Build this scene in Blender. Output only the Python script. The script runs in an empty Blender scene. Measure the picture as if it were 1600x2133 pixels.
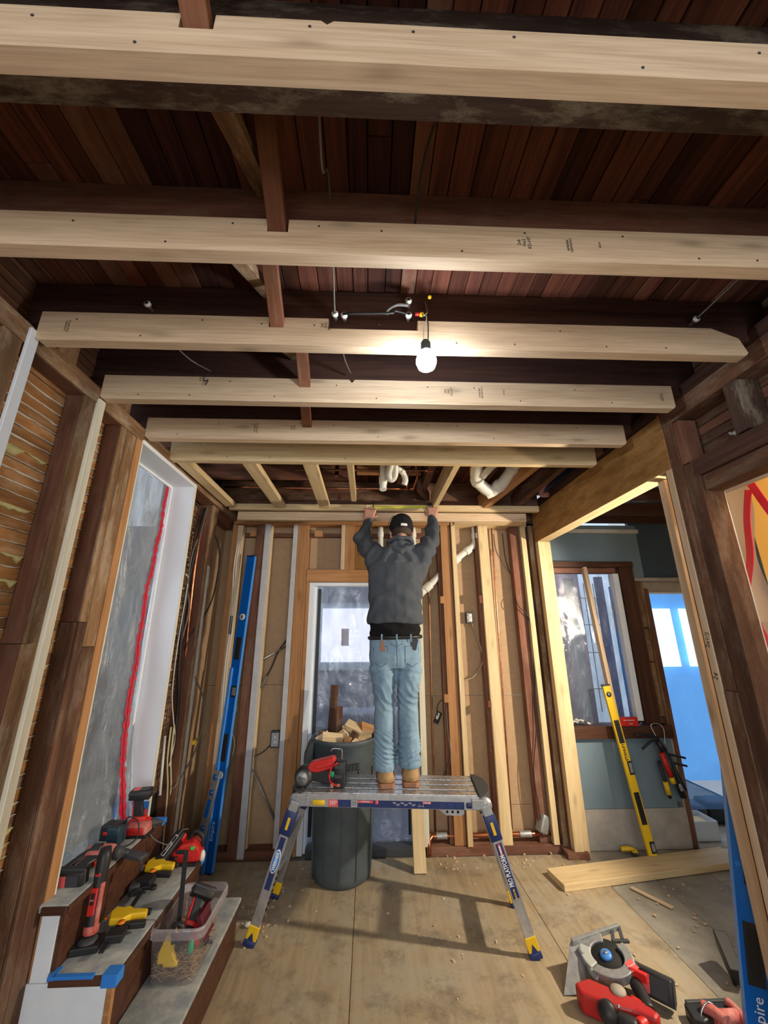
import bpy, bmesh, math, random
from mathutils import Vector as V, Matrix as M, noise

random.seed(7)
SC = bpy.context.scene
COL = SC.collection
R = math.radians

# ---------------------------------------------------------------- camera
cam_d = bpy.data.cameras.new('camera')
cam = bpy.data.objects.new('camera', cam_d); COL.objects.link(cam)
PI_, YA, RO = R(17.1), R(2.2), R(-0.2)
fw = V((math.sin(YA)*math.cos(PI_), math.cos(YA)*math.cos(PI_), math.sin(PI_)))
rt = V((math.cos(YA), -math.sin(YA), 0)); up = rt.cross(fw)
r2 = rt*math.cos(RO) + up*math.sin(RO); u2 = up*math.cos(RO) - rt*math.sin(RO)
m3 = M((r2, u2, -fw)).transposed()
cam.matrix_world = M.Translation((0, 0, 1.55)) @ m3.to_4x4()
cam_d.sensor_fit = 'HORIZONTAL'; cam_d.sensor_width = 36.0
cam_d.lens = 36.0*825/1600; cam_d.clip_start = 0.02
SC.camera = cam

# ---------------------------------------------------------------- world, lights, exposure
w = bpy.data.worlds.new('world'); SC.world = w; w.use_nodes = True
bg = w.node_tree.nodes['Background']
bg.inputs[0].default_value = (0.80, 0.90, 1.0, 1); bg.inputs[1].default_value = 0.36
SC.view_settings.view_transform = 'Standard'; SC.view_settings.look = 'None'
SC.view_settings.exposure = 0.9; SC.view_settings.gamma = 1.0
SC.view_settings.use_curve_mapping = False

def light(name, kind, loc, energy, color, size=0.1, aim=None, size_y=None, spot=None):
    d = bpy.data.lights.new(name, kind); o = bpy.data.objects.new(name, d); COL.objects.link(o)
    d.energy = energy; d.color = color; o.location = loc
    if kind == 'AREA':
        d.size = size
        if size_y: d.shape = 'RECTANGLE'; d.size_y = size_y
    else:
        d.shadow_soft_size = size
    if aim: o.rotation_euler = (V(aim)-V(loc)).to_track_quat('-Z', 'Y').to_euler()
    return o
# added broad fill behind the camera, standing in for unseen front daylight
light('front_window_daylight', 'AREA', (-0.1, -2.6, 1.55), 44, (1.0, 0.975, 0.94), 3.4, (0.0, 3.0, 1.5), 2.0)
# warm work lamp standing in the side room on the right
wl_ = light('work_lamp', 'SPOT', (2.62, 2.08, 1.75), 165, (1.0, 0.86, 0.66), 0.04, (-0.3, 2.7, 1.25))
wl_.data.spot_size = R(114); wl_.data.spot_blend = 0.45
# added unseen point light that brightens the yellow wall
light('side_room_lamp', 'POINT', (1.86, 1.05, 2.42), 9, (1.0, 0.86, 0.62), 0.04)
# daylight behind the plastic of the right hand doorway and rear door
light('rear_window_daylight', 'AREA', (3.1, 5.6, 1.7), 22, (0.30, 0.60, 1.0), 1.6, (3.0, 3.6, 1.2), 1.8)
light('stair_window_daylight', 'AREA', (-2.4, 1.5, 2.3), 14, (0.85, 0.92, 1.0), 0.8, (-2.6, 3.4, 1.2), 1.4)  # added hidden light, brightens the stairwell behind the plastic
light('porch_daylight', 'AREA', (-0.1, 6.2, 2.0), 30, (0.72, 0.85, 1.0), 1.8, (-0.1, 3.6, 1.3), 1.6)

light('side_yard_daylight', 'AREA', (2.3, 4.1, 2.75), 5, (0.9, 0.92, 1.0), 0.5, (2.3, 4.6, 1.2), 0.3)  # added small light brightening the wall outside the side window

# ---------------------------------------------------------------- materials
def nt_mat(name):
    m = bpy.data.materials.new(name); m.use_nodes = True
    t = m.node_tree; b = t.nodes['Principled BSDF']
    return m, t, b
def N(t, typ, **kw):
    n = t.nodes.new(typ)
    for k, v in kw.items():
        if k in n.inputs.keys() if isinstance(k, str) else False: n.inputs[k].default_value = v
        else: setattr(n, k, v)
    return n
def ramp(t, fac, stops):
    n = t.nodes.new('ShaderNodeValToRGB'); e = n.color_ramp.elements
    while len(e) > 1: e.remove(e[-1])
    e[0].position = stops[0][0]; e[0].color = (*stops[0][1], 1)
    for p, c in stops[1:]:
        q = e.new(p); q.color = (*c, 1)
    t.links.new(fac, n.inputs[0]); return n.outputs[0]
def mixc(t, f, a, b, mode='MIX'):
    n = t.nodes.new('ShaderNodeMix'); n.data_type = 'RGBA'; n.blend_type = mode
    for s, v in ((n.inputs[0], f), (n.inputs[6], a), (n.inputs[7], b)):
        if hasattr(v, 'links'): t.links.new(v, s)
        elif isinstance(v, (int, float)): s.default_value = v
        else: s.default_value = (*v, 1)
    return n.outputs[2]
def math_(t, op, a, b=0.0, c=None):
    n = t.nodes.new('ShaderNodeMath'); n.operation = op
    for s, v in zip(n.inputs, (a, b, c)):
        if v is None: continue
        if hasattr(v, 'links'): t.links.new(v, s)
        else: s.default_value = v
    return n.outputs[0]
def coords(t, scale, rnd=True):
    tc = t.nodes.new('ShaderNodeTexCoord'); mp = t.nodes.new('ShaderNodeMapping')
    mp.inputs['Scale'].default_value = scale
    t.links.new(tc.outputs['Object'], mp.inputs[0])
    if rnd:
        oi = t.nodes.new('ShaderNodeObjectInfo')
        k = math_(t, 'MULTIPLY', oi.outputs['Random'], 37.0)
        cx = t.nodes.new('ShaderNodeCombineXYZ')
        for i in range(3): t.links.new(k, cx.inputs[i])
        t.links.new(cx.outputs[0], mp.inputs['Location'])
    return mp.outputs[0]
def noi(t, vec, scale=1.0, detail=4, rough=0.55, dist=0.0):
    n = t.nodes.new('ShaderNodeTexNoise'); n.inputs['Scale'].default_value = scale
    n.inputs['Detail'].default_value = detail; n.inputs['Roughness'].default_value = rough
    n.inputs['Distortion'].default_value = dist
    t.links.new(vec, n.inputs['Vector']); return n.outputs[0]
def bump(t, b, h, s=0.3, d=0.01):
    n = t.nodes.new('ShaderNodeBump'); n.inputs['Strength'].default_value = s; n.inputs['Distance'].default_value = d
    t.links.new(h, n.inputs['Height']); t.links.new(n.outputs[0], b.inputs['Normal'])

def wood(name, dark, light_, rough=0.75, knots=0.0, vary=0.25, dirt=None, dirt_amt=0.5, grain=26):
    m, t, b = nt_mat(name)
    vec = coords(t, (1.3, grain, grain))
    g = noi(t, vec, 1.0, 5, 0.6, 0.4)
    c = ramp(t, g, [(0.30, dark), (0.62, light_)])
    fine = noi(t, coords(t, (6, 160, 160)), 1.0, 2)
    c = mixc(t, 0.25, c, ramp(t, fine, [(0.35, tuple(x*0.62 for x in dark)), (0.6, light_)]))
    if knots:
        vo = t.nodes.new('ShaderNodeTexVoronoi'); vo.inputs['Scale'].default_value = 1.0
        t.links.new(coords(t, (3.2, 11, 11)), vo.inputs['Vector'])
        k = ramp(t, vo.outputs['Distance'], [(0.06, (1, 1, 1)), (0.17, (0.25, .25, .25)), (0.26, (0, 0, 0))])
        c = mixc(t, math_(t, 'MULTIPLY', k, knots), c, tuple(x*0.45 for x in dark))
    if dirt:
        d = noi(t, coords(t, (4, 13, 13)), 1.0, 9, 0.78)
        f = ramp(t, d, [(0.48, (0, 0, 0)), (0.60, (dirt_amt,)*3)])
        c = mixc(t, f, c, dirt)
        d2 = noi(t, coords(t, (1.6, 4, 4)), 1.0, 4, 0.6)
        c = mixc(t, ramp(t, d2, [(0.36, (0.55,)*3), (0.56, (0, 0, 0))]), c, tuple(q*0.55 for q in dark))
    oi = t.nodes.new('ShaderNodeObjectInfo')
    hs = t.nodes.new('ShaderNodeHueSaturation')
    t.links.new(math_(t, 'MULTIPLY_ADD', oi.outputs['Random'], vary*2, 1-vary), hs.inputs['Value'])
    t.links.new(c, hs.inputs['Color']); t.links.new(hs.outputs[0], b.inputs['Base Color'])
    b.inputs['Roughness'].default_value = rough
    b.inputs['Specular IOR Level'].default_value = 0.25
    bump(t, b, g, 0.25, 0.004)
    return m
def plain(name, col, rough=0.5, metal=0.0, var=0.0, scale=8, col2=None, bmp=0.0, spec=0.4, bscale=60, thr=(0.35, 0.65)):
    m, t, b = nt_mat(name)
    if col2 is not None:
        n = noi(t, coords(t, (scale,)*3, False), 1.0, 6, 0.65)
        t.links.new(ramp(t, n, [(thr[0], col), (thr[1], col2)]), b.inputs['Base Color'])
    else: b.inputs['Base Color'].default_value = (*col, 1)
    b.inputs['Roughness'].default_value = rough; b.inputs['Metallic'].default_value = metal
    b.inputs['Specular IOR Level'].default_value = spec
    if bmp:
        bump(t, b, noi(t, coords(t, (bscale,)*3, False), 1.0, 4), bmp, 0.004)
    return m

NEW = wood('new_spruce', (0.50, 0.345, 0.215), (0.70, 0.535, 0.37), 0.65, 0.55, 0.05)
NEWY = wood('new_pine_yellow', (0.55, 0.39, 0.20), (0.72, 0.56, 0.33), 0.65, 0.45, 0.08)
ORG = wood('orange_fir', (0.33, 0.15, 0.058), (0.48, 0.245, 0.105), 0.7, 0.5, 0.12)
RED = wood('red_brown_old_fir', (0.120, 0.048, 0.030), (0.235, 0.102, 0.064), 0.8, 0.4, 0.12, (0.28, 0.19, 0.14), 0.30)
OLD = wood('weathered_old_timber', (0.072, 0.034, 0.021), (0.18, 0.085, 0.048), 0.85, 0.3, 0.12, (0.30, 0.22, 0.16), 0.45)
OLDL = wood('worn_timber_edge', (0.13, 0.068, 0.032), (0.30, 0.17, 0.085), 0.85, 0.2, 0.1, (0.45, 0.36, 0.26), 0.55)  # worn old timber; its paler tone also paints light on stud edges
DARK = wood('dark_old_joist', (0.030, 0.016, 0.013), (0.095, 0.042, 0.030), 0.8, 0.3, 0.2)
PLANK = wood('dark_subfloor_plank', (0.040, 0.014, 0.011), (0.165, 0.055, 0.032), 0.75, 0.2, 0.6)
BRG = wood('red_bridging_wood', (0.15, 0.055, 0.028), (0.30, 0.125, 0.065), 0.75, 0.2, 0.1, (0.35, 0.22, 0.15), 0.3)
PJO = wood('plaster_marked_joist', (0.035, 0.022, 0.018), (0.085, 0.050, 0.036), 0.85, 0.2, 0.05, (0.22, 0.19, 0.14), 0.9)
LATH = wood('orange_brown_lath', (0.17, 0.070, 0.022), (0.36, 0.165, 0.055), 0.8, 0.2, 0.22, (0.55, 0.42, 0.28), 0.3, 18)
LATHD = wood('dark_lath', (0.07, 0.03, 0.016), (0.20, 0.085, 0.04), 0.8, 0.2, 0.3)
LVL = wood('laminated_beam', (0.27, 0.13, 0.034), (0.46, 0.26, 0.09), 0.6, 0.5, 0.04, (0.17, 0.075, 0.022), 0.6, 9)
STAIN = wood('dark_stained_wood', (0.042, 0.017, 0.011), (0.10, 0.042, 0.025), 0.45, 0.0, 0.08)
PLY = None
WHITE = plain('white_paint', (0.72, 0.76, 0.82), 0.45)
WHITED = plain('scuffed_white_paint', (0.74, 0.80, 0.88), 0.55, col2=(0.84, 0.88, 0.92), scale=5)
GSTRIP = plain('grey_primed_strip', (0.44, 0.44, 0.47), 0.6, col2=(0.52, 0.52, 0.55), scale=14)
CREAM = wood('cream_strip', (0.66, 0.61, 0.48), (0.78, 0.74, 0.60), 0.5, 0.0, 0.05)
TREAD = plain('dusty_tread_paper', (0.24, 0.265, 0.285), 0.8, col2=(0.47, 0.47, 0.43), scale=16, bmp=0.2, thr=(0.36, 0.68))
SHEATH = plain('brown_fibre_sheathing', (0.38, 0.255, 0.15), 0.85, col2=(0.44, 0.295, 0.175), scale=30, bmp=0.15, bscale=220)
FOAM = plain('yellow_plaster_key', (0.36, 0.31, 0.12), 0.8, col2=(0.50, 0.46, 0.24), scale=20, bmp=0.5)
PLASTER = plain('old_plaster', (0.50, 0.47, 0.42), 0.9, col2=(0.62, 0.60, 0.55), scale=14, bmp=0.4)
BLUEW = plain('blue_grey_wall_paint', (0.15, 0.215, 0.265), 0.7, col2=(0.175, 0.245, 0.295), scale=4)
BLUED = plain('dark_blue_grey_wall_paint', (0.055, 0.085, 0.12), 0.7)  # darker blue-grey of the set-back panel over the doorway
BAREW = plain('bare_grey_plaster', (0.33, 0.31, 0.28), 0.9, col2=(0.43, 0.40, 0.36), scale=9, bmp=0.2)
YELLOWW = plain('yellow_wall_paint', (0.86, 0.55, 0.14), 0.6)
BLACK = plain('black_plastic', (0.018, 0.018, 0.02), 0.45, bmp=0.05)
BLACKM = plain('black_matt', (0.012, 0.012, 0.012), 0.8)
DGREY = plain('dark_grey_plastic', (0.05, 0.052, 0.058), 0.55)
REDP = plain('red_plastic', (0.58, 0.022, 0.018), 0.38)
REDD = plain('dusty_red_plastic', (0.48, 0.07, 0.055), 0.6, col2=(0.60, 0.25, 0.21), scale=22)
YEL = plain('yellow_plastic', (0.82, 0.52, 0.015), 0.4)
ORP = plain('orange_plastic', (0.85, 0.23, 0.02), 0.4)
BLUEP = plain('blue_paint_metal', (0.0, 0.115, 0.50), 0.32)
BLUEL = plain('light_blue_paint', (0.07, 0.27, 0.72), 0.35)
NAVY = plain('navy_plastic', (0.018, 0.032, 0.13), 0.4)
TAPEB = plain('blue_masking_tape', (0.03, 0.22, 0.72), 0.6)
TAPER = plain('red_tape', (0.62, 0.012, 0.045), 0.35, bmp=0.4, bscale=40)
ALU = plain('brushed_aluminium', (0.58, 0.59, 0.61), 0.38, 0.75, col2=(0.42, 0.42, 0.43), scale=18)
ALUD = plain('worn_aluminium_deck', (0.66, 0.67, 0.69), 0.3, 0.8, col2=(0.20, 0.19, 0.18), scale=46, thr=(0.46, 0.72))
GALV = plain('grey_cast_metal', (0.42, 0.44, 0.45), 0.45, 0.6, col2=(0.32, 0.33, 0.34), scale=40)
CHROME = plain('steel', (0.6, 0.6, 0.6), 0.25, 1.0)
COPPER = plain('copper', (0.75, 0.30, 0.16), 0.28, 1.0, col2=(0.35, 0.13, 0.07), scale=12)
COPD = plain('tarnished_copper', (0.30, 0.14, 0.08), 0.45, 0.9, col2=(0.16, 0.09, 0.06), scale=12)
PVC = plain('white_pvc', (0.72, 0.72, 0.66), 0.3)
PORC = plain('white_porcelain', (0.75, 0.75, 0.72), 0.25)
WIREB = plain('black_cable', (0.02, 0.02, 0.022), 0.5)
WIREG = plain('grey_old_cable', (0.16, 0.15, 0.14), 0.7)
WIREW = plain('white_cable', (0.70, 0.69, 0.62), 0.5)
WIREY = plain('cream_cable', (0.60, 0.52, 0.32), 0.5)
BINM = plain('grey_bin_plastic', (0.055, 0.07, 0.08), 0.5, col2=(0.085, 0.105, 0.115), scale=7, bmp=0.1)
DENIM = None
SKIN = plain('skin', (0.58, 0.30, 0.22), 0.5, col2=(0.64, 0.36, 0.27), scale=25)
TEXTB = plain('black_ink', (0.02, 0.015, 0.015), 0.7)
TEXTW = plain('white_ink', (0.85, 0.85, 0.85), 0.6)
REDL = plain('pink_red_label', (0.78, 0.12, 0.12), 0.5)
DKRED = plain('dark_red_book', (0.10, 0.008, 0.015), 0.5)
RUBBER = plain('tan_leather', (0.34, 0.20, 0.085), 0.7, col2=(0.42, 0.26, 0.12), scale=30)
SOLE = plain('brown_rubber_sole', (0.30, 0.14, 0.08), 0.7)
GREENP = plain('green_plastic', (0.02, 0.42, 0.18), 0.5)
PINKL = plain('pale_label', (0.7, 0.7, 0.72), 0.5)

def emis(name, col, s):
    m, t, b = nt_mat(name); b.inputs['Base Color'].default_value = (*col, 1)
    b.inputs['Emission Color'].default_value = (*col, 1); b.inputs['Emission Strength'].default_value = s
    return m
BULB = emis('lit_bulb_glass', (0.86, 0.94, 1.0), 150)

def plastic_sheet(name, tint, opaque=0.4, rough=0.15, scale=6, aniso=(1, 1, 1), blur=0.0, con=1.3):
    m, t, b = nt_mat(name)
    for l in list(t.links): t.links.remove(l)
    out = [n for n in t.nodes if n.type == 'OUTPUT_MATERIAL'][0]
    t0 = t.nodes.new('ShaderNodeBsdfTransparent'); t0.inputs[0].default_value = (0.93, 0.95, 0.97, 1)
    rf = t.nodes.new('ShaderNodeBsdfRefraction'); rf.inputs['IOR'].default_value = 1.001; rf.inputs['Roughness'].default_value = blur; rf.inputs[0].default_value = (0.93, 0.95, 0.97, 1)
    tr = t.nodes.new('ShaderNodeMixShader'); tr.inputs[0].default_value = 0.8 if blur else 0.0
    t.links.new(t0.outputs[0], tr.inputs[1]); t.links.new(rf.outputs[0], tr.inputs[2])
    gl = t.nodes.new('ShaderNodeBsdfGlossy'); gl.inputs['Roughness'].default_value = rough
    gl.inputs[0].default_value = (0.9, 0.93, 1, 1)
    df = t.nodes.new('ShaderNodeBsdfDiffuse'); df.inputs[0].default_value = (*tint, 1)
    tl = t.nodes.new('ShaderNodeBsdfTranslucent'); tl.inputs[0].default_value = (*tint, 1)
    ds = t.nodes.new('ShaderNodeMixShader'); ds.inputs[0].default_value = 0.5
    t.links.new(df.outputs[0], ds.inputs[1]); t.links.new(tl.outputs[0], ds.inputs[2])
    n1 = noi(t, coords(t, tuple(scale*a for a in aniso), False), 1.0, 7, 0.62, 0.8)
    f = t.nodes.new('ShaderNodeMath'); f.operation = 'MULTIPLY_ADD'; f.use_clamp = True
    t.links.new(n1, f.inputs[0]); f.inputs[1].default_value = opaque*con*2; f.inputs[2].default_value = opaque*(1-con)
    m1 = t.nodes.new('ShaderNodeMixShader'); t.links.new(f.outputs[0], m1.inputs[0])
    t.links.new(tr.outputs[0], m1.inputs[1]); t.links.new(ds.outputs[0], m1.inputs[2])
    fr = t.nodes.new('ShaderNodeMixShader'); fr.inputs[0].default_value = 0.10
    t.links.new(m1.outputs[0], fr.inputs[1]); t.links.new(gl.outputs[0], fr.inputs[2])
    bp = t.nodes.new('ShaderNodeBump'); bp.inputs['Strength'].default_value = 0.8; bp.inputs['Distance'].default_value = 0.03
    t.links.new(n1, bp.inputs['Height'])
    t.links.new(bp.outputs[0], gl.inputs['Normal']); t.links.new(bp.outputs[0], df.inputs['Normal'])
    t.links.new(fr.outputs[0], out.inputs[0])
    return m
SHEET_L = plastic_sheet('hazy_plastic_sheet', (0.30, 0.31, 0.315), 0.62, 0.25, 8, (1, 1, 0.4), 0.22, 1.8)
SHEET_D = plastic_sheet('clear_plastic_sheet', (0.50, 0.58, 0.78), 0.22, 0.10, 7, (1, 1, 0.6), 0.28, 1.6)
SHEET_W = plastic_sheet('window_plastic_sheet', (0.34, 0.37, 0.44), 0.36, 0.10, 6, (1, 1, 0.4), 0.12, 1.6)
SHEET_B = plastic_sheet('blue_lit_plastic_sheet', (0.16, 0.40, 0.75), 0.35, 0.3, 1.5, (1, 1, 1), 0.16, 1.0)  # the blue of the daylight is put into the sheet tint
TUB = plastic_sheet('clear_tub_plastic', (0.72, 0.66, 0.70), 0.17, 0.2, 4, (1, 1, 1), 0.0, 0.7)
RIM = plastic_sheet('clear_tub_rim_plastic', (0.80, 0.74, 0.78), 0.55, 0.2, 4, (1, 1, 1), 0.0, 0.6)

def ply_mat():
    m, t, b = nt_mat('dusty_plywood_floor')
    g = noi(t, coords(t, (16, 1.6, 4)), 1.0, 5, 0.6, 1.5)
    c = ramp(t, g, [(0.32, (0.29, 0.215, 0.125)), (0.62, (0.40, 0.31, 0.19))])
    d = noi(t, coords(t, (2.6, 2.6, 2.6)), 1.0, 7, 0.7)
    c = mixc(t, ramp(t, d, [(0.42, (0, 0, 0)), (0.62, (0.75,)*3)]), c, (0.37, 0.325, 0.245))
    d2 = noi(t, coords(t, (5, 5, 5)), 1.0, 8, 0.75)
    c = mixc(t, ramp(t, d2, [(0.50, (0, 0, 0)), (0.66, (0.75,)*3)]), c, (0.15, 0.115, 0.08))
    vo = t.nodes.new('ShaderNodeTexVoronoi'); t.links.new(coords(t, (3.3, 2.1, 2)), vo.inputs['Vector'])
    c = mixc(t, ramp(t, vo.outputs['Distance'], [(0.035, (0.7,)*3), (0.075, (0, 0, 0))]), c, (0.14, 0.09, 0.05))
    t.links.new(c, b.inputs['Base Color']); b.inputs['Roughness'].default_value = 0.8
    bump(t, b, d2, 0.2, 0.004); return m
PLY = ply_mat()
GFLOOR = plain('grey_dusty_floorboard', (0.20, 0.185, 0.155), 0.75, col2=(0.36, 0.335, 0.285), scale=3.5, bmp=0.15)

# ---------------------------------------------------------------- mesh builder
class MB:
    def __init__(s): s.b = bmesh.new()
    def _add(s, src, mat=None, smooth=False):
        if mat is not None: bmesh.ops.transform(src, matrix=mat, verts=src.verts)
        vm = {}
        for v in src.verts: vm[v] = s.b.verts.new(v.co)
        for f in src.faces:
            try:
                nf = s.b.faces.new([vm[v] for v in f.verts]); nf.smooth = smooth
            except ValueError: pass
        src.free(); return s
    def box(s, x0, x1, y0, y1, z0, z1, bev=0, rot=None, seg=2):
        c = V(((x0+x1)/2, (y0+y1)/2, (z0+z1)/2)); d = (abs(x1-x0), abs(y1-y0), abs(z1-z0))
        t = bmesh.new(); bmesh.ops.create_cube(t, size=1.0)
        bmesh.ops.scale(t, vec=d, verts=t.verts)
        if bev: bmesh.ops.bevel(t, geom=t.edges[:], offset=bev, segments=seg, profile=0.5, affect='EDGES')
        mm = M.Translation(c)
        if rot is not None: mm = mm @ rot
        return s._add(t, mm, bool(bev) and bev > 0.004)
    def obox(s, mat, d, bev=0, seg=2):
        t = bmesh.new(); bmesh.ops.create_cube(t, size=1.0); bmesh.ops.scale(t, vec=d, verts=t.verts)
        if bev: bmesh.ops.bevel(t, geom=t.edges[:], offset=bev, segments=seg, profile=0.5, affect='EDGES')
        return s._add(t, mat, bool(bev) and bev > 0.004)
    def beam(s, p0, p1, wd, th, upv=(0, 0, 1), bev=0):
        return s.obox(frame(p0, p1, upv), ((V(p1)-V(p0)).length, wd, th), bev)
    def tube(s, pts, r, n=10, caps=True):
        pts = [V(p) for p in pts]; rings = []
        rr = r if isinstance(r, (list, tuple)) else [r]*len(pts)
        prev = None
        for i, p in enumerate(pts):
            d = (pts[min(i+1, len(pts)-1)] - pts[max(i-1, 0)])
            if d.length < 1e-9: d = V((0, 0, 1))
            d.normalize()
            if prev is None:
                a = V((0, 0, 1)) if abs(d.z) < 0.9 else V((1, 0, 0)); u = d.cross(a).normalized()
            else: u = (prev - d*prev.dot(d)).normalized()
            prev = u; v = d.cross(u)
            rings.append([s.b.verts.new(p + (u*math.cos(2*math.pi*k/n) + v*math.sin(2*math.pi*k/n))*rr[i]) for k in range(n)])
        for a, b_ in zip(rings, rings[1:]):
            for k in range(n):
                f = s.b.faces.new((a[k], a[(k+1) % n], b_[(k+1) % n], b_[k])); f.smooth = True
        if caps:
            s.b.faces.new(rings[0][::-1]); s.b.faces.new(rings[-1])
        return s
    def lathe(s, prof, mat=None, n=24, smooth=True):
        t = bmesh.new(); rings = []
        for r_, z in prof:
            if r_ < 1e-6: rings.append([t.verts.new((0, 0, z))])
            else: rings.append([t.verts.new((r_*math.cos(2*math.pi*k/n), r_*math.sin(2*math.pi*k/n), z)) for k in range(n)])
        for a, b_ in zip(rings, rings[1:]):
            for k in range(n):
                k2 = (k+1) % n
                if len(a) == 1 and len(b_) == 1: continue
                if len(a) == 1: t.faces.new((a[0], b_[k2], b_[k]))
                elif len(b_) == 1: t.faces.new((a[k], a[k2], b_[0]))
                else: t.faces.new((a[k], a[k2], b_[k2], b_[k]))
        return s._add(t, mat, smooth)
    def prism(s, poly, h0, h1, mat=None, bev=0):
        """poly in local xy, extruded from z=h0 to z=h1"""
        t = bmesh.new()
        a = [t.verts.new((x, y, h0)) for x, y in poly]; b_ = [t.verts.new((x, y, h1)) for x, y in poly]
        t.faces.new(a[::-1]); t.faces.new(b_); n = len(poly)
        for k in range(n): t.faces.new((a[k], a[(k+1) % n], b_[(k+1) % n], b_[k]))
        bmesh.ops.recalc_face_normals(t, faces=t.faces)
        if bev: bmesh.ops.bevel(t, geom=t.edges[:], offset=bev, segments=2, profile=0.5, affect='EDGES')
        return s._add(t, mat, False)
    def ball(s, c, r, mat=None, u=16, v=10):
        t = bmesh.new(); bmesh.ops.create_uvsphere(t, u_segments=u, v_segments=v, radius=1.0)
        rr = r if isinstance(r, (tuple, list)) else (r, r, r)
        bmesh.ops.scale(t, vec=rr, verts=t.verts)
        mm = M.Translation(c) if mat is None else M.Translation(c) @ mat
        return s._add(t, mm, True)
    def grid(s, fn, nu, nv, smooth=True):
        g = [[s.b.verts.new(fn(i/nu, j/nv)) for j in range(nv+1)] for i in range(nu+1)]
        for i in range(nu):
            for j in range(nv):
                f = s.b.faces.new((g[i][j], g[i+1][j], g[i+1][j+1], g[i][j+1])); f.smooth = smooth
        return s

def frame(p0, p1, upv=(0, 0, 1)):
    p0, p1, u = V(p0), V(p1), V(upv); x = (p1-p0).normalized()
    y = u.cross(x)
    if y.length < 1e-4: y = V((0, 1, 0)).cross(x)
    y.normalize(); z = x.cross(y)
    m = M((x, y, z)).transposed().to_4x4(); m.translation = (p0+p1)/2
    return m
def rot(rx=0, ry=0, rz=0): return M.Rotation(R(rz), 4, 'Z') @ M.Rotation(R(ry), 4, 'Y') @ M.Rotation(R(rx), 4, 'X')

WM = {}      # world matrices, so that children can be placed in world terms
def wm(o): return WM.get(o.name, M.Identity(4))
def setw(o, mw, parent=None):
    WM[o.name] = mw.copy()
    if parent is not None:
        o.parent = parent; o.matrix_local = wm(parent).inverted() @ mw
    else: o.matrix_world = mw
def props(o, label=None, cat=None, group=None, kind=None):
    for k, v in (('label', label), ('category', cat), ('group', group), ('kind', kind)):
        if v: o[k] = v
    return o
def done(mb, name, mat, parent=None, mw=None, **pr):
    """mesh given in the frame mw (default: the parent's frame, or world with a re-centred origin)"""
    me = bpy.data.meshes.new(name)
    if parent is None and mw is None:
        vs = [v.co for v in mb.b.verts]
        lo = V([min(v[i] for v in vs) for i in range(3)]); hi = V([max(v[i] for v in vs) for i in range(3)])
        c = V(((lo.x+hi.x)/2, (lo.y+hi.y)/2, lo.z)); bmesh.ops.translate(mb.b, vec=-c, verts=mb.b.verts)
        mw = M.Translation(c)
    bmesh.ops.recalc_face_normals(mb.b, faces=mb.b.faces)
    mb.b.to_mesh(me); mb.b.free()
    if isinstance(mat, (list, tuple)):
        for q in mat: me.materials.append(q)
    else: me.materials.append(mat)
    o = bpy.data.objects.new(name, me); COL.objects.link(o)
    if mw is None: mw = wm(parent)
    setw(o, mw, parent)
    return props(o, **pr)
def world(mb, name, mat, parent, **pr):      # geometry in world coordinates under a parent anywhere
    return done(mb, name, mat, parent, M.Identity(4), **pr)
def thing(name, label, cat, loc=(0, 0, 0), rm=None, group=None, kind=None):
    o = bpy.data.objects.new(name, None); COL.objects.link(o); o.empty_display_size = 0.05
    mw = M.Translation(loc)
    if rm is not None: mw = mw @ rm
    setw(o, mw); return props(o, label=label, cat=cat, group=group, kind=kind)
def struct(name):
    o = bpy.data.objects.new(name, None); COL.objects.link(o); WM[o.name] = M.Identity(4)
    o['kind'] = 'structure'; return o
MESHC = {}
def board(name, mat, x0, x1, y0, y1, z0, z1, parent=None, bev=0.0015, **pr):
    """lumber piece: own mesh with its long axis on local X so that the grain runs along it"""
    d = [abs(x1-x0), abs(y1-y0), abs(z1-z0)]; c = V(((x0+x1)/2, (y0+y1)/2, (z0+z1)/2))
    k = d.index(max(d))
    if k == 0: mw = M.Translation(c); s_ = d
    elif k == 1: mw = M.Translation(c) @ M.Rotation(R(90), 4, 'Z'); s_ = [d[1], d[0], d[2]]
    else: mw = M.Translation(c) @ M.Rotation(R(-90), 4, 'Y'); s_ = [d[2], d[1], d[0]]
    key = (round(s_[0], 4), round(s_[1], 4), round(s_[2], 4), mat.name, bev)
    me = MESHC.get(key)
    if me is None:
        mb = MB(); mb.box(-s_[0]/2, s_[0]/2, -s_[1]/2, s_[1]/2, -s_[2]/2, s_[2]/2, bev, seg=1)
        me = bpy.data.meshes.new(name); mb.b.to_mesh(me); mb.b.free(); me.materials.append(mat); MESHC[key] = me
    o = bpy.data.objects.new(name, me); COL.objects.link(o); setw(o, mw, parent)
    return props(o, **pr)
def board2(name, mat, p0, p1, wd, th, upv=(0, 0, 1), parent=None, bev=0.0015, **pr):
    mb = MB(); L = (V(p1)-V(p0)).length; mb.box(-L/2, L/2, -wd/2, wd/2, -th/2, th/2, bev, seg=1)
    return done(mb, name, mat, parent, frame(p0, p1, upv), **pr)
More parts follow.
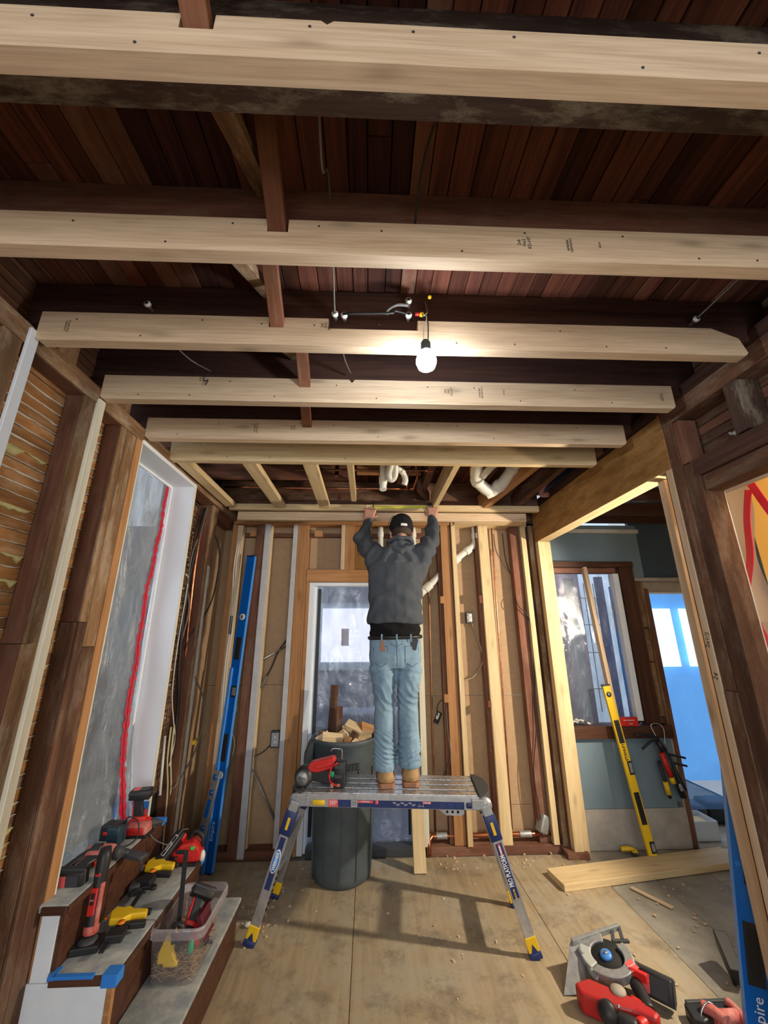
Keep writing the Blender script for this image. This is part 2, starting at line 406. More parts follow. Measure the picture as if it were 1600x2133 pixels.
def text(s_, size, mw, mat, parent, name='lettering', sx=1.0, ext=0.0002, font_off=0.0):
    cu = bpy.data.curves.new(name, 'FONT'); cu.body = s_; cu.size = size; cu.extrude = ext
    cu.align_x = 'CENTER'; cu.align_y = 'CENTER'; cu.resolution_u = 2; cu.offset = font_off
    tmp = bpy.data.objects.new('tmp', cu); COL.objects.link(tmp)
    bpy.context.view_layer.update()
    me = bpy.data.meshes.new_from_object(tmp.evaluated_get(bpy.context.evaluated_depsgraph_get()))
    bpy.data.objects.remove(tmp); bpy.data.curves.remove(cu)
    me.materials.clear(); me.materials.append(mat)
    o = bpy.data.objects.new(name, me); COL.objects.link(o)
    setw(o, mw @ M.Diagonal((sx, 1, 1, 1)), parent); return o
def smoothpts(pts, n=6):
    """Catmull-Rom through the points"""
    p = [V(q) for q in pts]; p = [p[0]*2-p[1]] + p + [p[-1]*2-p[-2]]; out = []
    for i in range(1, len(p)-2):
        for k in range(n):
            t = k/n; a, b_, c, d = p[i-1:i+3]
            out.append(0.5*((2*b_)+(c-a)*t+(2*a-5*b_+4*c-d)*t*t+(3*b_-a-3*c+d)*t**3))
    out.append(p[-2]); return out
# ================================================================ FLOOR
fl = struct('floor')
for x0, x1, y0, y1 in ((-1.30, -0.0715, 1.05, 3.462), (-1.30, -0.0715, -1.5, 1.047), (-0.0685, 0.995, 0.9, 3.462), (-0.0685, 0.995, -1.5, 0.897),
                       (0.998, 1.566, 1.6, 3.462), (0.998, 1.566, -1.5, 1.597)):
    mb = MB(); mb.box(x0, x1, y0, y1, -0.018, 0.0, 0.0012, seg=1); done(mb, 'plywood_panel', PLY, fl)
for i, (x0, x1) in enumerate(((1.572, 1.905), (1.909, 2.31), (2.314, 2.72), (2.724, 3.13), (3.134, 3.5))):
    for y0, y1 in (((-1.5, 2.3), (2.304, 6.0)) if i % 2 else ((-1.5, 3.1), (3.104, 6.0))):
        mb = MB(); mb.box(x0, x1, y0, y1, -0.022, -0.004, 0.0015, seg=1); done(mb, 'floorboard', GFLOOR, fl)
mb = MB(); mb.box(-1.35, 1.60, 3.462, 3.70, -0.03, -0.012); done(mb, 'old_subfloor', GFLOOR, fl)
mb = MB(); mb.box(-3.4, 3.6, -1.6, 6.4, -0.09, -0.032); done(mb, 'subfloor_base', BLACKM, fl)

# ================================================================ CEILING
ce = struct('ceiling')
x = -1.34; rnd = random.Random(3)
PLANKZ = 2.845
while x < 2.3:
    wd = rnd.uniform(0.056, 0.074)
    cut = [-1.0, rnd.uniform(0.15, 1.15), rnd.uniform(1.3, 2.6), 3.62]
    if rnd.random() < 0.35: cut = [-1.0, rnd.uniform(0.3, 2.2), 3.62]
    for a, b_ in zip(cut, cut[1:]):
        dz = rnd.choice((0, 0, 0.003, 0.006))
        board('ceiling_plank', PLANK if rnd.random() < 0.86 else RED, x, x+wd-0.003, a, b_-0.003, PLANKZ+dz, PLANKZ+0.02+dz, ce)
    x += wd
mb = MB(); mb.box(-1.5, 3.4, -1.1, 3.7, 2.885, 2.93); done(mb, 'upper_floor', BLACKM, ce)
board('old_joist', PJO, -1.33, 1.60, 0.495, 0.578, 2.630, PLANKZ-0.002, ce)
for y in (0.125, 0.880, 1.245, 1.613, 1.98, 2.266):
    board('old_joist', DARK if y < 2 else RED, -1.33, 1.60, y, y+0.062, 2.655, PLANKZ-0.002, ce)
board('old_joist', RED, -1.33, 1.52, 0.875, 0.879, 2.67, PLANKZ-0.002, ce)
# remaining old framing in the back bay
for y in (2.56, 2.86):
    board('old_joist', RED, -1.33, -0.12, y, y+0.05, 2.70, PLANKZ-0.002, ce)
board('old_joist', OLD, -1.30, 1.50, 3.30, 3.35, 2.60, PLANKZ-0.002, ce)
board('old_joist', RED, 0.42, 0.47, 2.33, 3.30, 2.68, PLANKZ-0.002, ce)
board('old_joist', ORG, -0.10, 0.40, 2.84, 2.89, 2.74, PLANKZ-0.002, ce)
board2('old_joist', OLD, (0.40, 3.00, 2.71), (0.52, 3.28, 2.71), 0.04, 0.12, (0, 0, 1), ce)
board2('old_joist', RED, (0.30, 2.32, 2.76), (0.24, 2.98, 2.76), 0.045, 0.12, (0, 0, 1), ce)
board2('old_joist', ORG, (0.98, 3.28, 2.64), (1.20, 2.34, 2.74), 0.05, 0.14, (0, 0, 1), ce)
board2('old_joist', OLD, (1.28, 3.28, 2.66), (1.42, 2.34, 2.76), 0.05, 0.12, (0, 0, 1), ce)
# cross bridging between the old joists: two sloping sticks per bay
bays = ((0.187, 0.50, -0.33), (0.557, 0.885, -0.265), (0.942, 1.25, -0.345), (1.307, 1.616, -0.30), (1.675, 1.985, -0.345))
for ya, yb, bx in bays:
    board2('bridging_stick', BRG, (bx+0.002, ya, 2.825), (bx, yb-0.015, 2.628), 0.050, 0.032, (0, 0, 1), ce)
    board2('bridging_stick', OLDL, (bx-0.075, ya, 2.665), (bx-0.05, yb, 2.822), 0.050, 0.032, (0, 0, 1), ce)
# old knob and tube wiring: porcelain tubes through joist 3, and their wires
for x_, z_ in ((-0.832, 2.726), (-0.136, 2.703), (-0.101, 2.698), (0.144, 2.775), (0.143, 2.707), (1.274, 2.724)):
    mb = MB(); mb.tube([(0, 0.02, 0), (0, -0.022, 0), (0, -0.024, 0), (0, -0.034, 0), (0, -0.036, 0), (0, -0.030, 0)], [0.0085, 0.0085, 0.0125, 0.0125, 0.008, 0.004], 14)
    t_ = done(mb, 'porcelain_tube', PORC, ce, M.Translation((x_, 1.243, z_)))
    mb = MB(); mb.tube([(0, -0.034, 0), (0, -0.0375, 0)], 0.0055, 10); done(mb, 'tube_bore', BLACKM, t_)
def wire(name, pts, r, mat, parent=None, n=6, sm=6, **pr):
    mb = MB(); mb.tube(smoothpts(pts, sm), r, n)
    return world(mb, name, mat, parent, **pr) if parent else done(mb, name, mat, **pr)
wire('old_wire', [(-0.136, 1.21, 2.70), (-0.13, 1.0, 2.78), (-0.125, 0.8, 2.80), (-0.125, 0.70, 2.665), (-0.12, 0.55, 2.70)], 0.003, WIREG, ce)
wire('old_wire', [(0.125, 0.87, 2.69), (0.14, 0.72, 2.76), (0.19, 0.57, 2.80)], 0.003, WIREB, ce)
wire('old_wire', [(0.143, 1.21, 2.707), (0.09, 1.20, 2.712), (0.07, 1.20, 2.70), (-0.10, 1.205, 2.697)], 0.004, WIREB, ce)
wire('old_wire', [(0.143, 1.205, 2.745), (0.10, 1.20, 2.74), (0.065, 1.20, 2.715), (0.06, 1.205, 2.70)], 0.006, WIREG, ce)
wire('old_wire', [(1.274, 1.21, 2.725), (1.35, 1.05, 2.79), (1.42, 0.9, 2.83)], 0.003, WIREG, ce)
wire('old_wire', [(-0.80, 1.30, 2.66), (-0.77, 1.45, 2.67), (-0.73, 1.57, 2.70)], 0.0025, WIREG, ce)
wire('old_wire', [(-0.12, 1.30, 2.66), (-0.11, 1.45, 2.68), (-0.09, 1.57, 2.70)], 0.003, WIREG, ce)
wire('old_wire', [(-0.73, 1.567, 2.69), (-0.755, 1.565, 2.66), (-0.75, 1.566, 2.645), (-0.735, 1.566, 2.65), (-0.745, 1.566, 2.625)], 0.0022, WIREB, ce)

# ---------------- new joists (lifted in one by one: things)
def joist(y0, x0, x1, label, notches=(), chamfer=None, z0=2.55, z1=2.672, th=0.04, mat=NEW):
    pts = [(x0, z0+0.012), (x0+0.012, z0), (x1-0.012, z0), (x1, z0+0.012)]
    if chamfer: pts += [(x1-0.02, z1-0.045), (x1-chamfer, z1)]
    else: pts += [(x1, z1)]
    for a, b_, d in sorted(notches, reverse=True):
        if d < 0: m_ = (a+b_)/2; pts += [(b_, z1), (m_, z1+d), (a, z1)]
        else: pts += [(b_, z1), (b_, z1-d), (a, z1-d), (a, z1)]
    pts += [(x0, z1)]
    cx = (x0+x1)/2; cz = (z0+z1)/2
    mb = MB(); mb.prism([(px-cx, pz-cz) for px, pz in pts], -th/2, th/2, M.Rotation(R(90), 4, 'X'))
    return done(mb, 'new_joist', mat, None, M.Translation((cx, y0+th/2, cz)), label=label, cat='joist', group='new pale ceiling joists')
j1 = joist(0.452, -1.195, 1.43, 'nearest new pale ceiling joist, at the very top, notched for one brown stick', ((-0.362, -0.298, 0.045), (-0.10, -0.076, -0.012)))
j2 = joist(0.838, -1.195, 1.43, 'second new ceiling joist from the camera, printed grade stamps on its right half', ((-0.292, -0.234, 0.047),))
j3 = joist(1.204, -1.19, 1.43, 'new ceiling joist right behind the hanging bulb, right end cut slanting', ((-0.375, -0.322, 0.045), (-0.158, 0.175, 0.045)), 0.12)
j4 = joist(1.573, -1.198, 1.428, 'fourth new ceiling joist, first one fully seen beyond the bulb', ((-0.325, -0.277, 0.045), (-0.098, -0.072, -0.018)))
j5 = joist(1.943, -1.20, 1.428, 'fifth new ceiling joist from the camera, last but one before the open back bay', ((-0.37, -0.322, 0.04),))
j6 = joist(2.224, -1.205, 1.418, 'last new cross joist, at the edge of the open bay with the pipes', mat=NEWY)
def stamp(par, y, x_, z_, lines, size=0.014, ry=90):
    mw = M.Translation((x_, y-0.0006, z_)) @ M.Rotation(R(90), 4, 'X') @ M.Rotation(R(ry), 4, 'Z')
    text(lines, size, mw, TEXTB, par, 'printed_stamp')
stamp(j2, 0.838, 0.435, 2.615, '2x6\nNo2\nKD-HT', 0.015)
stamp(j2, 0.838, 0.565, 2.61, 'STANDARD\nPREMIUM', 0.010, -90)
stamp(j2, 0.838, 0.655, 2.615, '04:16', 0.010)
stamp(j3, 1.204, -0.167, 2.64, '2x6\nNo2\nKD-HT', 0.013)
stamp(j3, 1.204, -1.09, 2.61, 'STANDARD\nPREMIUM', 0.010, -90)
stamp(j4, 1.573, 0.36, 2.62, '2x6\nNo2\nKD-HT', 0.015)
stamp(j4, 1.573, 0.51, 2.615, 'STANDARD\nPREMIUM', 0.012, -90)
stamp(j4, 1.573, 0.62, 2.62, '07:32', 0.012)
stamp(j4, 1.573, 1.37, 2.61, 'STANDARD\nPREMIUM', 0.009, -90)
stamp(j5, 1.943, -0.37-0.05, 2.625, '2x6\nNo2', 0.016)
stamp(j5, 1.943, -0.62, 2.62, 'STANDARD\nPREMIUM', 0.012, -90)
def nails(par, y, xs):
    for x_, z_ in xs:
        mb = MB(); mb.lathe([(0, 0), (0.0032, 0), (0.0032, 0.0008), (0, 0.0008)], M.Translation((x_, y-0.0007, z_)) @ rot(90), 8)
        world(mb, 'nail_head', DGREY, par)
for jn, jy in ((j1, 0.452), (j2, 0.838), (j3, 1.204), (j4, 1.573), (j5, 1.943), (j6, 2.224)):
    rr = random.Random(int(jy*1000)); nails(jn, jy, [(-1.05+k*0.22+rr.uniform(-.05, .05), rr.choice((2.575, 2.64, 2.65))) for k in range(11)])

# short Y-direction joists of the back bay
for x0, x1, ya, yb, z0, z1, lb in ((-1.180, -1.105, 2.266, 3.14, 2.552, 2.592, 'flat new joist running back along the left wall above the white door frame'),
        (-0.785, -0.70, 2.266, 3.14, 2.552, 2.592, 'second flat new joist from the left in the open pipe bay'),
        (-0.415, -0.33, 2.266, 3.16, 2.552, 2.592, 'third flat new joist, left of the copper pipes in the open bay'),
        (-0.150, -0.110, 2.30, 3.12, 2.60, 2.685, 'short new block between copper pipes just left of the worker'),
        (0.530, 0.570, 2.28, 3.20, 2.56, 2.70, 'new joist reaching to the right hand of the worker')):
    board('back_bay_joist', NEWY, x0, x1, ya, yb, z0, z1, None, label=lb, cat='joist', group='new joists of the back bay')
board('ledger_board', NEWY, -1.175, 1.462, 3.205, 3.25, 2.552, 2.602, label='upper long new ledger board that the worker holds his tape against', cat='ledger')
board('ledger_board', NEW, -1.115, 1.362, 3.255, 3.30, 2.475, 2.548, label='lower long new ledger board behind the black cap of the worker', cat='ledger')
mb = MB(); mb.box(0.85, 1.36, 3.40, 3.50, 2.475, 2.505)
board('short_plate', NEWY, 0.745, 1.36, 3.31, 3.40, 2.475, 2.497, label='short new top plate above the two pale studs right of the worker', cat='plate')
mb.b.free()

# ================================================================ WALL LEFT
wl = struct('wall_left')
mb = MB(); mb.box(-1.345, -1.297, -1.6, 1.90, -0.03, 2.88); done(mb, 'plaster_backing', PLASTER, wl)
rnd = random.Random(5); z = 0.42; k = 0; keyz = []
while z < 2.83:
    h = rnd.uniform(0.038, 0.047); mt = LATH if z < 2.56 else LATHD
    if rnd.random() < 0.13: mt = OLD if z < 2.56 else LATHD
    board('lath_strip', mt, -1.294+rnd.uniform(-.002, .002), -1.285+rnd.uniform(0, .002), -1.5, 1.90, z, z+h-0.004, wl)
    keyz.append(z); z += h
def key(y0, y1, z_, amp, seed):
    rr = random.Random(seed); n = max(6, int((y1-y0)/0.01)); ds = []
    d = 0
    for i in range(n+1):
        yy = y0+(y1-y0)*i/n
        d = max(0.0, 0.35+0.9*noise.noise(V((yy*9, seed*50, 0)))+0.5*noise.noise(V((yy*30, seed*50, 5))))*amp
        ds.append(d*min(1, i/2, (n-i)/2) + 0.0015)
    mb = MB(); rows = []
    for i in range(n+1):
        y = y0+(y1-y0)*i/n; dd = ds[i]
        rows.append([mb.b.verts.new(p) for p in ((-1.296, y, z_), (-1.280+dd*0.12, y, z_-0.001), (-1.276+dd*0.1, y, z_-dd*0.6), (-1.280, y, z_-dd), (-1.292, y, z_-dd*0.95))])
    for a, b_ in zip(rows, rows[1:]):
        for q in range(4):
            f = mb.b.faces.new((a[q], b_[q], b_[q+1], a[q+1])); f.smooth = True
    world(mb, 'plaster_key', FOAM if amp > 0.02 else PLASTER, wl)
rr = random.Random(11)
for zz in keyz[2:]:
    if zz > 2.5: continue
    for (ya, yb) in ((1.23, 1.50), (0.9, 1.09), (1.62, 1.75)):
        p = rr.random()
        key(ya, yb, zz, 0.003 if p < 0.50 else (0.009 if p < 0.74 else 0.044), rr.random())
def old_stud(y0, y1, split, upper, lower, zt=2.52, zb=-0.02, parent=wl):
    board('stud', upper, -1.281, -1.214, y0, y1, split+0.002, zt, parent); board('stud', lower, -1.281, -1.214, y0-0.002, y1, zb, split, parent)
    board('stud_edge', OLDL, -1.213, -1.2005, y0+0.001, y1, split+0.002, zt, parent); board('stud_edge', OLDL if lower is not OLD else OLD, -1.213, -1.2005, y0, y1, zb, split, parent)  # paler skin on the room side, light on the narrow edge painted in
old_stud(1.105, 1.180, 1.45, RED, OLD)
old_stud(1.502, 1.564, 1.52, RED, RED)
old_stud(1.757, 1.800, 1.60, RED, OLD)
old_stud(1.802, 1.880, 1.50, RED, OLD)
old_stud(0.75, 0.80, 1.45, RED, OLD)
board('stud_furring', WHITE, -1.2, -1.188, 1.184, 1.222, 0.3, 2.585, wl)
board('stud_furring', CREAM, -1.2, -1.186, 1.565, 1.603, 0.05, 2.545, wl)
board('stud_furring', CREAM, -1.213, -1.2, 1.565, 1.600, 0.05, 2.545, wl)
board('top_plate', RED, -1.32, -1.213, -1.5, 3.55, 2.522, 2.60, wl)
board('top_plate_edge', OLDL, -1.212, -1.200, -1.5, 3.50, 2.522, 2.60, wl)
for yy in (1.32, 1.70): board('plate_block', OLDL, -1.26, -1.205, yy, yy+0.10, 2.603, 2.80, wl)
# mesh lath and framing beyond the doorway
mb = MB(); mb.box(-1.36, -1.335, 2.60, 3.02, -0.02, 2.52); done(mb, 'dark_backing', BLACKM, wl)
mb = MB()
for i in range(60): zz = 0.62+i*0.032; mb.tube(smoothpts([(-1.322, 2.61, zz), (-1.312+.006*math.sin(i), 2.75, zz+0.003*math.sin(i*2.1)), (-1.322, 3.0, zz)], 3), 0.0016, 4, False)
for i in range(11): yy = 2.62+i*0.036; mb.tube([(-1.324, yy, 0.6), (-1.32, yy+0.006, 1.6), (-1.324, yy, 2.5)], 0.0013, 4, False)
done(mb, 'wire_mesh', plain('rusty_plaster_mesh', (0.20, 0.15, 0.11), 0.8, col2=(0.42, 0.37, 0.30), scale=20), wl, kind='stuff')
for i in range(44): zz = 0.60+i*0.043; board('lath_strip', LATHD, -1.334, -1.326, 2.60, 3.0, zz, zz+0.038, wl)
mb = MB(); rr = random.Random(8)
for i in range(70): mb.ball((-1.317, rr.uniform(2.63, 2.95), rr.uniform(0.7, 2.4)), (0.006, rr.uniform(.005, .014), rr.uniform(.003, .008)), u=6, v=4)
done(mb, 'plaster_crumbs', PLASTER, wl, kind='stuff')
board('stud', RED, -1.335, -1.236, 3.0, 3.11, 0.0, 2.52, wl); board('stud_edge', OLDL, -1.235, -1.222, 3.0, 3.11, 0.0, 2.52, wl)
board('stud_paint_strip', PLASTER, -1.2215, -1.2205, 3.035, 3.075, 0.2, 2.05, wl)
mb = MB(); mb.box(-1.345, -1.33, 3.11, 3.64, -0.02, 2.52); done(mb, 'sheathing_panel', SHEATH, wl)
board('ceiling_nailer', RED, -1.33, -1.25, 3.12, 3.55, 2.46, 2.52, wl)
for zz, yy in ((1.78, 3.22), (1.42, 3.25), (0.98, 3.28)):
    mb = MB(); mb.ball((-1.327, yy, zz), 0.007, u=8, v=6); done(mb, 'nail_plug', PVC, wl)

for bx_ in ((-1.42, -1.39, 2.61, 3.75, 0.0, 2.9), (-1.42, 1.62, 3.70, 3.73, 2.15, 2.9), (-1.42, -0.60, 3.66, 3.70, 0.0, 2.2)):  # unseen black slabs added to stop world light leaking in
    mb = MB(); mb.box(*bx_); done(mb, 'outer_sheathing', BLACKM, wl)
# stairwell behind the plastic
mb = MB(); mb.box(-3.3, -3.2, 0.6, 5.2, 0, 2.9); mb.box(-3.3, -1.36, 5.1, 5.2, 0, 2.9); done(mb, 'stairwell_wall', plain('stairwell_wall_paint', (0.20, 0.21, 0.21), 0.8, col2=(0.30, 0.30, 0.29), scale=2), wl)
mb = MB(); mb.box(-3.3, -1.35, 0.6, 5.2, 0.55, 0.58); done(mb, 'stairwell_landing', GFLOOR, wl)
mb = MB(); mb.box(-2.25, -1.95, 3.05, 3.3, 0.58, 1.35, 0.005); done(mb, 'orange_brown_cabinet', plain('cabinet_brown', (0.45, 0.24, 0.13), 0.6), wl)

# left door frame
dr = struct('door_1')
board('casing_board', ORG, -1.27, -1.196, 1.882, 1.928, 0.0, 2.52, dr)
board('casing_edge', CREAM, -1.36, -1.194, 1.929, 1.936, 0.56, 2.53, dr)
board('door_jamb', WHITE, -1.37, -1.192, 2.582, 2.604, 0.60, 2.535, dr)
board('jamb_edge', CREAM, -1.1915, -1.188, 2.582, 2.604, 0.60, 2.535, dr)
board('door_head', WHITE, -1.37, -1.192, 1.936, 2.60, 2.512, 2.535, dr)
board('door_stop', WHITED, -1.352, -1.338, 2.566, 2.5815, 0.60, 2.51, dr)
board('door_head_stop', WHITED, -1.352, -1.338, 1.94, 2.566, 2.495, 2.511, dr)
mb = MB(); mb.box(-1.372, -1.1905, 2.5795, 2.5815, 0.605, 0.68); done(mb, 'masking_tape', TAPEB, dr)

# plastic sheet with red zipper in the left doorway
sh = thing('plastic_sheet', 'hazy plastic dust sheet with a red zipper hanging in the left doorway above the steps', 'plastic sheet', (-1.36, 2.25, 0.60))
def f(u, v):
    y = 1.938+u*0.64; z = 0.60+v*1.905
    n_ = noise.noise(V((y*7, z*2.2, 3.1)))*0.018 + noise.noise(V((y*22+z*6, z*7, 1.7)))*0.006
    return V((-1.362+n_+(0.10*(1-v)**6)*(0.4+0.6*u), y, z))
mb = MB(); mb.grid(f, 60, 120); world(mb, 'sheet', SHEET_L, sh)
for s_, wd in ((0, 0.052), (1, 0.010)):
    def g(u, v, wd=wd, s_=s_):
        z = 0.62+v*1.88; sway = 0.004*math.sin(z*9)+0.003*math.sin(z*23+1)
        p = f((2.53+sway-0.03*(1-v)-1.938)/0.64, (z-0.6)/1.905)
        return p + V((0.004+0.004*s_+0.002*math.sin(z*150), (u-0.5)*wd*(1+0.35*math.sin(z*95)*math.sin(z*13))*(0.75+0.35*(1-v))+(0.0 if s_ == 0 else 0.0), 0))
    mb = MB(); mb.grid(g, 3, 160); world(mb, 'zipper_tape' if s_ == 0 else 'zipper', TAPER if s_ == 0 else REDP, sh)

# ---------------- steps
st = thing('steps', 'dark brown wooden steps with dusty paper-covered treads leading up through the left doorway', 'stairs', (-0.95, 2.2, 0.0))
W_ = lambda mb, n, m, **k: world(mb, n, m, st, **k)
mb = MB(); mb.box(-0.900, -0.668, 0.6, 2.665, 0.178, 0.205, 0.006, seg=2); W_(mb, 'tread', TREAD)
mb = MB(); mb.box(-0.688, -0.667, 0.6, 2.666, 0.172, 0.198, 0.008); W_(mb, 'nosing', STAIN)
mb = MB(); mb.box(-0.700, -0.684, 0.6, 2.655, 0.0, 0.177); W_(mb, 'riser', STAIN)
mb = MB(); mb.box(-1.115, -0.888, 1.862, 2.645, 0.372, 0.400, 0.006); W_(mb, 'tread', TREAD)
mb = MB(); mb.box(-0.8895, -0.880, 1.862, 2.645, 0.370, 0.397, 0.004); mb.box(-1.113, -0.8865, 1.853, 1.863, 0.370, 0.397, 0.003); W_(mb, 'nosing', STAIN)
mb = MB(); mb.box(-0.915, -0.900, 1.88, 2.640, 0.205, 0.371); W_(mb, 'riser', STAIN)
mb = MB(); mb.box(-1.37, -1.100, 1.865, 2.60, 0.572, 0.598, 0.006); W_(mb, 'tread', TREAD)
mb = MB(); mb.box(-1.101, -1.092, 1.865, 2.60, 0.570, 0.595, 0.004); mb.box(-1.19, -1.099, 1.856, 1.866, 0.570, 0.595, 0.003); W_(mb, 'nosing', STAIN)
mb = MB(); mb.box(-1.128, -1.113, 1.88, 2.595, 0.40, 0.571); W_(mb, 'riser', STAIN)
mb = MB(); mb.box(-1.20, -0.917, 1.875, 1.893, 0.0, 0.370); mb.box(-1.19, -1.130, 1.8745, 1.8935, 0.372, 0.570); W_(mb, 'side_panel', WHITED)
mb = MB(); mb.box(-0.9175, -0.898, 1.873, 1.895, 0.0, 0.370); W_(mb, 'corner_strip', ORG)
mb = MB(); mb.box(-1.13, -0.91, 2.62, 2.645, 0.0, 0.371); mb.box(-1.36, -1.12, 2.605, 2.63, 0.0, 0.571); W_(mb, 'far_side_panel', STAIN)
for a, b_, c, d, e, f_ in ((-0.93, -0.878, 1.851, 1.90, 0.366, 0.4012), (-1.118, -1.095, 1.851, 1.90, 0.39, 0.4012), (-1.10, -0.96, 1.8505, 1.868, 0.392, 0.4012), (-0.905, -0.8785, 2.60, 2.646, 0.375, 0.4012), (-1.15, -1.091, 2.55, 2.601, 0.575, 0.5992)):
    mb = MB(); mb.box(a, b_, c, d, e, f_, 0.001, seg=1); W_(mb, 'masking_tape', TAPEB)

# ================================================================ WALL BACK
wb = struct('wall_back')
mb = MB()
for x0, x1, z0, z1 in ((-1.33, -0.56, -0.03, 1.145), (-1.33, -0.56, 1.148, 2.53), (-0.56, 0.42, 2.10, 2.53), (0.42, 1.60, -0.03, 0.262), (0.42, 1.60, 0.265, 1.05), (0.42, 1.60, 1.053, 2.53)):
    mb = MB(); mb.box(x0, x1-0.001, 3.615, 3.63, z0, z1); done(mb, 'sheathing_panel', SHEATH, wb)
S = lambda n, m, x0, x1, y0, y1, z0, z1: board(n, m, x0, x1, y0, y1, z0, z1, wb)
YF = 3.50
S('stud', ORG, -1.228, -1.182, YF, 3.60, 0.04, 2.50)
S('stud', NEW, -1.178, -1.133, YF-0.012, 3.56, 0.04, 2.49)
S('stud', RED, -1.015, -0.940, YF, 3.60, 0.04, 2.50)
S('furring_strip', GSTRIP, -0.938, -0.888, YF-0.006, 3.535, 0.0, 2.53)
S('furring_backing', NEWY, -0.905, -0.880, 3.536, 3.59, 0.0, 2.50)
S('furring_strip', GSTRIP, -0.684, -0.645, YF-0.006, 3.53, 0.06, 2.50)
S('furring_backing', CREAM, -0.66, -0.63, 3.531, 3.56, 0.06, 2.40)
S('stud', ORG, -0.643, -0.548, YF, 3.60, 0.04, 2.50)
S('top_plate', ORG, -1.22, 0.735, YF-0.01, 3.61, 2.502, 2.545)
S('top_plate_nailer', RED, -1.18, 0.64, 3.575, 3.612, 2.40, 2.44)
for x_ in (-1.08, -0.50, 0.30): S('nailer_block', ORG, x_, x_+0.07, 3.54, 3.575, 2.40, 2.46)
S('bottom_plate', RED, -1.25, -0.56, YF-0.004, 3.61, -0.012, 0.045)
S('door_header', ORG, -0.546, 0.44, YF-0.004, 3.60, 1.985, 2.092)
S('cripple_stud', NEW, -0.252, -0.218, YF-0.008, 3.55, 2.093, 2.50)
S('cripple_stud', ORG, -0.216, -0.128, YF, 3.60, 2.093, 2.50)
S('cripple_stud', LVL, -0.126, 0.02, 3.55, 3.60, 2.093, 2.50)
S('cripple_stud', ORG, 0.19, 0.27, YF, 3.60, 2.093, 2.50)
mb = MB(); mb.box(0.02, 0.19, 3.604, 3.612, 2.093, 2.50); mb.box(-0.54, -0.25, 3.604, 3.612, 2.093, 2.42); done(mb, 'sheathing_panel', SHEATH, wb)
S('stud', CREAM, 0.415, 0.462, YF-0.01, 3.56, 0.05, 2.09)
S('stud', RED, 0.62, 0.648, 3.52, 3.60, 0.05, 2.50)
S('stud', ORG, 0.650, 0.735, YF, 3.60, 0.05, 2.545)
S('stud', RED, 0.736, 0.744, YF+0.004, 3.60, 0.05, 2.50)  # thin dark strip painting the shadow beside the pale stud
S('stud', NEWY, 0.7445, 0.783, YF-0.022, 3.56, 0.05, 2.497)
S('stud', RED, 0.970, 0.992, 3.52, 3.60, 0.05, 2.50)
S('stud', NEWY, 0.996, 1.083, YF-0.012, 3.56, 0.05, 2.50)
S('stud', RED, 1.30, 1.375, YF+0.02, 3.60, 0.05, 2.50)
S('stud', NEWY, 1.388, 1.432, YF-0.02, 3.58, 0.05, 2.50)
S('stud', OLDL, 1.458, 1.498, YF-0.02, 3.61, 0.0, 2.50)
S('top_plate', NEWY, 0.746, 1.452, YF-0.01, 3.61, 2.502, 2.535)
S('bottom_plate', RED, 0.44, 1.46, YF-0.01, 3.61, -0.01, 0.048)
S('nailer_block', ORG, 0.62, 0.65, YF-0.02, 3.52, 1.80, 1.86); S('nailer_block', RED, 0.965, 0.995, YF-0.01, 3.52, 1.80, 1.87); S('nailer_block', ORG, 0.615, 0.65, YF-0.03, 3.52, 1.02, 1.08)
S('nailer_block', RED, 0.967, 0.995, YF-0.03, 3.52, 0.98, 1.03)

S('rim_board', OLD, -1.33, 1.60, 3.52, 3.58, 2.548, 2.842)  # added to close a light leak above the top plate
mb = MB(); mb.box(-1.35, 1.62, 3.632, 3.66, -0.05, 2.88); mb.b.free()
# rear door behind the worker
db = struct('door_2')
S2 = lambda n, m, x0, x1, y0, y1, z0, z1: board(n, m, x0, x1, y0, y1, z0, z1, db)
S2('door_casing', ORG, -0.545, -0.520, YF+0.01, 3.60, 0.0, 1.985)
S2('door_frame', WHITE, -0.518, -0.475, YF+0.02, 3.62, 0.0, 1.982); S2('door_frame', WHITED, -0.474, -0.455, YF+0.05, 3.62, 0.0, 1.95)
S2('door_frame', WHITE, -0.475, 0.40, YF+0.02, 3.62, 1.952, 1.982)
S2('door_frame', WHITE, 0.372, 0.408, YF+0.02, 3.62, 0.0, 1.982)
S2('door_seal', BLACK, -0.446, -0.418, 3.56, 3.572, 0.10, 1.93)
S2('door_seal', BLACK, 0.315, 0.335, 3.56, 3.572, 0.10, 1.93)
S2('door_threshold', DGREY, -0.45, 0.37, 3.50, 3.64, -0.01, 0.04)
ds = thing('plastic_sheet', 'clear wrinkled plastic sheet taped over the rear door behind the worker', 'plastic sheet', (-0.05, 3.575, 0.05))
def f(u, v):
    x_ = -0.452+u*0.82; z_ = 0.05+v*1.90
    n_ = noise.noise(V((x_*9, z_*4.5, 6)))*0.010+noise.noise(V((x_*31, z_*17, 2)))*0.003
    return V((x_, 3.585+n_, z_))
mb = MB(); mb.grid(f, 60, 110); world(mb, 'sheet', SHEET_D, ds)
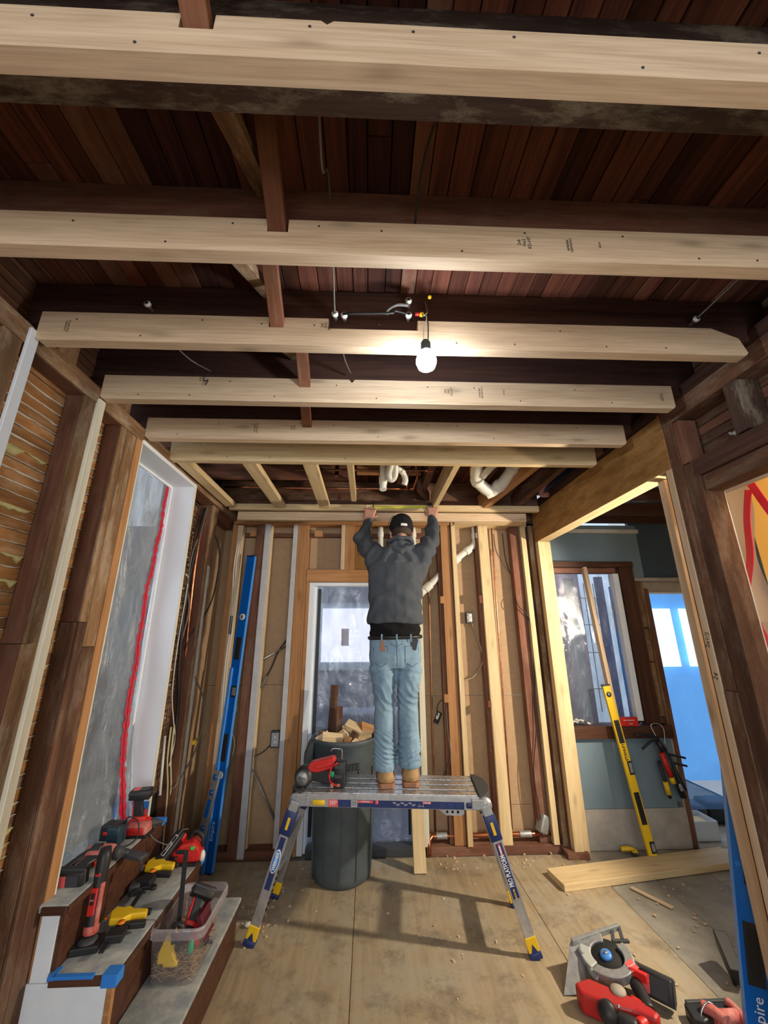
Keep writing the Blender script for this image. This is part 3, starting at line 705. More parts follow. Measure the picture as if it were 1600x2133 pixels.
# what is seen through the rear door: porch with a window of the neighbouring room
pr = struct('trim_1'); pr.name = 'wall_porch'; pr['kind'] = 'structure'; WM['wall_porch'] = M.Identity(4)
mb = MB(); mb.box(-2.0, 1.62, 5.6, 5.7, -0.1, 2.9); done(mb, 'porch_wall', plain('porch_wall', (0.24, 0.27, 0.34), 0.8, col2=(0.34, 0.37, 0.44), scale=2), pr)
mb = MB(); mb.box(-0.75, 0.80, 5.56, 5.60, 1.10, 1.95); done(mb, 'porch_window_frame', plain('pale_frame', (0.55, 0.68, 0.78), 0.5), pr)
mb = MB(); mb.box(-0.62, 0.02, 5.54, 5.56, 1.20, 1.88); mb.box(0.12, 0.70, 5.54, 5.56, 1.20, 1.88); done(mb, 'porch_window_pane', emis('daylit_window', (0.82, 0.84, 1.0), 0.55), pr)
mb = MB(); mb.box(-0.36, -0.26, 5.50, 5.54, 1.40, 1.62, 0.01); done(mb, 'pink_shade', plain('pink_shade', (0.55, 0.38, 0.40), 0.7), pr)
mb = MB(); mb.box(0.02, 0.12, 5.52, 5.54, 1.3, 1.6, 0.01); done(mb, 'blue_shape', plain('blue_shape', (0.25, 0.4, 0.65), 0.7), pr)
mb = MB(); mb.box(-1.2, 1.6, 3.66, 5.6, -0.06, -0.03); done(mb, 'porch_deck', plain('porch_deck', (0.20, 0.22, 0.28), 0.5), pr)
mb = MB(); mb.box(-0.4, 0.5, 4.6, 5.0, 0.0, 0.75, 0.02); done(mb, 'porch_bench', plain('porch_bench', (0.30, 0.33, 0.44), 0.6), pr)

# ================================================================ WALL RIGHT
wr = struct('wall_right')
Q = lambda n, m, x0, x1, y0, y1, z0, z1: board(n, m, x0, x1, y0, y1, z0, z1, wr)
mb = MB(); mb.box(1.50, 1.60, 1.795, 3.402, 2.333, 2.548, 0.001, seg=1)
hb = board('header_beam', LVL, 1.500, 1.602, 1.768, 3.46, 2.334, 2.63, label='thick yellow-brown laminated header beam over the right opening', cat='beam'); mb.b.free()
board('header_bottom_board', NEWY, 1.497, 1.618, 1.795, 3.40, 2.318, 2.333, hb) if False else None
board('beam_lamination', NEWY, 1.5005, 1.6015, 1.797, 3.458, 2.3325, 2.3338, hb, bev=0)  # pale skin under the beam, lamp light put into its colour
Q('trimmer_stud', NEW, 1.500, 1.540, 1.768, 1.806, 0.0, 2.333); Q('stud_filler', OLD, 1.548, 1.560, 1.80, 1.87, 0.0, 2.333)
Q('trimmer_stud', NEW, 1.562, 1.602, 1.905, 1.952, 0.0, 2.333)
tr_ = [o for o in wr.children]
mw = M.Translation((1.4995, 1.787, 1.52)) @ M.Rotation(R(-90), 4, 'Z') @ M.Rotation(R(90), 4, 'X') @ M.Rotation(R(78), 4, 'Z')
text('2x1/2', 0.030, mw, TEXTB, wr, 'handwriting'); mw2 = M.Translation((1.4995, 1.787, 1.37)) @ M.Rotation(R(-90), 4, 'Z') @ M.Rotation(R(90), 4, 'X') @ M.Rotation(R(70), 4, 'Z')
text('24', 0.030, mw2, TEXTB, wr, 'handwriting')
Q('post', OLD, 1.502, 1.602, 1.705, 1.765, 1.32, 2.62); Q('post', OLD, 1.500, 1.602, 1.703, 1.765, 0.0, 1.318)
Q('post', RED, 1.503, 1.59, 1.665, 1.702, 2.32, 2.545); Q('post', OLD, 1.504, 1.602, 1.625, 1.702, 0.0, 2.315)
Q('plaster_edge', PLASTER, 1.603, 1.612, 1.63, 1.66, 0.2, 2.16)
Q('top_plate', OLD, 1.500, 1.602, -1.0, 1.79, 2.552, 2.638)
Q('top_plate', DARK, 1.500, 1.602, -1.0, 3.4, 2.640, 2.70)
Q('opening_header', OLD, 1.515, 1.60, -0.6, 1.622, 2.165, 2.235); Q('opening_header', DARK, 1.500, 1.60, -0.6, 1.645, 2.238, 2.318)
Q('cripple_stud', PJO, 1.500, 1.60, 1.345, 1.405, 2.327, 2.550); Q('cripple_stud', DARK, 1.500, 1.60, 0.90, 0.95, 2.327, 2.550)
for i in range(14):
    zz = 2.17+i*0.049; board('lath_strip', OLD if i % 3 else RED, 1.605, 1.613, -1.0, 1.70 if zz > 2.27 else 1.574, zz, zz+0.044, wr)
mb = MB(); mb.box(1.618, 1.66, -1.0, 1.70, 2.17, 2.88); done(mb, 'plaster_backing', PLASTER, wr)
mb = MB(); rr = random.Random(2)
for i in range(9): mb.ball((1.603, 1.50+i*0.003, 2.385+0.0012*i+rr.uniform(-.006, .006)), (0.006, 0.007, rr.uniform(.004, .009)), u=6, v=4)
done(mb, 'plaster_key', PLASTER, wr)
# stack of studs at the back corner under the beam
Q('trimmer_stud', NEWY, 1.503, 1.572, 3.40, 3.458, 0.0, 2.332); Q('trimmer_stud', NEWY, 1.575, 1.618, 3.41, 3.458, 0.0, 2.332)
Q('corner_stud', RED, 1.50, 1.53, 3.46, 3.60, 0.0, 2.33)
Q('sill_block', RED, 1.44, 1.60, 3.38, 3.60, -0.005, 0.04)

# ================================================================ SIDE ROOM
wsr = struct('wall_back_side_room')
def slab(name, m, x0, x1, y0, y1, z0, z1, par=wsr, bev=0):
    mb = MB(); mb.box(x0, x1, y0, y1, z0, z1, bev); return done(mb, name, m, par)
slab('wall_panel', BLUEW, 1.60, 2.37, 3.53, 3.60, 2.17, 2.52); slab('wall_panel', BLUEW, 2.37, 2.505, 3.53, 3.60, 2.02, 2.52)
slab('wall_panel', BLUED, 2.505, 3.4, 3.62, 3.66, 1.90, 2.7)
slab('wall_panel', BLUEW, 1.60, 2.395, 3.50, 3.60, 0.265, 0.745); slab('wall_panel', BLUEW, 2.395, 2.44, 3.502, 3.60, 0.30, 0.745)
slab('bare_plaster_patch', BAREW, 1.60, 2.50, 3.498, 3.60, 0.0, 0.262); slab('bare_plaster_patch', BAREW, 2.44, 2.492, 3.499, 3.60, 0.262, 0.735)
slab('picture_rail', BAREW, 2.37, 3.4, 3.50, 3.62, 1.995, 2.03, bev=0.01); slab('picture_rail_step', BAREW, 2.50, 3.4, 3.56, 3.62, 1.90, 1.995)
slab('ceiling_edge', PLASTER, 1.60, 2.51, 3.50, 3.60, 2.44, 2.475)
win = struct('window_1')
B2 = lambda n, m, x0, x1, y0, y1, z0, z1: board(n, m, x0, x1, y0, y1, z0, z1, win)
B2('window_head', STAIN, 1.60, 2.37, 3.455, 3.56, 2.115, 2.165); B2('window_head', RED, 1.60, 2.22, 3.49, 3.56, 2.065, 2.113)
B2('window_casing', STAIN, 2.245, 2.37, 3.47, 3.56, 0.845, 2.16); B2('window_casing', WHITED, 2.185, 2.235, 3.48, 3.56, 0.87, 2.06)
B2('window_sill', STAIN, 1.60, 2.44, 3.45, 3.60, 0.75, 0.84); B2('jack_stud', OLD, 2.372, 2.44, 3.53, 3.60, 0.845, 1.99); B2('jack_stud', OLDL, 2.43, 2.452, 3.49, 3.60, 0.745, 1.99)
B2('jack_stud', RED, 2.455, 2.49, 3.49, 3.60, 0.0, 1.93); B2('jack_block', OLDL, 2.375, 2.43, 3.50, 3.535, 1.60, 1.99); B2('jack_block', OLDL, 2.38, 2.43, 3.50, 3.535, 1.32, 1.585); B2('jack_block', OLDL, 2.385, 2.43, 3.50, 3.535, 0.9, 1.31)
B2('window_mullion', plain('pale_blue_sash', (0.30, 0.42, 0.52), 0.5), 1.86, 1.94, 3.72, 3.76, 0.86, 2.05)
B2('window_mullion', plain('blue_sash', (0.10, 0.16, 0.42), 0.5), 2.10, 2.165, 3.62, 3.66, 0.86, 2.05)
for zz in (1.08, 1.38, 1.62, 1.86): B2('sash_bar', DGREY, 1.98, 2.16, 3.70, 3.706, zz, zz+0.006)
for xx in (2.02, 2.11): B2('sash_bar', DGREY, xx, xx+0.006, 3.70, 3.706, 0.9, 2.0)
B2('blue_tape_edge', TAPEB, 2.165, 2.178, 3.535, 3.55, 0.88, 1.95)
slab('outside_wall', plain('outside_siding', (0.24, 0.20, 0.26), 0.8), 1.75, 2.46, 4.6, 4.65, -0.1, 2.9, win)
slab('outside_sky', emis('overcast_daylight', (0.62, 0.78, 0.95), 0.30), 2.47, 2.98, 4.66, 4.68, -0.1, 2.9, win)
wp = thing('plastic_sheet', 'smoky clear plastic sheet covering the side room window', 'plastic sheet', (1.90, 3.52, 0.85))
def f(u, v):
    x_ = 1.60+u*0.60; z_ = 0.845+v*1.235
    n_ = noise.noise(V((x_*8, z_*4, 9)))*0.012+noise.noise(V((x_*25, z_*14, 4)))*0.004
    return V((x_, 3.535+n_, z_))
mb = MB(); mb.grid(f, 50, 80); world(mb, 'sheet', SHEET_W, wp)
board2('window_prop', NEW, (1.925, 3.475, 2.115), (1.985, 3.44, 0.842), 0.032, 0.05, (0, 1, 0), label='narrow pale wooden strip standing in front of the plastic-covered window', cat='wood strip')
# doorway with blue lit plastic
d3 = struct('door_3')
board('door_head', WHITE, 2.50, 3.3, 3.50, 3.56, 1.885, 1.897, d3)
dp = thing('plastic_sheet', 'plastic sheet with blue daylight in its tint, filling the doorway in the side room', 'plastic sheet', (2.85, 3.56, 0.0))
mb = MB(); mb.grid(lambda u, v: V((2.495+u*0.85, 3.575+noise.noise(V((u*5, v*4, 1)))*0.01, 0.22+v*1.67)), 20, 40); world(mb, 'sheet', SHEET_B, dp)
slab('outside_wall', emis('daylight_through_doorway', (0.13, 0.40, 0.85), 0.42), 2.5, 5.2, 5.2, 5.25, -0.1, 2.4, d3)  # panel glows by itself, standing in for blue daylight beyond the doorway
for xx in (3.55, 4.02): slab('far_window_pane', emis('far_window_light', (0.85, 1.0, 1.0), 0.9), xx, xx+0.34, 5.12, 5.15, 1.15, 1.85, d3)
slab('side_room_wall', BLUEW, 3.2, 3.25, -1.5, 3.45, 0, 2.9, wsr); slab('yellow_wall', YELLOWW, 2.0, 2.05, -1.5, 1.93, 0, 2.62, wsr)
slab('side_room_wall_lower', BLUEW, 3.19, 3.2, -1.5, 3.45, 0, 0.1, wsr)
# side room ceiling: dark joists, foil faced insulation
csr = struct('ceiling_side_room')
mb = MB(); mb.grid(lambda u, v: V((1.62+u*1.75, 1.2+v*2.35, 2.62+0.03*math.sin(v*38)+noise.noise(V((u*9, v*12, 3)))*0.03)), 50, 70)
done(mb, 'foil_insulation', plain('foil_insulation', (0.32, 0.34, 0.38), 0.28, 0.85, col2=(0.12, 0.10, 0.11), scale=9), csr, kind='stuff')
for yy in (2.0, 2.4, 2.8, 3.2, 3.45): board('old_joist', DARK, 1.62, 3.4, yy, yy+0.045, 2.53, 2.66, csr)
mb = MB(); mb.box(1.6, 3.4, -1.0, 3.62, 2.70, 2.74); done(mb, 'upper_floor', BLACKM, csr)
# yellow lit plastic with red zipper, in the near right opening
rz = thing('zipper_sheet', 'milky plastic sheet with a looping red zipper tape hanging in the near right opening', 'plastic sheet', (1.74, 1.6, 0.3))
mb = MB(); mb.grid(lambda u, v: V((1.78+0.02*math.sin(v*9+u*5)+noise.noise(V((u*6, v*5, 8)))*0.02, 1.20+u*0.62, 0.3+v*1.30)), 24, 50); world(mb, 'sheet', plastic_sheet('yellow_lit_sheet', (0.6, 0.56, 0.5), 0.5, 0.2, 5), rz)
mb = MB(); mb.grid(lambda u, v: V((1.80+0.02*math.sin(v*11), 1.755+u*0.12-0.05*v, 1.5+v*0.9)), 10, 30); world(mb, 'folded_edge', plain('milky_plastic', (0.55, 0.50, 0.42), 0.5), rz)
mb = MB(); mb.grid(lambda u, v: V((1.82, 1.80+u*0.06-0.03*v, 1.5+v*0.8)), 4, 8); world(mb, 'blue_stripe', plain('lilac_edge', (0.22, 0.26, 0.48), 0.6), rz)
def tape(pts, w0, w1, par, name='zipper_tape'):
    p = smoothpts(pts, 8); mb = MB(); rows = []
    for i, q in enumerate(p):
        d = (p[min(i+1, len(p)-1)]-p[max(i-1, 0)]).normalized(); s_ = V((1, 0, 0)).cross(d).normalized(); wd = w0+(w1-w0)*i/(len(p)-1)
        rows.append((mb.b.verts.new(q+s_*wd/2), mb.b.verts.new(q-s_*wd/2), mb.b.verts.new(q-s_*wd/2+V((.004, 0, 0))), mb.b.verts.new(q+s_*wd/2+V((.004, 0, 0)))))
    for a, b_ in zip(rows, rows[1:]):
        for k in range(4): mb.b.faces.new((a[k], a[(k+1) % 4], b_[(k+1) % 4], b_[k]))
    return world(mb, name, TAPER, par)
tape([(1.75, 1.665, 2.295), (1.75, 1.628, 2.17), (1.75, 1.58, 2.03), (1.75, 1.53, 1.93)], 0.036, 0.034, rz)
tape([(1.746, 1.655, 2.18), (1.746, 1.70, 2.05), (1.746, 1.735, 1.88), (1.746, 1.80, 1.70), (1.746, 1.765, 1.50), (1.746, 1.71, 1.25), (1.746, 1.66, 1.0)], 0.032, 0.036, rz)
mb = MB(); mb.tube([(0, 0, 0), (0.012, 0, 0)], 0.036, 24); world(mb, 'tape_roll_end', TAPER, rz); 
bpy.data.objects['tape_roll_end'].matrix_local = wm(rz).inverted() @ M.Translation((1.74, 1.585, 1.905))
# ================================================================ HANGING BULB
bu = thing('hanging_bulb', 'lit bare bulb hanging by a black and a white wire from an old joist', 'light bulb', (0.195, 1.165, 2.42))
mb = MB(); mb.lathe([(0, -0.038), (0.015, -0.035), (0.029, -0.024), (0.0355, -0.004), (0.034, 0.012), (0.026, 0.028), (0.017, 0.040), (0, 0.041)], M.Translation((0, 0, 0.042)), 28)
done(mb, 'bulb_glass', BULB, bu)
mb = MB(); mb.lathe([(0, 0.078), (0.019, 0.078), (0.0205, 0.085), (0.018, 0.090), (0.0175, 0.118), (0.012, 0.128), (0, 0.128)], None, 20); done(mb, 'lamp_socket', DGREY, bu)
wire('black_wire', [(0.204, 1.165, 2.545), (0.207, 1.168, 2.60), (0.207, 1.172, 2.64), (0.200, 1.185, 2.665), (0.190, 1.19, 2.69)], 0.0022, WIREB, bu)
wire('white_wire', [(0.190, 1.165, 2.545), (0.191, 1.168, 2.60), (0.203, 1.172, 2.65), (0.203, 1.19, 2.685), (0.192, 1.20, 2.692)], 0.0022, WIREW, bu)
mb = MB(); mb.tube([(0.197, 1.195, 2.693), (0.183, 1.195, 2.694)], 0.0085, 8); world(mb, 'wire_connector', YEL, bu)
mb = MB(); mb.tube([(0.183, 1.195, 2.694), (0.166, 1.195, 2.695)], 0.0065, 8); world(mb, 'wire_connector_end', REDP, bu)
wire('feed_cable', [(0.192, 1.20, 2.692), (0.205, 1.205, 2.705), (0.213, 1.21, 2.72), (0.213, 1.225, 2.76), (0.213, 1.243, 2.80)], 0.004, WIREG, bu)
mb = MB(); mb.ball((0.222, 1.19, 2.772), 0.0075); world(mb, 'yellow_wire_nut', YEL, bu)

# ================================================================ PIPES
def pipe(pts, r, mat, parent, name='pipe', n=14, sm=5):
    mb = MB(); mb.tube(smoothpts(pts, sm), r, n); return world(mb, name, mat, parent)
def collar(p0, p1, r, mat, parent, name='pipe_collar'):
    mb = MB(); p0, p1 = V(p0), V(p1); mb.tube([p0, p0.lerp(p1, .05), p0.lerp(p1, .95), p1], [r*.97, r, r, r*.97], 18); return world(mb, name, mat, parent)
pv = thing('drain_pipe', 'white plastic drain pipe running diagonally across the right studs of the back wall', 'pipe', (0.4, 3.55, 1.4))
pipe([(0.985, 3.555, 2.52), (0.985, 3.555, 2.40), (0.975, 3.555, 2.345), (0.93, 3.555, 2.30), (0.80, 3.555, 2.20), (0.42, 3.555, 1.85), (0.36, 3.555, 1.78), (0.33, 3.555, 1.6)], 0.030, PVC, pv)
collar((0.985, 3.555, 2.44), (0.985, 3.555, 2.39), 0.036, PVC, pv); collar((0.925, 3.555, 2.295), (0.885, 3.555, 2.265), 0.037, PVC, pv); collar((0.82, 3.555, 2.215), (0.775, 3.555, 2.178), 0.036, PVC, pv); collar((0.55, 3.555, 1.97), (0.50, 3.555, 1.925), 0.037, PVC, pv)
for x_, nm_, z0_ in ((0.105, 'upright white plastic pipe behind the left shoulder of the worker', 2.16), (0.405, 'upright white plastic pipe behind the right shoulder of the worker', 1.95)):
    p = thing('vent_pipe', nm_, 'pipe', (x_, 3.53, z0_), group=None)
    pipe([(x_, 3.545, z0_), (x_, 3.545, 2.3), (x_, 3.545, 2.49)], 0.024, PVC, p); collar((x_, 3.545, 2.40), (x_, 3.545, 2.45), 0.029, PVC, p)
tp = thing('drain_trap', 'white plastic drain elbows forming a V in the ceiling bay right of the worker', 'pipe', (0.93, 2.85, 2.58))
pipe([(0.79, 2.5, 2.80), (0.80, 2.70, 2.745), (0.83, 2.83, 2.695), (0.89, 2.89, 2.655), (0.965, 2.93, 2.622)], 0.047, PVC, tp)
pipe([(0.93, 2.95, 2.618), (0.975, 2.92, 2.632), (1.03, 2.85, 2.665), (1.08, 2.70, 2.74), (1.11, 2.45, 2.81)], 0.047, PVC, tp)
pipe([(0.855, 2.76, 2.69), (0.89, 2.66, 2.72), (0.93, 2.60, 2.75), (0.97, 2.50, 2.80)], 0.028, PVC, tp)
for a, b_ in (((0.80, 2.58, 2.77), (0.805, 2.64, 2.755)), ((0.825, 2.81, 2.69), (0.845, 2.855, 2.675)), ((1.00, 2.885, 2.648), (1.025, 2.855, 2.663)), ((1.07, 2.73, 2.725), (1.082, 2.69, 2.745))): collar(a, b_, 0.053, PVC, tp)
t2 = thing('drain_trap', 'white plastic drain loop in the ceiling bay above the left hand of the worker', 'pipe', (0.16, 2.66, 2.55))
pipe([(0.098, 2.50, 2.80), (0.098, 2.56, 2.76), (0.098, 2.66, 2.67), (0.098, 2.71, 2.58), (0.098, 2.71, 2.555)], 0.026, PVC, t2)
collar((0.098, 2.69, 2.65), (0.098, 2.715, 2.60), 0.031, PVC, t2)
pipe([(0.178, 2.50, 2.80), (0.178, 2.56, 2.74), (0.18, 2.63, 2.64), (0.155, 2.65, 2.61), (0.135, 2.62, 2.64), (0.15, 2.56, 2.70)], 0.024, PVC, t2)
pipe([(0.18, 2.60, 2.68), (0.215, 2.62, 2.68), (0.245, 2.66, 2.66), (0.26, 2.68, 2.62), (0.25, 2.69, 2.585)], 0.021, PVC, t2)
collar((0.222, 2.625, 2.677), (0.24, 2.65, 2.668), 0.025, PVC, t2); collar((0.178, 2.535, 2.77), (0.178, 2.57, 2.73), 0.028, PVC, t2)
c1 = thing('copper_pipe', 'long bright copper pipe crossing the ceiling bay in front of the worker', 'pipe', (-0.4, 3.02, 2.67))
pipe([(-1.17, 3.03, 2.685), (-0.4, 3.03, 2.68), (0.33, 3.02, 2.68)], 0.0085, COPPER, c1, sm=3)
for a in (-0.12, 0.28, 0.33): collar((a, 3.025, 2.68), (a+0.03, 3.025, 2.68), 0.012, COPPER, c1)
pipe([(0.30, 3.02, 2.68), (0.302, 2.96, 2.70), (0.30, 2.86, 2.74), (0.325, 2.78, 2.76)], 0.008, COPPER, c1); pipe([(0.355, 3.0, 2.68), (0.375, 2.86, 2.74), (0.35, 2.76, 2.76), (0.34, 2.66, 2.79)], 0.008, COPPER, c1)
for a in ((0.30, 2.96, 2.70), (0.302, 2.88, 2.735), (0.372, 2.87, 2.735), (0.36, 2.80, 2.75), (0.355, 3.0, 2.68)):
    mb = MB(); mb.ball(a, 0.0135, u=10, v=6); world(mb, 'pipe_fitting', COPPER, c1)
c2_ = thing('copper_pipe', 'tarnished copper pipe crossing the ceiling bay, the nearer one', 'pipe', (0, 2.6, 2.68))
pipe([(-0.55, 2.68, 2.69), (0.0, 2.67, 2.69), (0.50, 2.66, 2.69)], 0.009, COPD, c2_, sm=3); collar((0.40, 2.662, 2.69), (0.46, 2.66, 2.69), 0.0125, COPPER, c2_)
for x_ in (-0.44, -0.25, -0.24): 
    pipe([(x_, 2.70+abs(x_)*.1, 2.66), (x_, 2.72+abs(x_)*.1, 2.72), (x_, 2.73+abs(x_)*.1, 2.80)], 0.010, COPPER, c2_, 'pipe_stub')
c3 = thing('copper_pipe', 'thick copper heating pipe with elbow low along the back wall, right of the door', 'pipe', (0.9, 3.54, 0.02))
pipe([(0.46, 3.50, -0.01), (0.46, 3.50, 0.05), (0.465, 3.51, 0.085), (0.49, 3.53, 0.10), (0.55, 3.535, 0.10), (1.42, 3.535, 0.10)], 0.0165, COPPER, c3)
for a, b_, m_ in ((0.52, 0.60, GALV), (1.15, 1.24, GALV), (1.32, 1.36, COPD)): collar((a, 3.535, 0.10), (b_, 3.535, 0.10), 0.022, m_, c3)
mb = MB(); mb.box(1.30, 1.37, 3.49, 3.56, 0.11, 0.23, 0.01, rot(0, 25, 20)); world(mb, 'pipe_valve', GALV, c3)
c4 = thing('riser_pipe', 'thin copper riser between the wide pale stud and the corner of the back wall', 'pipe', (1.13, 3.585, 0.1)); pipe([(1.155, 3.59, 2.50), (1.14, 3.59, 1.6), (1.115, 3.59, 0.11)], 0.0065, COPPER, c4, sm=3); collar((1.153, 3.59, 2.30), (1.151, 3.59, 2.24), 0.010, COPPER, c4)
c5 = thing('riser_pipe', 'thin brown riser beside the orange stud right of the worker', 'pipe', (0.53, 3.58, 0.1)); pipe([(0.545, 3.585, 2.45), (0.53, 3.585, 1.2), (0.52, 3.585, 0.11)], 0.0085, COPD, c5, sm=3)
c6 = thing('copper_pipe', 'copper pipe running down the left wall beside the white door frame', 'pipe', (-1.28, 3.0, 0.6)); pipe([(-1.28, 3.033, 2.50), (-1.28, 2.976, 2.326), (-1.285, 2.965, 1.96), (-1.285, 3.0, 1.523), (-1.285, 3.04, 0.988), (-1.285, 3.03, 0.6)], 0.011, COPPER, c6)
collar((-1.28, 3.01, 2.43), (-1.28, 2.99, 2.38), 0.015, COPPER, c6)
# cables on the left wall
def cable(name, pts, r, mat, label, cat='cable', n=6): return wire(name, pts, r, mat, None, n, 8, label=label, cat=cat)
cable('cable', [(-1.275, 3.015, 2.54), (-1.275, 3.114, 2.403), (-1.21, 3.2, 2.194), (-1.21, 3.20, 1.883), (-1.22, 3.10, 1.693), (-1.245, 3.0, 1.589), (-1.27, 2.95, 1.45)], 0.006, WIREB, 'thick black cable bowing over the worn post on the left wall, upper part')
cable('cable', [(-1.27, 2.972, 2.479), (-1.27, 2.922, 2.275), (-1.28, 2.887, 1.949), (-1.27, 2.86, 1.80), (-1.28, 2.88, 1.619), (-1.28, 2.924, 1.308), (-1.28, 2.99, 1.062), (-1.27, 2.95, 0.7)], 0.010, WIREB, 'bundle of old black cables just left of the copper pipe')
cable('cable', [(-1.27, 3.0, 2.50), (-1.27, 2.95, 2.30), (-1.27, 2.86, 2.12), (-1.27, 2.85, 1.9), (-1.28, 2.95, 1.72), (-1.28, 2.90, 1.5)], 0.006, WIREG, 'grey old cable hanging beside the black bundle on the left wall')
cable('cable', [(-1.26, 2.991, 1.37), (-1.215, 3.08, 1.234), (-1.21, 3.24, 1.094), (-1.21, 3.28, 0.919), (-1.21, 3.18, 0.753), (-1.23, 2.96, 0.612)], 0.006, WIREG, 'grey cable looping out to the right over the post, lower part of the left wall')
cable('cable', [(-1.27, 2.794, 1.952), (-1.27, 2.851, 1.893), (-1.27, 2.83, 1.494), (-1.27, 2.85, 1.194), (-1.275, 2.93, 1.024), (-1.27, 2.98, 0.9), (-1.26, 2.93, 0.75)], 0.004, WIREW, 'thin white cable on the mesh right of the white door frame')
for dy, lb in ((0, 'cream cable dropping behind the top step, left one of the pair'), (0.045, 'cream cable dropping behind the top step, right one of the pair')):
    cable('cable', [(-1.27, 2.90+dy, 0.98), (-1.26, 2.89+dy, 0.8), (-1.26, 2.95+dy, 0.62), (-1.26, 2.98+dy, 0.4), (-1.25, 3.0+dy, 0.1)], 0.006, WIREY, lb)
for i, a in enumerate((0.0, 0.018)):
    cable('cable', [(-1.14-a, 3.47, 2.36), (-1.155-a, 3.475, 2.1), (-1.13-a, 3.475, 1.7), (-1.14-a, 3.475, 1.3), (-1.125-a, 3.47, 0.9)], 0.004, WIREW, ('pale cable stapled along the first pale stud of the back wall', 'pale cable beside the stapled one at the back left corner stud')[i])
cable('cable', [(-1.07, 3.50, 1.08), (-1.04, 3.49, 0.98), (-1.09, 3.49, 0.88), (-1.03, 3.49, 0.75), (-1.06, 3.50, 0.5), (-1.09, 3.5, 0.1)], 0.007, WIREG, 'tangled grey cables behind the long blue level')
mb = MB(); mb.tube([(-1.255, 2.80, 0.95), (-1.20, 2.72, 0.66)], 0.008, 8); done(mb, 'white_rod', PVC, label='short white rod leaning in the corner behind the standing cordless drill', cat='rod')
mb = MB(); mb.tube([(-1.20, 3.12, 0.835), (-1.215, 3.20, 0.84)], 0.012, 8); done(mb, 'cable_tag', YEL, label='yellow and red tag tied on the grey cable of the left wall', cat='tag')
mb = MB(); mb.box(-1.16, -1.14, 3.472, 3.484, 1.55, 1.70, 0.004); done(mb, 'latch', BLACK, label='black metal latch screwed on the pale stud in the back left corner', cat='latch')
# electrical on the back wall
def outlet(name, x_, z_, lb, w=0.045, h=0.075, m1=GALV, m2=PINKL):
    t = thing(name, lb, 'outlet', (x_, 3.60, z_)); mb = MB(); mb.box(-w/2-.008, w/2+.008, -0.03, 0.012, -h/2-.01, h/2+.01, 0.004); done(mb, 'box', DGREY, t)
    mb = MB(); mb.box(-w/2, w/2, -0.038, -0.029, -h/2, h/2, 0.003); done(mb, 'cover', m1, t)
    for dz in (-.018, .018): mb = MB(); mb.lathe([(0, 0), (.013, 0), (.013, .004), (0, .004)], M.Translation((0, -0.038, dz)) @ rot(90), 14); done(mb, 'socket', m2, t)
    return t
outlet('outlet', 0.885, 1.683, 'small grey outlet box between the two pale studs right of the worker')
outlet('outlet', -0.735, 0.75, 'grey outlet box low between the two grey strips left of the rear door', 0.06, 0.10)
cable('cable', [(0.90, 3.57, 1.64), (0.965, 3.56, 1.43), (0.97, 3.56, 1.313), (0.884, 3.57, 1.2), (0.78, 3.58, 1.17)], 0.006, plain('beige_cable', (0.35, 0.27, 0.18), 0.6), 'beige cable curving down from the outlet right of the worker')
cable('cable', [(-0.728, 3.60, 0.80), (-0.765, 3.60, 1.065), (-0.75, 3.60, 1.156), (-0.698, 3.60, 1.21)], 0.003, plain('beige_cable2', (0.45, 0.36, 0.25), 0.6), 'thin beige wire rising from the outlet left of the rear door')
cable('cable', [(-0.76, 3.58, 0.72), (-0.82, 3.57, 0.666), (-0.89, 3.55, 0.635)], 0.004, WIREB, 'short black wire left of the low outlet box')
cable('cable', [(-0.69, 3.56, 1.51), (-0.76, 3.57, 1.41), (-0.81, 3.57, 1.28), (-0.84, 3.56, 1.22)], 0.006, WIREB, 'black cable curving down to the grey plug between the grey strips')
mb = MB(); mb.tube([(-0.84, 3.56, 1.22), (-0.872, 3.55, 1.13)], [0.011, 0.009], 8); done(mb, 'cable_plug', WIREG, label='grey cable plug hanging between the two grey strips', cat='plug')
mb = MB(); mb.tube([(-1.072, 3.56, 1.243), (-0.69, 3.56, 1.455)], 0.007, 8); done(mb, 'metal_rod', CHROME, label='thin steel rod crossing slanted behind the blue level and red stud', cat='rod')
mb = MB(); mb.tube([(-0.891, 3.54, 0.558), (-0.696, 3.57, 0.206)], 0.008, 8); done(mb, 'metal_rod', GALV, label='grey rod leaning low between the two grey strips', cat='rod')
cable('cable', [(0.642, 3.51, 1.02), (0.60, 3.52, 1.03), (0.569, 3.55, 0.98), (0.572, 3.58, 0.90)], 0.004, WIREB, 'black wire arching to the broken switch right of the jeans')
cable('cable', [(0.63, 3.50, 0.97), (0.632, 3.49, 0.803), (0.645, 3.49, 0.63), (0.60, 3.55, 0.491), (0.57, 3.57, 0.3)], 0.006, plain('brown_cable', (0.09, 0.07, 0.06), 0.6), 'brown cable running down beside the orange stud')
mb = MB(); mb.box(-0.02, 0.02, -0.012, 0.012, -0.045, 0.045, 0.006, rot(0, 25, 0)); o_ = done(mb, 'switch', BLACK, None, M.Translation((0.575, 3.59, 0.89)), label='broken black and white switch hanging in the wall right of the jeans', cat='switch')
mb = MB(); mb.box(-0.012, 0.008, -0.016, -0.008, -0.01, 0.04, 0.003, rot(0, 25, 0)); done(mb, 'switch_plate', PVC, o_)
cable('cable', [(1.262, 3.61, 2.456), (1.27, 3.605, 2.2), (1.325, 3.59, 1.963), (1.30, 3.50, 1.793), (1.395, 3.50, 1.60), (1.355, 3.50, 0.866), (1.30, 3.51, 0.521), (1.32, 3.51, 0.133)], 0.0035, WIREB, 'thin dark wire wandering down the last bay of the back wall')
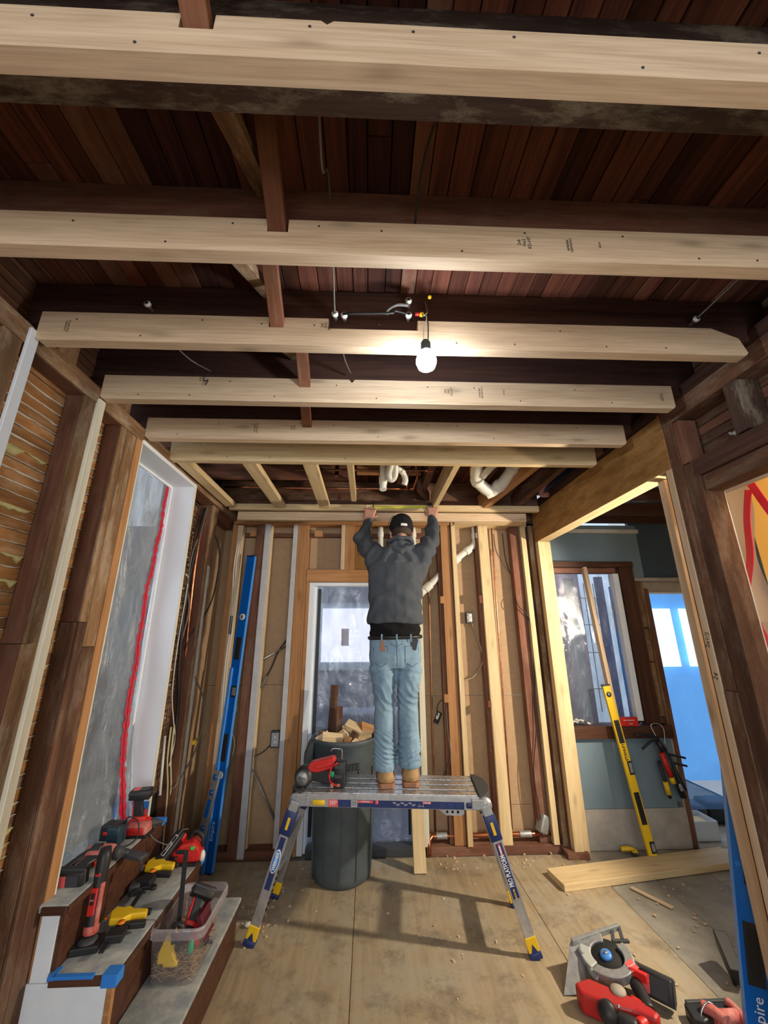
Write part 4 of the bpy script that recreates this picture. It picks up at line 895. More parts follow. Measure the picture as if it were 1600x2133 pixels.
cable('cable', [(1.18, 3.61, 2.45), (1.19, 3.61, 2.3), (1.235, 3.61, 2.182), (1.288, 3.60, 2.09)], 0.0025, WIREG, 'fine wire crossing the top of the last bay of the back wall')
cable('hose', [(1.50, 2.95, 2.80), (1.44, 3.02, 2.72), (1.43, 3.06, 2.66), (1.47, 3.02, 2.64)], 0.022, plain('pinkish_insulation', (0.35, 0.16, 0.14), 0.7), 'reddish insulated hose end high above the back end of the header beam', 'hose', 10)

# ================================================================ WORK PLATFORM
PF = M.Translation((0.14, 2.785, 0)) @ M.Rotation(R(-5.7), 4, 'Z')
pl = thing('work_platform', 'aluminium work platform with navy and yellow legs that the worker stands on', 'work platform', (0.14, 2.785, 0), M.Rotation(R(-5.7), 4, 'Z'))
D = lambda mb, n, m, par=pl, **k: done(mb, n, m, par, PF, **k)
HD = 0.165
mb = MB()
for i in range(4):
    y0 = -HD+0.004+i*0.0815; mb.box(-0.50, 0.50, y0, y0+0.060, 0.668, 0.680, 0.003)
    mb.box(-0.50, 0.50, y0+0.060, y0+0.0815 if i < 3 else y0+0.074, 0.655, 0.668)
D(mb, 'deck', ALUD)
for s_ in (-1, 1):
    mb = MB(); mb.box(-0.52, 0.52, s_*HD-0.008, s_*HD+0.008, 0.612, 0.676, 0.002); D(mb, 'side_rail', ALU)
    mb = MB(); mb.prism([(s_*0.505, -HD-.01), (s_*0.535, -HD-.01), (s_*0.575, -0.10), (s_*0.585, 0), (s_*0.575, 0.10), (s_*0.535, HD+.01), (s_*0.505, HD+.01)], 0.640, 0.686, bev=0.003); D(mb, 'deck_end_cap', DGREY)
lab = MB(); lab.box(-0.30, 0.42, -HD-0.0092, -HD-0.008, 0.615, 0.650); D(lab, 'rail_label', NAVY)
def on_rail(s_, size, x_, z_, m, sx=1.0): text(s_, size, PF @ M.Translation((x_, -HD-0.0098, z_)) @ rot(90), m, pl, 'rail_lettering', sx)
mb = MB(); mb.box(-0.345, -0.290, -HD-0.0096, -HD-0.0085, 0.615, 0.650); D(mb, 'rail_label_red', REDL)
mb = MB(); mb.box(-0.215, -0.180, -HD-0.0096, -HD-0.0085, 0.617, 0.648); D(mb, 'barcode_label', PINKL)
mb = MB()
for i in range(9): mb.box(-0.212+i*0.0034, -0.2102+i*0.0034, -HD-0.0099, -HD-0.0096, 0.620, 0.646)
D(mb, 'barcode', TEXTB)
mb = MB(); mb.box(-0.178, -0.09, -HD-0.0096, -HD-0.0085, 0.637, 0.648); mb.box(0.19, 0.235, -HD-0.0096, -HD-0.0085, 0.638, 0.648); D(mb, 'rail_label_red', REDL)
on_rail('300', 0.030, -0.322, 0.634, TEXTW, 0.8); on_rail('lb', 0.014, -0.299, 0.640, TEXTW)
for k, xx in enumerate((-0.25, 0.30, 0.345, 0.39)): on_rail('- ---- -- ---\n--- -- -----\n-- ---- ---', 0.008, xx, 0.632, BLUEL, 1.0)
on_rail('WERNER', 0.011, 0.2125, 0.643, TEXTW); on_rail('WARNING', 0.010, -0.134, 0.6425, TEXTW)
for k in range(6): on_rail('x+' if k % 2 else '+n', 0.018, 0.03+k*0.022, 0.640-0.008*(k % 2), TEXTW)
on_rail('/---\\', 0.020, 0.18, 0.628, TEXTW); mb = MB(); mb.lathe([(0, 0), (0.010, 0), (0.010, 0.001), (0, 0.001)], PF.inverted() @ PF @ M.Translation((-0.07, -HD-0.0085, 0.64)) @ rot(90), 18); D(mb, 'round_mark', REDL)
mb = MB(); mb.box(-0.435, -0.365, -HD-0.018, -HD-0.007, 0.622, 0.648, 0.006); D(mb, 'latch', YEL); mb = MB(); mb.box(0.43, 0.50, -HD-0.018, -HD-0.007, 0.622, 0.648, 0.006); D(mb, 'latch', NAVY)
mb = MB(); mb.prism([(0.27, 0.612), (0.42, 0.612), (0.42, 0.590), (0.405, 0.580), (0.32, 0.580)], -0.002, 0.002, M.Translation((0, -HD+0.010, 0)) @ rot(90)); D(mb, 'holed_bracket', ALU)
for xx in (0.325, 0.355, 0.385): mb = MB(); mb.lathe([(0, 0), (0.007, 0), (0.007, 0.001), (0, 0.001)], M.Translation((xx, -HD+0.0075, 0.597)) @ rot(90), 14); D(mb, 'bracket_hole', BLACKM)
for sx_ in (-1, 1):
    for sy in (-1, 1):
        yy = sy*(HD+0.012); top = V((sx_*0.538, yy, 0.628)); ft = V((sx_*0.735, sy*0.196, 0.0)); L = ft-top
        leg = MB(); leg.beam(top+L*0.02, top+L*0.97, 0.052, 0.024, (0, 1, 0), 0.003)
        lo = D(leg, 'leg', ALU)
        q = lambda a: top+L*a
        inn = MB(); inn.beam(q(0.30)+V((0, -sy*0.030, 0)), q(0.80)+V((0, -sy*0.012, 0)), 0.034, 0.016, (0, 1, 0)); D(inn, 'inner_leg', GALV, lo)
        sl = MB(); sl.beam(q(0.05), q(0.235), 0.064, 0.034, (0, 1, 0), 0.005); D(sl, 'leg_sleeve', NAVY, lo)
        yl = MB(); yl.beam(q(0.10)+V((0, -0.018, 0)), q(0.19)+V((0, -0.018, 0)), 0.015, 0.004, (0, 1, 0), 0.0015); D(yl, 'sleeve_button', YEL, lo)
        fy = MB(); fy.beam(q(0.865), q(0.975), 0.057, 0.030, (0, 1, 0), 0.003); D(fy, 'foot_band', YEL, lo)
        fb = MB(); fb.beam(q(0.955), q(0.998), 0.062, 0.046, (0, 1, 0), 0.005); D(fb, 'rubber_foot', NAVY, lo)
        if sy < 0:
            tri = MB(); fr = frame(q(0.91), q(0.96), (0, 1, 0)); tri.prism([(-0.02, 0), (0.03, -0.024), (0.03, 0.024)], -0.0165, 0.0165, fr); D(tri, 'foot_chevron', NAVY, lo)
            lb_ = MB(); lb_.beam(q(0.25)+V((0, -0.0128, 0)), q(0.62)+V((0, -0.0128, 0)), 0.030 if sx_ < 0 else 0.034, 0.001, (0, 1, 0)); D(lb_, 'leg_label', NAVY, lo)
            dirv = (-L).normalized(); nn_ = V((0, -1, 0)); nn_ = (nn_-dirv*nn_.dot(dirv)).normalized(); fr = M((dirv, nn_.cross(dirv), nn_)).transposed().to_4x4()
            if sx_ > 0:
                def lt(s_, a, size, m, sx=1.0):
                    fr2 = fr.copy(); fr2.translation = q(a)+V((0, -0.0150, 0)); text(s_, size, PF @ fr2, m, lo, 'leg_lettering', sx, font_off=0.0006)
                lt('PRO PLATFORM', 0.435, 0.034, TEXTW, 0.58)
                r_ = MB(); r_.beam(q(0.255)+V((0, -0.0136, 0)), q(0.335)+V((0, -0.0136, 0)), 0.012, 0.001, (0, 1, 0)); D(r_, 'leg_label_red', REDL, lo)
                lt('WERNER', 0.295, 0.012, TEXTW, 0.8); lt('MULTI USE', 0.59, 0.009, YEL, 1.0)
                ad = MB(); ad.beam(q(0.335)+V((0, -0.0132, 0)), q(0.53)+V((0, -0.0132, 0)), 0.033, 0.0012, (0, 1, 0)); D(ad, 'leg_label_blue', NAVY, lo)
            else:
                fr2 = fr.copy(); fr2.translation = q(0.42)+V((0, -0.0136, 0)); ov = MB(); ov.lathe([(0, 0), (0.5, 0), (0.5, 0.001), (0, 0.001)], fr2 @ M.Diagonal((0.115, 0.042, 1, 1)), 24); D(ov, 'oval_logo', BLUEL, lo)
                fr3 = fr.copy(); fr3.translation = q(0.42)+V((0, -0.0150, 0)); ov = MB(); ov.lathe([(0.44, 0), (0.49, 0), (0.49, 0.0006), (0.44, 0.0006)], fr3 @ M.Diagonal((0.115, 0.042, 1, 1)), 24); D(ov, 'oval_logo_ring', TEXTW, lo)
                text('WERNER', 0.022, PF @ fr3 @ M.Translation((0, 0, 0.0004)), TEXTW, lo, 'logo_lettering', 0.95, font_off=0.0006)
                for k in range(7):
                    ho = MB(); ho.beam(q(0.50+k*0.043)+V((0.030, 0.004, 0)), q(0.515+k*0.043)+V((0.030, 0.004, 0)), 0.009, 0.010, (0, 1, 0)); D(ho, 'leg_hole', BLACKM, lo)
        hg = MB(); hg.lathe([(0, 0), (0.040, 0), (0.040, 0.012), (0.028, 0.014), (0.026, 0.017), (0, 0.017)], M.Translation((sx_*0.532, yy+sy*0.004, 0.640)) @ rot(-90*sy*-1 if sy < 0 else -90), 24)
        hg.beam((sx_*0.532, yy, 0.640), top+L*0.08, 0.05, 0.030, (0, 1, 0), 0.004); hg.beam((sx_*0.532, yy, 0.643), (sx_*0.46, yy, 0.643), 0.050, 0.022, (0, 1, 0), 0.004)
        D(hg, 'hinge', GALV)
    for a in (0.33, 0.70):
        A = V((sx_*(0.538+0.197*a), 0, 0.628*(1-a))); rg = MB(); rg.beam(A+V((0, -HD-.02, 0)), A+V((0, HD+.02, 0)), 0.055, 0.020, (sx_*0.95, 0, 0.3), 0.002); D(rg, 'rung', ALU)

# ================================================================ BIN WITH OFFCUTS
BX, BY = -0.17, 3.290
bn = thing('rubbish_bin', 'big round dark grey plastic bin full of wood offcuts behind the platform', 'bin', (BX, BY, 0))
mb = MB(); mb.lathe([(0, 0.012), (0.185, 0.0), (0.198, 0.01), (0.203, 0.05), (0.222, 0.70), (0.230, 0.735), (0.232, 0.80), (0.240, 0.81), (0.243, 0.835), (0.236, 0.842), (0.226, 0.835), (0.222, 0.80), (0.212, 0.70), (0.195, 0.30), (0.19, 0.03), (0, 0.03)], None, 48); done(mb, 'bin_body', BINM, bn)
for a in (118, 158, 202, 238, 270, 300, 335, 20, 60): mb = MB(); mb.beam((math.cos(R(a))*0.2035, math.sin(R(a))*0.2035, 0.04), (math.cos(R(a))*0.223, math.sin(R(a))*0.223, 0.66), 0.004, 0.012, (math.cos(R(a)), math.sin(R(a)), 0)); done(mb, 'bin_rib', BINM, bn)
for a in (190, 82):
    ca, sa = math.cos(R(a)), math.sin(R(a)); mb = MB(); mm = M.Rotation(R(a), 4, 'Z') @ rot(90)
    mb.prism([(0.222, 0.83), (0.255, 0.80), (0.285, 0.72), (0.288, 0.665), (0.262, 0.655), (0.23, 0.69)], -0.075, 0.075, mm, 0.006); done(mb, 'bin_handle', BINM, bn)
def wraptext(s_, size, rad, ang, z_, mat, par, loc):
    o = text(s_, size, M.Identity(4), mat, None, 'bin_lettering', 1.0, 0.0006, 0.001); me = o.data
    for v in me.vertices:
        a = R(ang)+v.co.x/rad; rr_ = rad+0.002+v.co.z; v.co = V((math.cos(a)*rr_, math.sin(a)*rr_, z_+v.co.y))
    setw(o, M.Translation(loc), par)
wraptext('BRUTE', 0.060, 0.2265, 279, 0.685, TEXTB, bn, (BX, BY, 0))
rr = random.Random(21)
offs = [((-0.255, 3.20, 0.80), (0.15, 0.14, 0.038), (58, 8, 10), NEWY, 'wide pale wood offcut lying tilted at the front left of the bin'),
        ((-0.305, 3.22, 0.80), (0.10, 0.13, 0.038), (62, -24, 25), NEW, 'pinkish pale offcut tucked left behind the wide one in the bin'),
        ((-0.10, 3.33, 0.875), (0.14, 0.085, 0.038), (20, 22, -12), NEWY, 'pale block on top of the heap in the middle of the bin'),
        ((-0.035, 3.27, 0.835), (0.12, 0.08, 0.036), (12, -5, 8), NEWY, 'orange-edged flat block right of the heap top in the bin'),
        ((-0.12, 3.20, 0.80), (0.16, 0.05, 0.03), (40, -62, 20), OLD, 'dark old stick leaning in the right half of the bin'),
        ((-0.155, 3.17, 0.79), (0.13, 0.045, 0.03), (35, -68, 35), ORG, 'orange stick leaning in the middle of the bin'),
        ((-0.17, 3.27, 0.83), (0.09, 0.06, 0.05), (50, 30, 60), NEWY, 'small pale upright block behind the wide offcut'),
        ((-0.07, 3.17, 0.79), (0.10, 0.05, 0.035), (30, 40, -20), NEW, 'small pale wedge at the front right rim of the bin'),
        ((-0.01, 3.36, 0.86), (0.13, 0.07, 0.04), (60, 20, 40), ORG, 'brown triangular offcut at the back right of the bin'),
        ((-0.02, 3.21, 0.795), (0.09, 0.06, 0.035), (15, 10, -35), NEWY, 'small pale block beside the jeans in the bin'),
        ((-0.34, 3.30, 0.80), (0.06, 0.05, 0.12), (10, 10, 10), OLD, 'dark broken piece at the far left inside the bin'),
        ((-0.20, 3.38, 0.81), (0.16, 0.12, 0.038), (20, -15, 50), NEW, 'pale offcut at the back of the bin')]
for c_, d_, r_, m_, lb in offs:
    mb = MB(); mb.box(-d_[0]/2, d_[0]/2, -d_[1]/2, d_[1]/2, -d_[2]/2, d_[2]/2, 0.0012, seg=1)
    done(mb, 'wood_offcut', m_, None, M.Translation(c_) @ rot(*r_), label=lb, cat='offcut', group='offcuts in the grey bin')
board2('wood_offcut', OLD, (-0.285, 3.36, 0.55), (-0.262, 3.40, 1.165), 0.062, 0.014, (0, 1, 0), label='tall dark brown board standing up out of the bin', cat='offcut', group='offcuts in the grey bin')
board2('wood_offcut', OLD, (-0.215, 3.33, 0.55), (-0.215, 3.35, 1.02), 0.045, 0.014, (0, 1, 0), label='shorter dark brown board standing in the bin beside the tall one', cat='offcut', group='offcuts in the grey bin')
mb = MB()
for i in range(40):
    a = rr.uniform(0, 6.28); q_ = rr.uniform(0, 0.19); mb.box(BX+q_*math.cos(a)-.03, BX+q_*math.cos(a)+.03, BY+q_*math.sin(a)-.02, BY+q_*math.sin(a)+.02, 0.68, 0.73, 0, rot(rr.uniform(-40, 40), rr.uniform(-40, 40), rr.uniform(0, 180)))
done(mb, 'buried_offcuts', NEW, label='jumble of wood offcuts filling the bin below the top pieces', cat='offcuts', kind='stuff')
cable('bent_wire', [(-0.205, 2.90, 0.95), (-0.19, 2.90, 0.965), (-0.145, 2.90, 0.962), (-0.135, 2.895, 0.955), (-0.135, 2.89, 0.90), (-0.145, 2.88, 0.875)], 0.003, CHROME, 'bent wire hook rising from the red nail gun', 'hook')

board2('leaning_stud', NEWY, (0.362, 3.27, 0.0), (0.362, 3.43, 0.50), 0.085, 0.038, (0, 1, 0), label='short pale board standing on the floor behind the platform, leaning on the back wall', cat='board')

# ================================================================ LEVELS
def box_level(name, label, p0, p1, wd, th, upv, body, side, slots, rounds, cvial, edge=None):
    """p0 bottom, p1 top; slots / rounds / centre vial given as metres along from the bottom"""
    F = frame(p0, p1, upv); L = (V(p1)-V(p0)).length; F.translation = V(p0)
    t = thing(name, label, 'spirit level', p0)
    mb = MB(); mb.box(0, L, -wd/2, wd/2, -th/2, th/2, 0.002); world(mb2(mb, F), 'level_body', body, t)
    if edge is not None:
        for s_ in (-1, 1): mb = MB(); mb.box(0.002, L-0.002, s_*(wd/2)-0.0012, s_*(wd/2)+0.0012, -th/2+.001, th/2-.001); world(mb2(mb, F), 'edge_rail', edge, t)
    for a, b_ in ((-0.002, 0.012), (L-0.012, L+0.002)): mb = MB(); mb.box(a, b_, -wd/2-.0015, wd/2+.0015, -th/2-.0015, th/2+.0015, 0.002); world(mb2(mb, F), 'end_cap', side, t)
    fz = -th/2
    for a, b_ in slots:
        mb = MB(); mb.box(a, b_, -wd*0.33, wd*0.33, fz-0.003, fz+0.001, 0.0015); sl = world(mb2(mb, F), 'hand_hold', BLACK, t)
        mb = MB(); mb.box(a+0.02, b_-0.02, -wd*0.18, wd*0.18, fz-0.0042, fz-0.002, 0.001); world(mb2(mb, F), 'hand_hold_recess', BLACKM, sl)
    for a, rm in rounds:
        mb = MB(); mb.lathe([(wd*0.17, 0), (wd*0.33, 0), (wd*0.33, 0.004), (wd*0.17, 0.004)], M.Translation((a, 0, fz-0.003)), 20); sl = world(mb2(mb, F), 'vial_ring', rm, t)
        mb = MB(); mb.lathe([(0, 0), (wd*0.17, 0), (wd*0.17, 0.002), (0, 0.002)], M.Translation((a, 0, fz-0.0015)), 16); world(mb2(mb, F), 'vial', GALV, sl)
    for a, b_ in cvial:
        mb = MB(); mb.box(a, b_, -wd*0.10, wd*0.52, fz-0.0035, fz+0.001, 0.0015); sl = world(mb2(mb, F), 'centre_vial', BLACK, t)
        mb = MB(); mb.box(a+0.012, b_-0.012, wd*0.04, wd*0.42, fz-0.005, fz-0.003, 0.001); world(mb2(mb, F), 'vial', GALV, sl)
    return t, F
def mb2(mb, F):
    bmesh.ops.transform(mb.b, matrix=F, verts=mb.b.verts); return mb
lv, F = box_level('spirit_level', 'very long blue spirit level standing upright against the back left studs', (-1.078, 3.33, 0.0), (-1.022, 3.455, 2.205), 0.078, 0.028, (0.35, 1, 0), BLUEP, NAVY,
    ((1.36, 1.53), (0.66, 0.84)), ((1.69, PVC), (0.575, PVC)), ((1.09, 1.17),), BLUEL)
mb = MB(); mb.box(0.0, 1.3, -0.039, -0.014, -0.030, -0.013, 0.003); world(mb2(mb, F), 'side_rib', BLUEL, lv)
mw = F @ M.Translation((0.24, 0, -0.0145)) @ M.Rotation(R(180), 4, 'X'); text('Empire', 0.040, mw, TEXTW, lv, 'level_lettering')
lv2, F = box_level('spirit_level', 'short silver spirit level with blue vials leaning in front of the very long blue one', (-1.145, 3.20, 0.0), (-1.070, 3.30, 0.615), 0.055, 0.022, (0.25, 1, 0), ALU, ALU,
    (), ((0.30, BLUEP), (0.50, BLUEP), (0.59, BLUEP)), ())
mb = MB(); mb.box(0.36, 0.46, -0.014, 0.012, -0.014, -0.010, 0.001); world(mb2(mb, F), 'blue_label', BLUEP, lv2)
lv3, F = box_level('spirit_level', 'yellow spirit level leaning on the dark window sill in the side room', (2.035, 3.335, 0.0), (1.930, 3.425, 1.150), 0.060, 0.024, (0, 1, 0), YEL, BLACK,
    ((0.22, 0.42), (0.74, 0.90)), ((1.085, BLACK),), ((0.05, 0.12), (0.53, 0.62)), None)
mw = F @ M.Translation((0.68, 0.0, -0.0125)) @ M.Rotation(R(180), 4, 'X'); text('STANLEY', 0.028, mw, TEXTB, lv3, 'level_lettering', font_off=0.001)
mb = MB()
for i in range(110): mb.box(0.03+i*0.01, 0.0312+i*0.01, 0.022, 0.029, -0.0127, -0.012)
world(mb2(mb, F), 'scale_marks', TEXTB, lv3)
lv4, F = box_level('spirit_level', 'big blue spirit level standing in the right opening behind the pale stud', (1.553, 2.045, 0.0), (1.70, 2.005, 1.17), 0.092, 0.028, (0.30, 1, 0), BLUEP, DGREY,
    ((0.19, 0.40), (0.74, 0.93)), (), ((0.53, 0.63),), BLUEL)
mb = MB(); mb.box(0.002, 1.165, 0.044, 0.050, -0.016, 0.016, 0.001); world(mb2(mb, F), 'metal_edge', ALU, lv4)
mw = F @ M.Translation((0.085, 0, -0.0145)) @ M.Rotation(R(180), 4, 'X'); text('Empire', 0.052, mw, TEXTW, lv4, 'level_lettering')
mw = F @ M.Translation((0.60, -0.018, -0.0145)) @ M.Rotation(R(180), 4, 'X'); text('*', 0.05, mw, BLUEL, lv4, 'star_mark')

# ================================================================ FLOOR THINGS
board2('floor_board', NEWY, (1.225, 3.115, 0.020), (2.62, 3.335, 0.020), 0.19, 0.038, label='long pale new board lying flat across the threshold of the right opening', cat='board')
board2('wood_strip', NEW, (1.681, 3.048, 0.004), (1.800, 2.845, 0.004), 0.028, 0.008, label='short thin wood strip lying on the grey floor in front of the long board', cat='wood strip')
for i, (a, b_, lb) in enumerate((((1.98, 3.36, 0.003), (2.75, 3.46, 0.003), 'thin pale strip on the floor nearest the side room wall'), ((2.05, 3.31, 0.003), (2.80, 3.40, 0.003), 'thin pale strip on the floor, middle of three behind the long board'), ((2.30, 3.42, 0.008), (2.9, 3.30, 0.012), 'thin pale strip crossing the other two behind the long board'))):
    board2('wood_strip', PLASTER, a, b_, 0.045, 0.006, label=lb, cat='wood strip')
mb = MB(); mb.prism([(1.30, 3.205), (1.46, 3.30), (1.58, 3.30), (1.60, 3.26), (1.52, 3.24), (1.36, 3.215)], 0.001, 0.006); done(mb, 'card_scrap', DKRED, label='dark red triangular scrap on the floor behind the end of the long board', cat='scrap')
rr = random.Random(4)
for i, (x_, y_, s_, lb) in enumerate(((-0.655, 2.80, .022, 'white plaster crumb nearest the left front platform foot'), (-0.64, 2.86, .016, 'second white plaster crumb left of the platform leg'), (-0.63, 2.93, .020, 'white plaster crumb farther back beside the platform leg'), (-0.60, 2.99, .013, 'small grey crumb beside the left platform leg'))):
    mb = MB(); mb.ball((x_, y_, s_*0.5), (s_, s_*0.8, s_*0.5), rot(0, 0, rr.uniform(0, 90)), 8, 6); done(mb, 'plaster_crumb', PVC, label=lb, cat='crumb', group='white crumbs by the platform leg')
mb = MB()
for i in range(260):
    x_, y_ = rr.choice(((rr.uniform(1.6, 2.5), rr.uniform(2.0, 3.4)), (rr.uniform(-0.6, 1.5), rr.uniform(1.9, 3.4)), (rr.gauss(-0.62, .06), rr.gauss(2.9, .12)), (rr.uniform(0.5, 1.4), rr.uniform(3.3, 3.48))))
    s_ = rr.uniform(0.0015, 0.006); mb.box(x_-s_, x_+s_*rr.uniform(1, 3), y_-s_, y_+s_, 0, s_, 0, rot(0, 0, rr.uniform(0, 180)))
done(mb, 'floor_crumbs', NEW, label='scattered wood chips and crumbs on the floor', cat='debris', kind='stuff')
gl = thing('yellow_clamp', 'yellow and grey spring clamp lying at the foot of the side room wall', 'clamp', (1.93, 3.45, 0.0))
mb = MB(); mb.tube(smoothpts([(1.88, 3.47, 0.02), (1.93, 3.45, 0.03), (1.96, 3.42, 0.025), (1.93, 3.40, 0.02)], 5), 0.017, 10); world(mb, 'handle', YEL, gl)
mb = MB(); mb.tube(smoothpts([(1.93, 3.42, 0.02), (1.95, 3.36, 0.015), (1.96, 3.30, 0.012)], 4), 0.014, 8); world(mb, 'jaw', DGREY, gl)
bk = thing('white_box', 'open white plastic box on the floor beyond the side room doorway', 'box', (2.66, 3.62, 0.0))
mb = MB()
mb.box(2.56, 2.76, 3.60, 3.604, 0.0, 0.13); mb.box(2.56, 2.76, 3.80, 3.804, 0.0, 0.13); mb.box(2.56, 2.564, 3.60, 3.80, 0.0, 0.13); mb.box(2.756, 2.76, 3.60, 3.80, 0.0, 0.13); mb.box(2.56, 2.76, 3.60, 3.80, 0.0, 0.005)
world(mb, 'box_body', plain('blueish_white_plastic', (0.60, 0.70, 0.80), 0.5), bk); mb = MB(); mb.box(2.57, 2.75, 3.61, 3.79, 0.05, 0.10, 0.01); world(mb, 'box_contents', NEWY, bk)
for (a, b_, c_, d_, e_, lb) in ((2.80, 3.95, 0.05, 0.10, 0.14, 'rounded pale-topped black case beyond the side room doorway'), (3.05, 3.95, 0.06, 0.14, 0.16, 'crumpled black bag beyond the side room doorway')):
    mb = MB(); mb.box(a-d_, a+d_, b_-.1, b_+.1, 0.0, e_, 0.03); done(mb, 'black_case' if a < 3 else 'black_bag', BLACK, label=lb, cat='case' if a < 3 else 'bag')
mb = MB(); mb.prism([(-0.03, -0.05), (0.03, -0.05), (0.012, 0.05), (-0.012, 0.05)], 0, 0.16, bev=0.006); done(mb, 'floor_wedge', BLACK, None, M.Translation((1.70, 2.30, 0.03)) @ rot(-62, 0, -20) @ M.Translation((0, 0, 0)), label='black wedge-shaped tool handle standing beside the big blue level', cat='handle')
# things on and below the window sill
rb = thing('red_box', 'small bright red box with white lettering standing on the dark window sill', 'box', (2.085, 3.455, 0.842))
mb = MB(); mb.box(2.01, 2.155, 3.43, 3.475, 0.842, 0.905, 0.002); world(mb, 'box_body', REDP, rb)
text('SELF LEVELING', 0.014, M.Translation((2.08, 3.4295, 0.885)) @ rot(90), TEXTW, rb, 'box_lettering'); text('LASER', 0.012, M.Translation((2.09, 3.4295, 0.860)) @ rot(90), TEXTW, rb, 'box_lettering')
mb = MB(); mb.ball((1.995, 3.45, 0.868), (0.022, 0.02, 0.026), u=10, v=8); o_ = done(mb, 'plumb_reel', BLACK, label='small black reel on the sill between yellow level and red box', cat='reel')
wire('reel_string', [(2.0, 3.45, 0.89), (2.02, 3.45, 0.94), (2.05, 3.45, 0.99)], 0.0025, WIREB, o_)
mb = MB(); mb.ball((2.19, 3.50, 0.865), (0.025, 0.02, 0.022), u=10, v=8); done(mb, 'tape_reel', BLACK, label='small black tape reel at the right end of the sill beside the red box', cat='reel')
def rag(u, v):
    a = (u-0.5)*0.15; b_ = (v-0.5)*0.07; h = 0.026*(1-(2*u-1)**2)+0.014*abs(math.sin(u*11))+noise.noise(V((u*5, v*6, 0)))*0.01
    return V((1.70+a, 3.475+b_, 0.846+max(0.002, h)))
mb = MB(); mb.grid(rag, 24, 12); done(mb, 'dust_mask', PVC, label='crumpled white dust mask on the left end of the window sill', cat='mask')
cg = thing('caulk_gun', 'red and black sealant gun hanging below the right end of the window sill', 'caulk gun', (2.30, 3.42, 0.40))
mb = MB(); mb.tube([(2.30, 3.42, 0.70), (2.40, 3.42, 0.36)], 0.024, 16); world(mb, 'cartridge', BLACK, cg)
mb = MB(); mb.tube([(2.283, 3.408, 0.66), (2.322, 3.408, 0.50)], 0.018, 14); world(mb, 'cartridge_label', REDP, cg)
mb = MB(); mb.tube([(2.323, 3.408, 0.495), (2.333, 3.408, 0.455)], 0.0185, 14); world(mb, 'yellow_band', YEL, cg)
text('400', 0.034, M.Translation((2.372, 3.3945, 0.43)) @ rot(90) @ M.Rotation(R(-73), 4, 'Z'), TEXTW, cg, 'cartridge_lettering')
mb = MB(); mb.tube([(2.27, 3.415, 0.74), (2.31, 3.415, 0.68)], [0.02, 0.028], 12); mb.tube(smoothpts([(2.29, 3.41, 0.735), (2.22, 3.40, 0.745), (2.13, 3.40, 0.69)], 4), 0.009, 8); mb.tube(smoothpts([(2.28, 3.41, 0.76), (2.2, 3.40, 0.785), (2.09, 3.40, 0.785)], 4), 0.010, 8); world(mb, 'trigger_handle', BLACK, cg)
wire('wire_hook', [(2.32, 3.41, 0.70), (2.335, 3.41, 0.82), (2.30, 3.42, 0.86), (2.25, 3.43, 0.845), (2.27, 3.41, 0.76)], 0.003, CHROME, cg)
mb = MB(); mb.tube([(2.265, 3.43, 0.60), (2.30, 3.43, 0.35)], 0.012, 10); o_ = done(mb, 'hammer_tacker', BLACK, label='black tool with yellow grip hanging left behind the sealant gun', cat='tool')
mb = MB(); mb.tube([(2.284, 3.43, 0.46), (2.296, 3.43, 0.375)], 0.018, 10); world(mb, 'yellow_grip', YEL, o_)
o_ = thing('quick_clamp', 'black clamp hanging at the edge of the doorway right of the sealant gun', 'clamp', (2.42, 3.44, 0.55))
mb = MB(); mb.tube([(2.34, 3.44, 0.68), (2.44, 3.44, 0.40)], 0.009, 8); world(mb, 'bar', BLACK, o_)
for z_ in (0.64, 0.585): mb = MB(); mb.tube(smoothpts([(2.36, 3.43, z_), (2.42, 3.43, z_-0.01), (2.48, 3.43, z_-0.025)], 3), 0.008, 8); world(mb, 'jaw', BLACK, o_)
# ================================================================ PERSON
def capsule(mb, p0, p1, r0, r1, n=18, sq=1.0, side=(1, 0, 0)):
    """tapered limb with rounded ends; sq flattens it across `side`"""
    p0, p1 = V(p0), V(p1); d = (p1-p0); L = d.length; d.normalize(); s_ = V(side); s_ = (s_-d*s_.dot(d)).normalized(); t_ = d.cross(s_)
    prof = []
    for k in range(6): a = -math.pi/2+k*math.pi/12; prof.append((r0*math.cos(a), r0*math.sin(a)))
    prof[-1] = (r0, 0)
    for k in range(1, 8): prof.append((r0+(r1-r0)*k/8, L*k/8))
    for k in range(6): a = k*math.pi/10; prof.append((r1*math.cos(a), L+r1*math.sin(a)))
    mm = M((s_, t_, d)).transposed().to_4x4(); mm.translation = p0
    mb.lathe([(0, -r0)]+prof[1:]+[(0, L+r1)], mm @ M.Diagonal((1, sq, 1, 1)), n)
def loft(mb, rings, n=28):
    """rings: (centre, half width x, half depth y, tilt) stacked upward, closed"""
    rs = []
    for c, a, b_ in rings:
        rs.append([mb.b.verts.new((c[0]+a*math.cos(2*math.pi*k/n)*(1 if True else 1), c[1]+b_*math.copysign(abs(math.sin(2*math.pi*k/n))**0.8, math.sin(2*math.pi*k/n)), c[2])) for k in range(n)])
    for p, q in zip(rs, rs[1:]):
        for k in range(n): f = mb.b.faces.new((p[k], p[(k+1) % n], q[(k+1) % n], q[k])); f.smooth = True
    mb.b.faces.new(rs[0][::-1]); mb.b.faces.new(rs[-1])
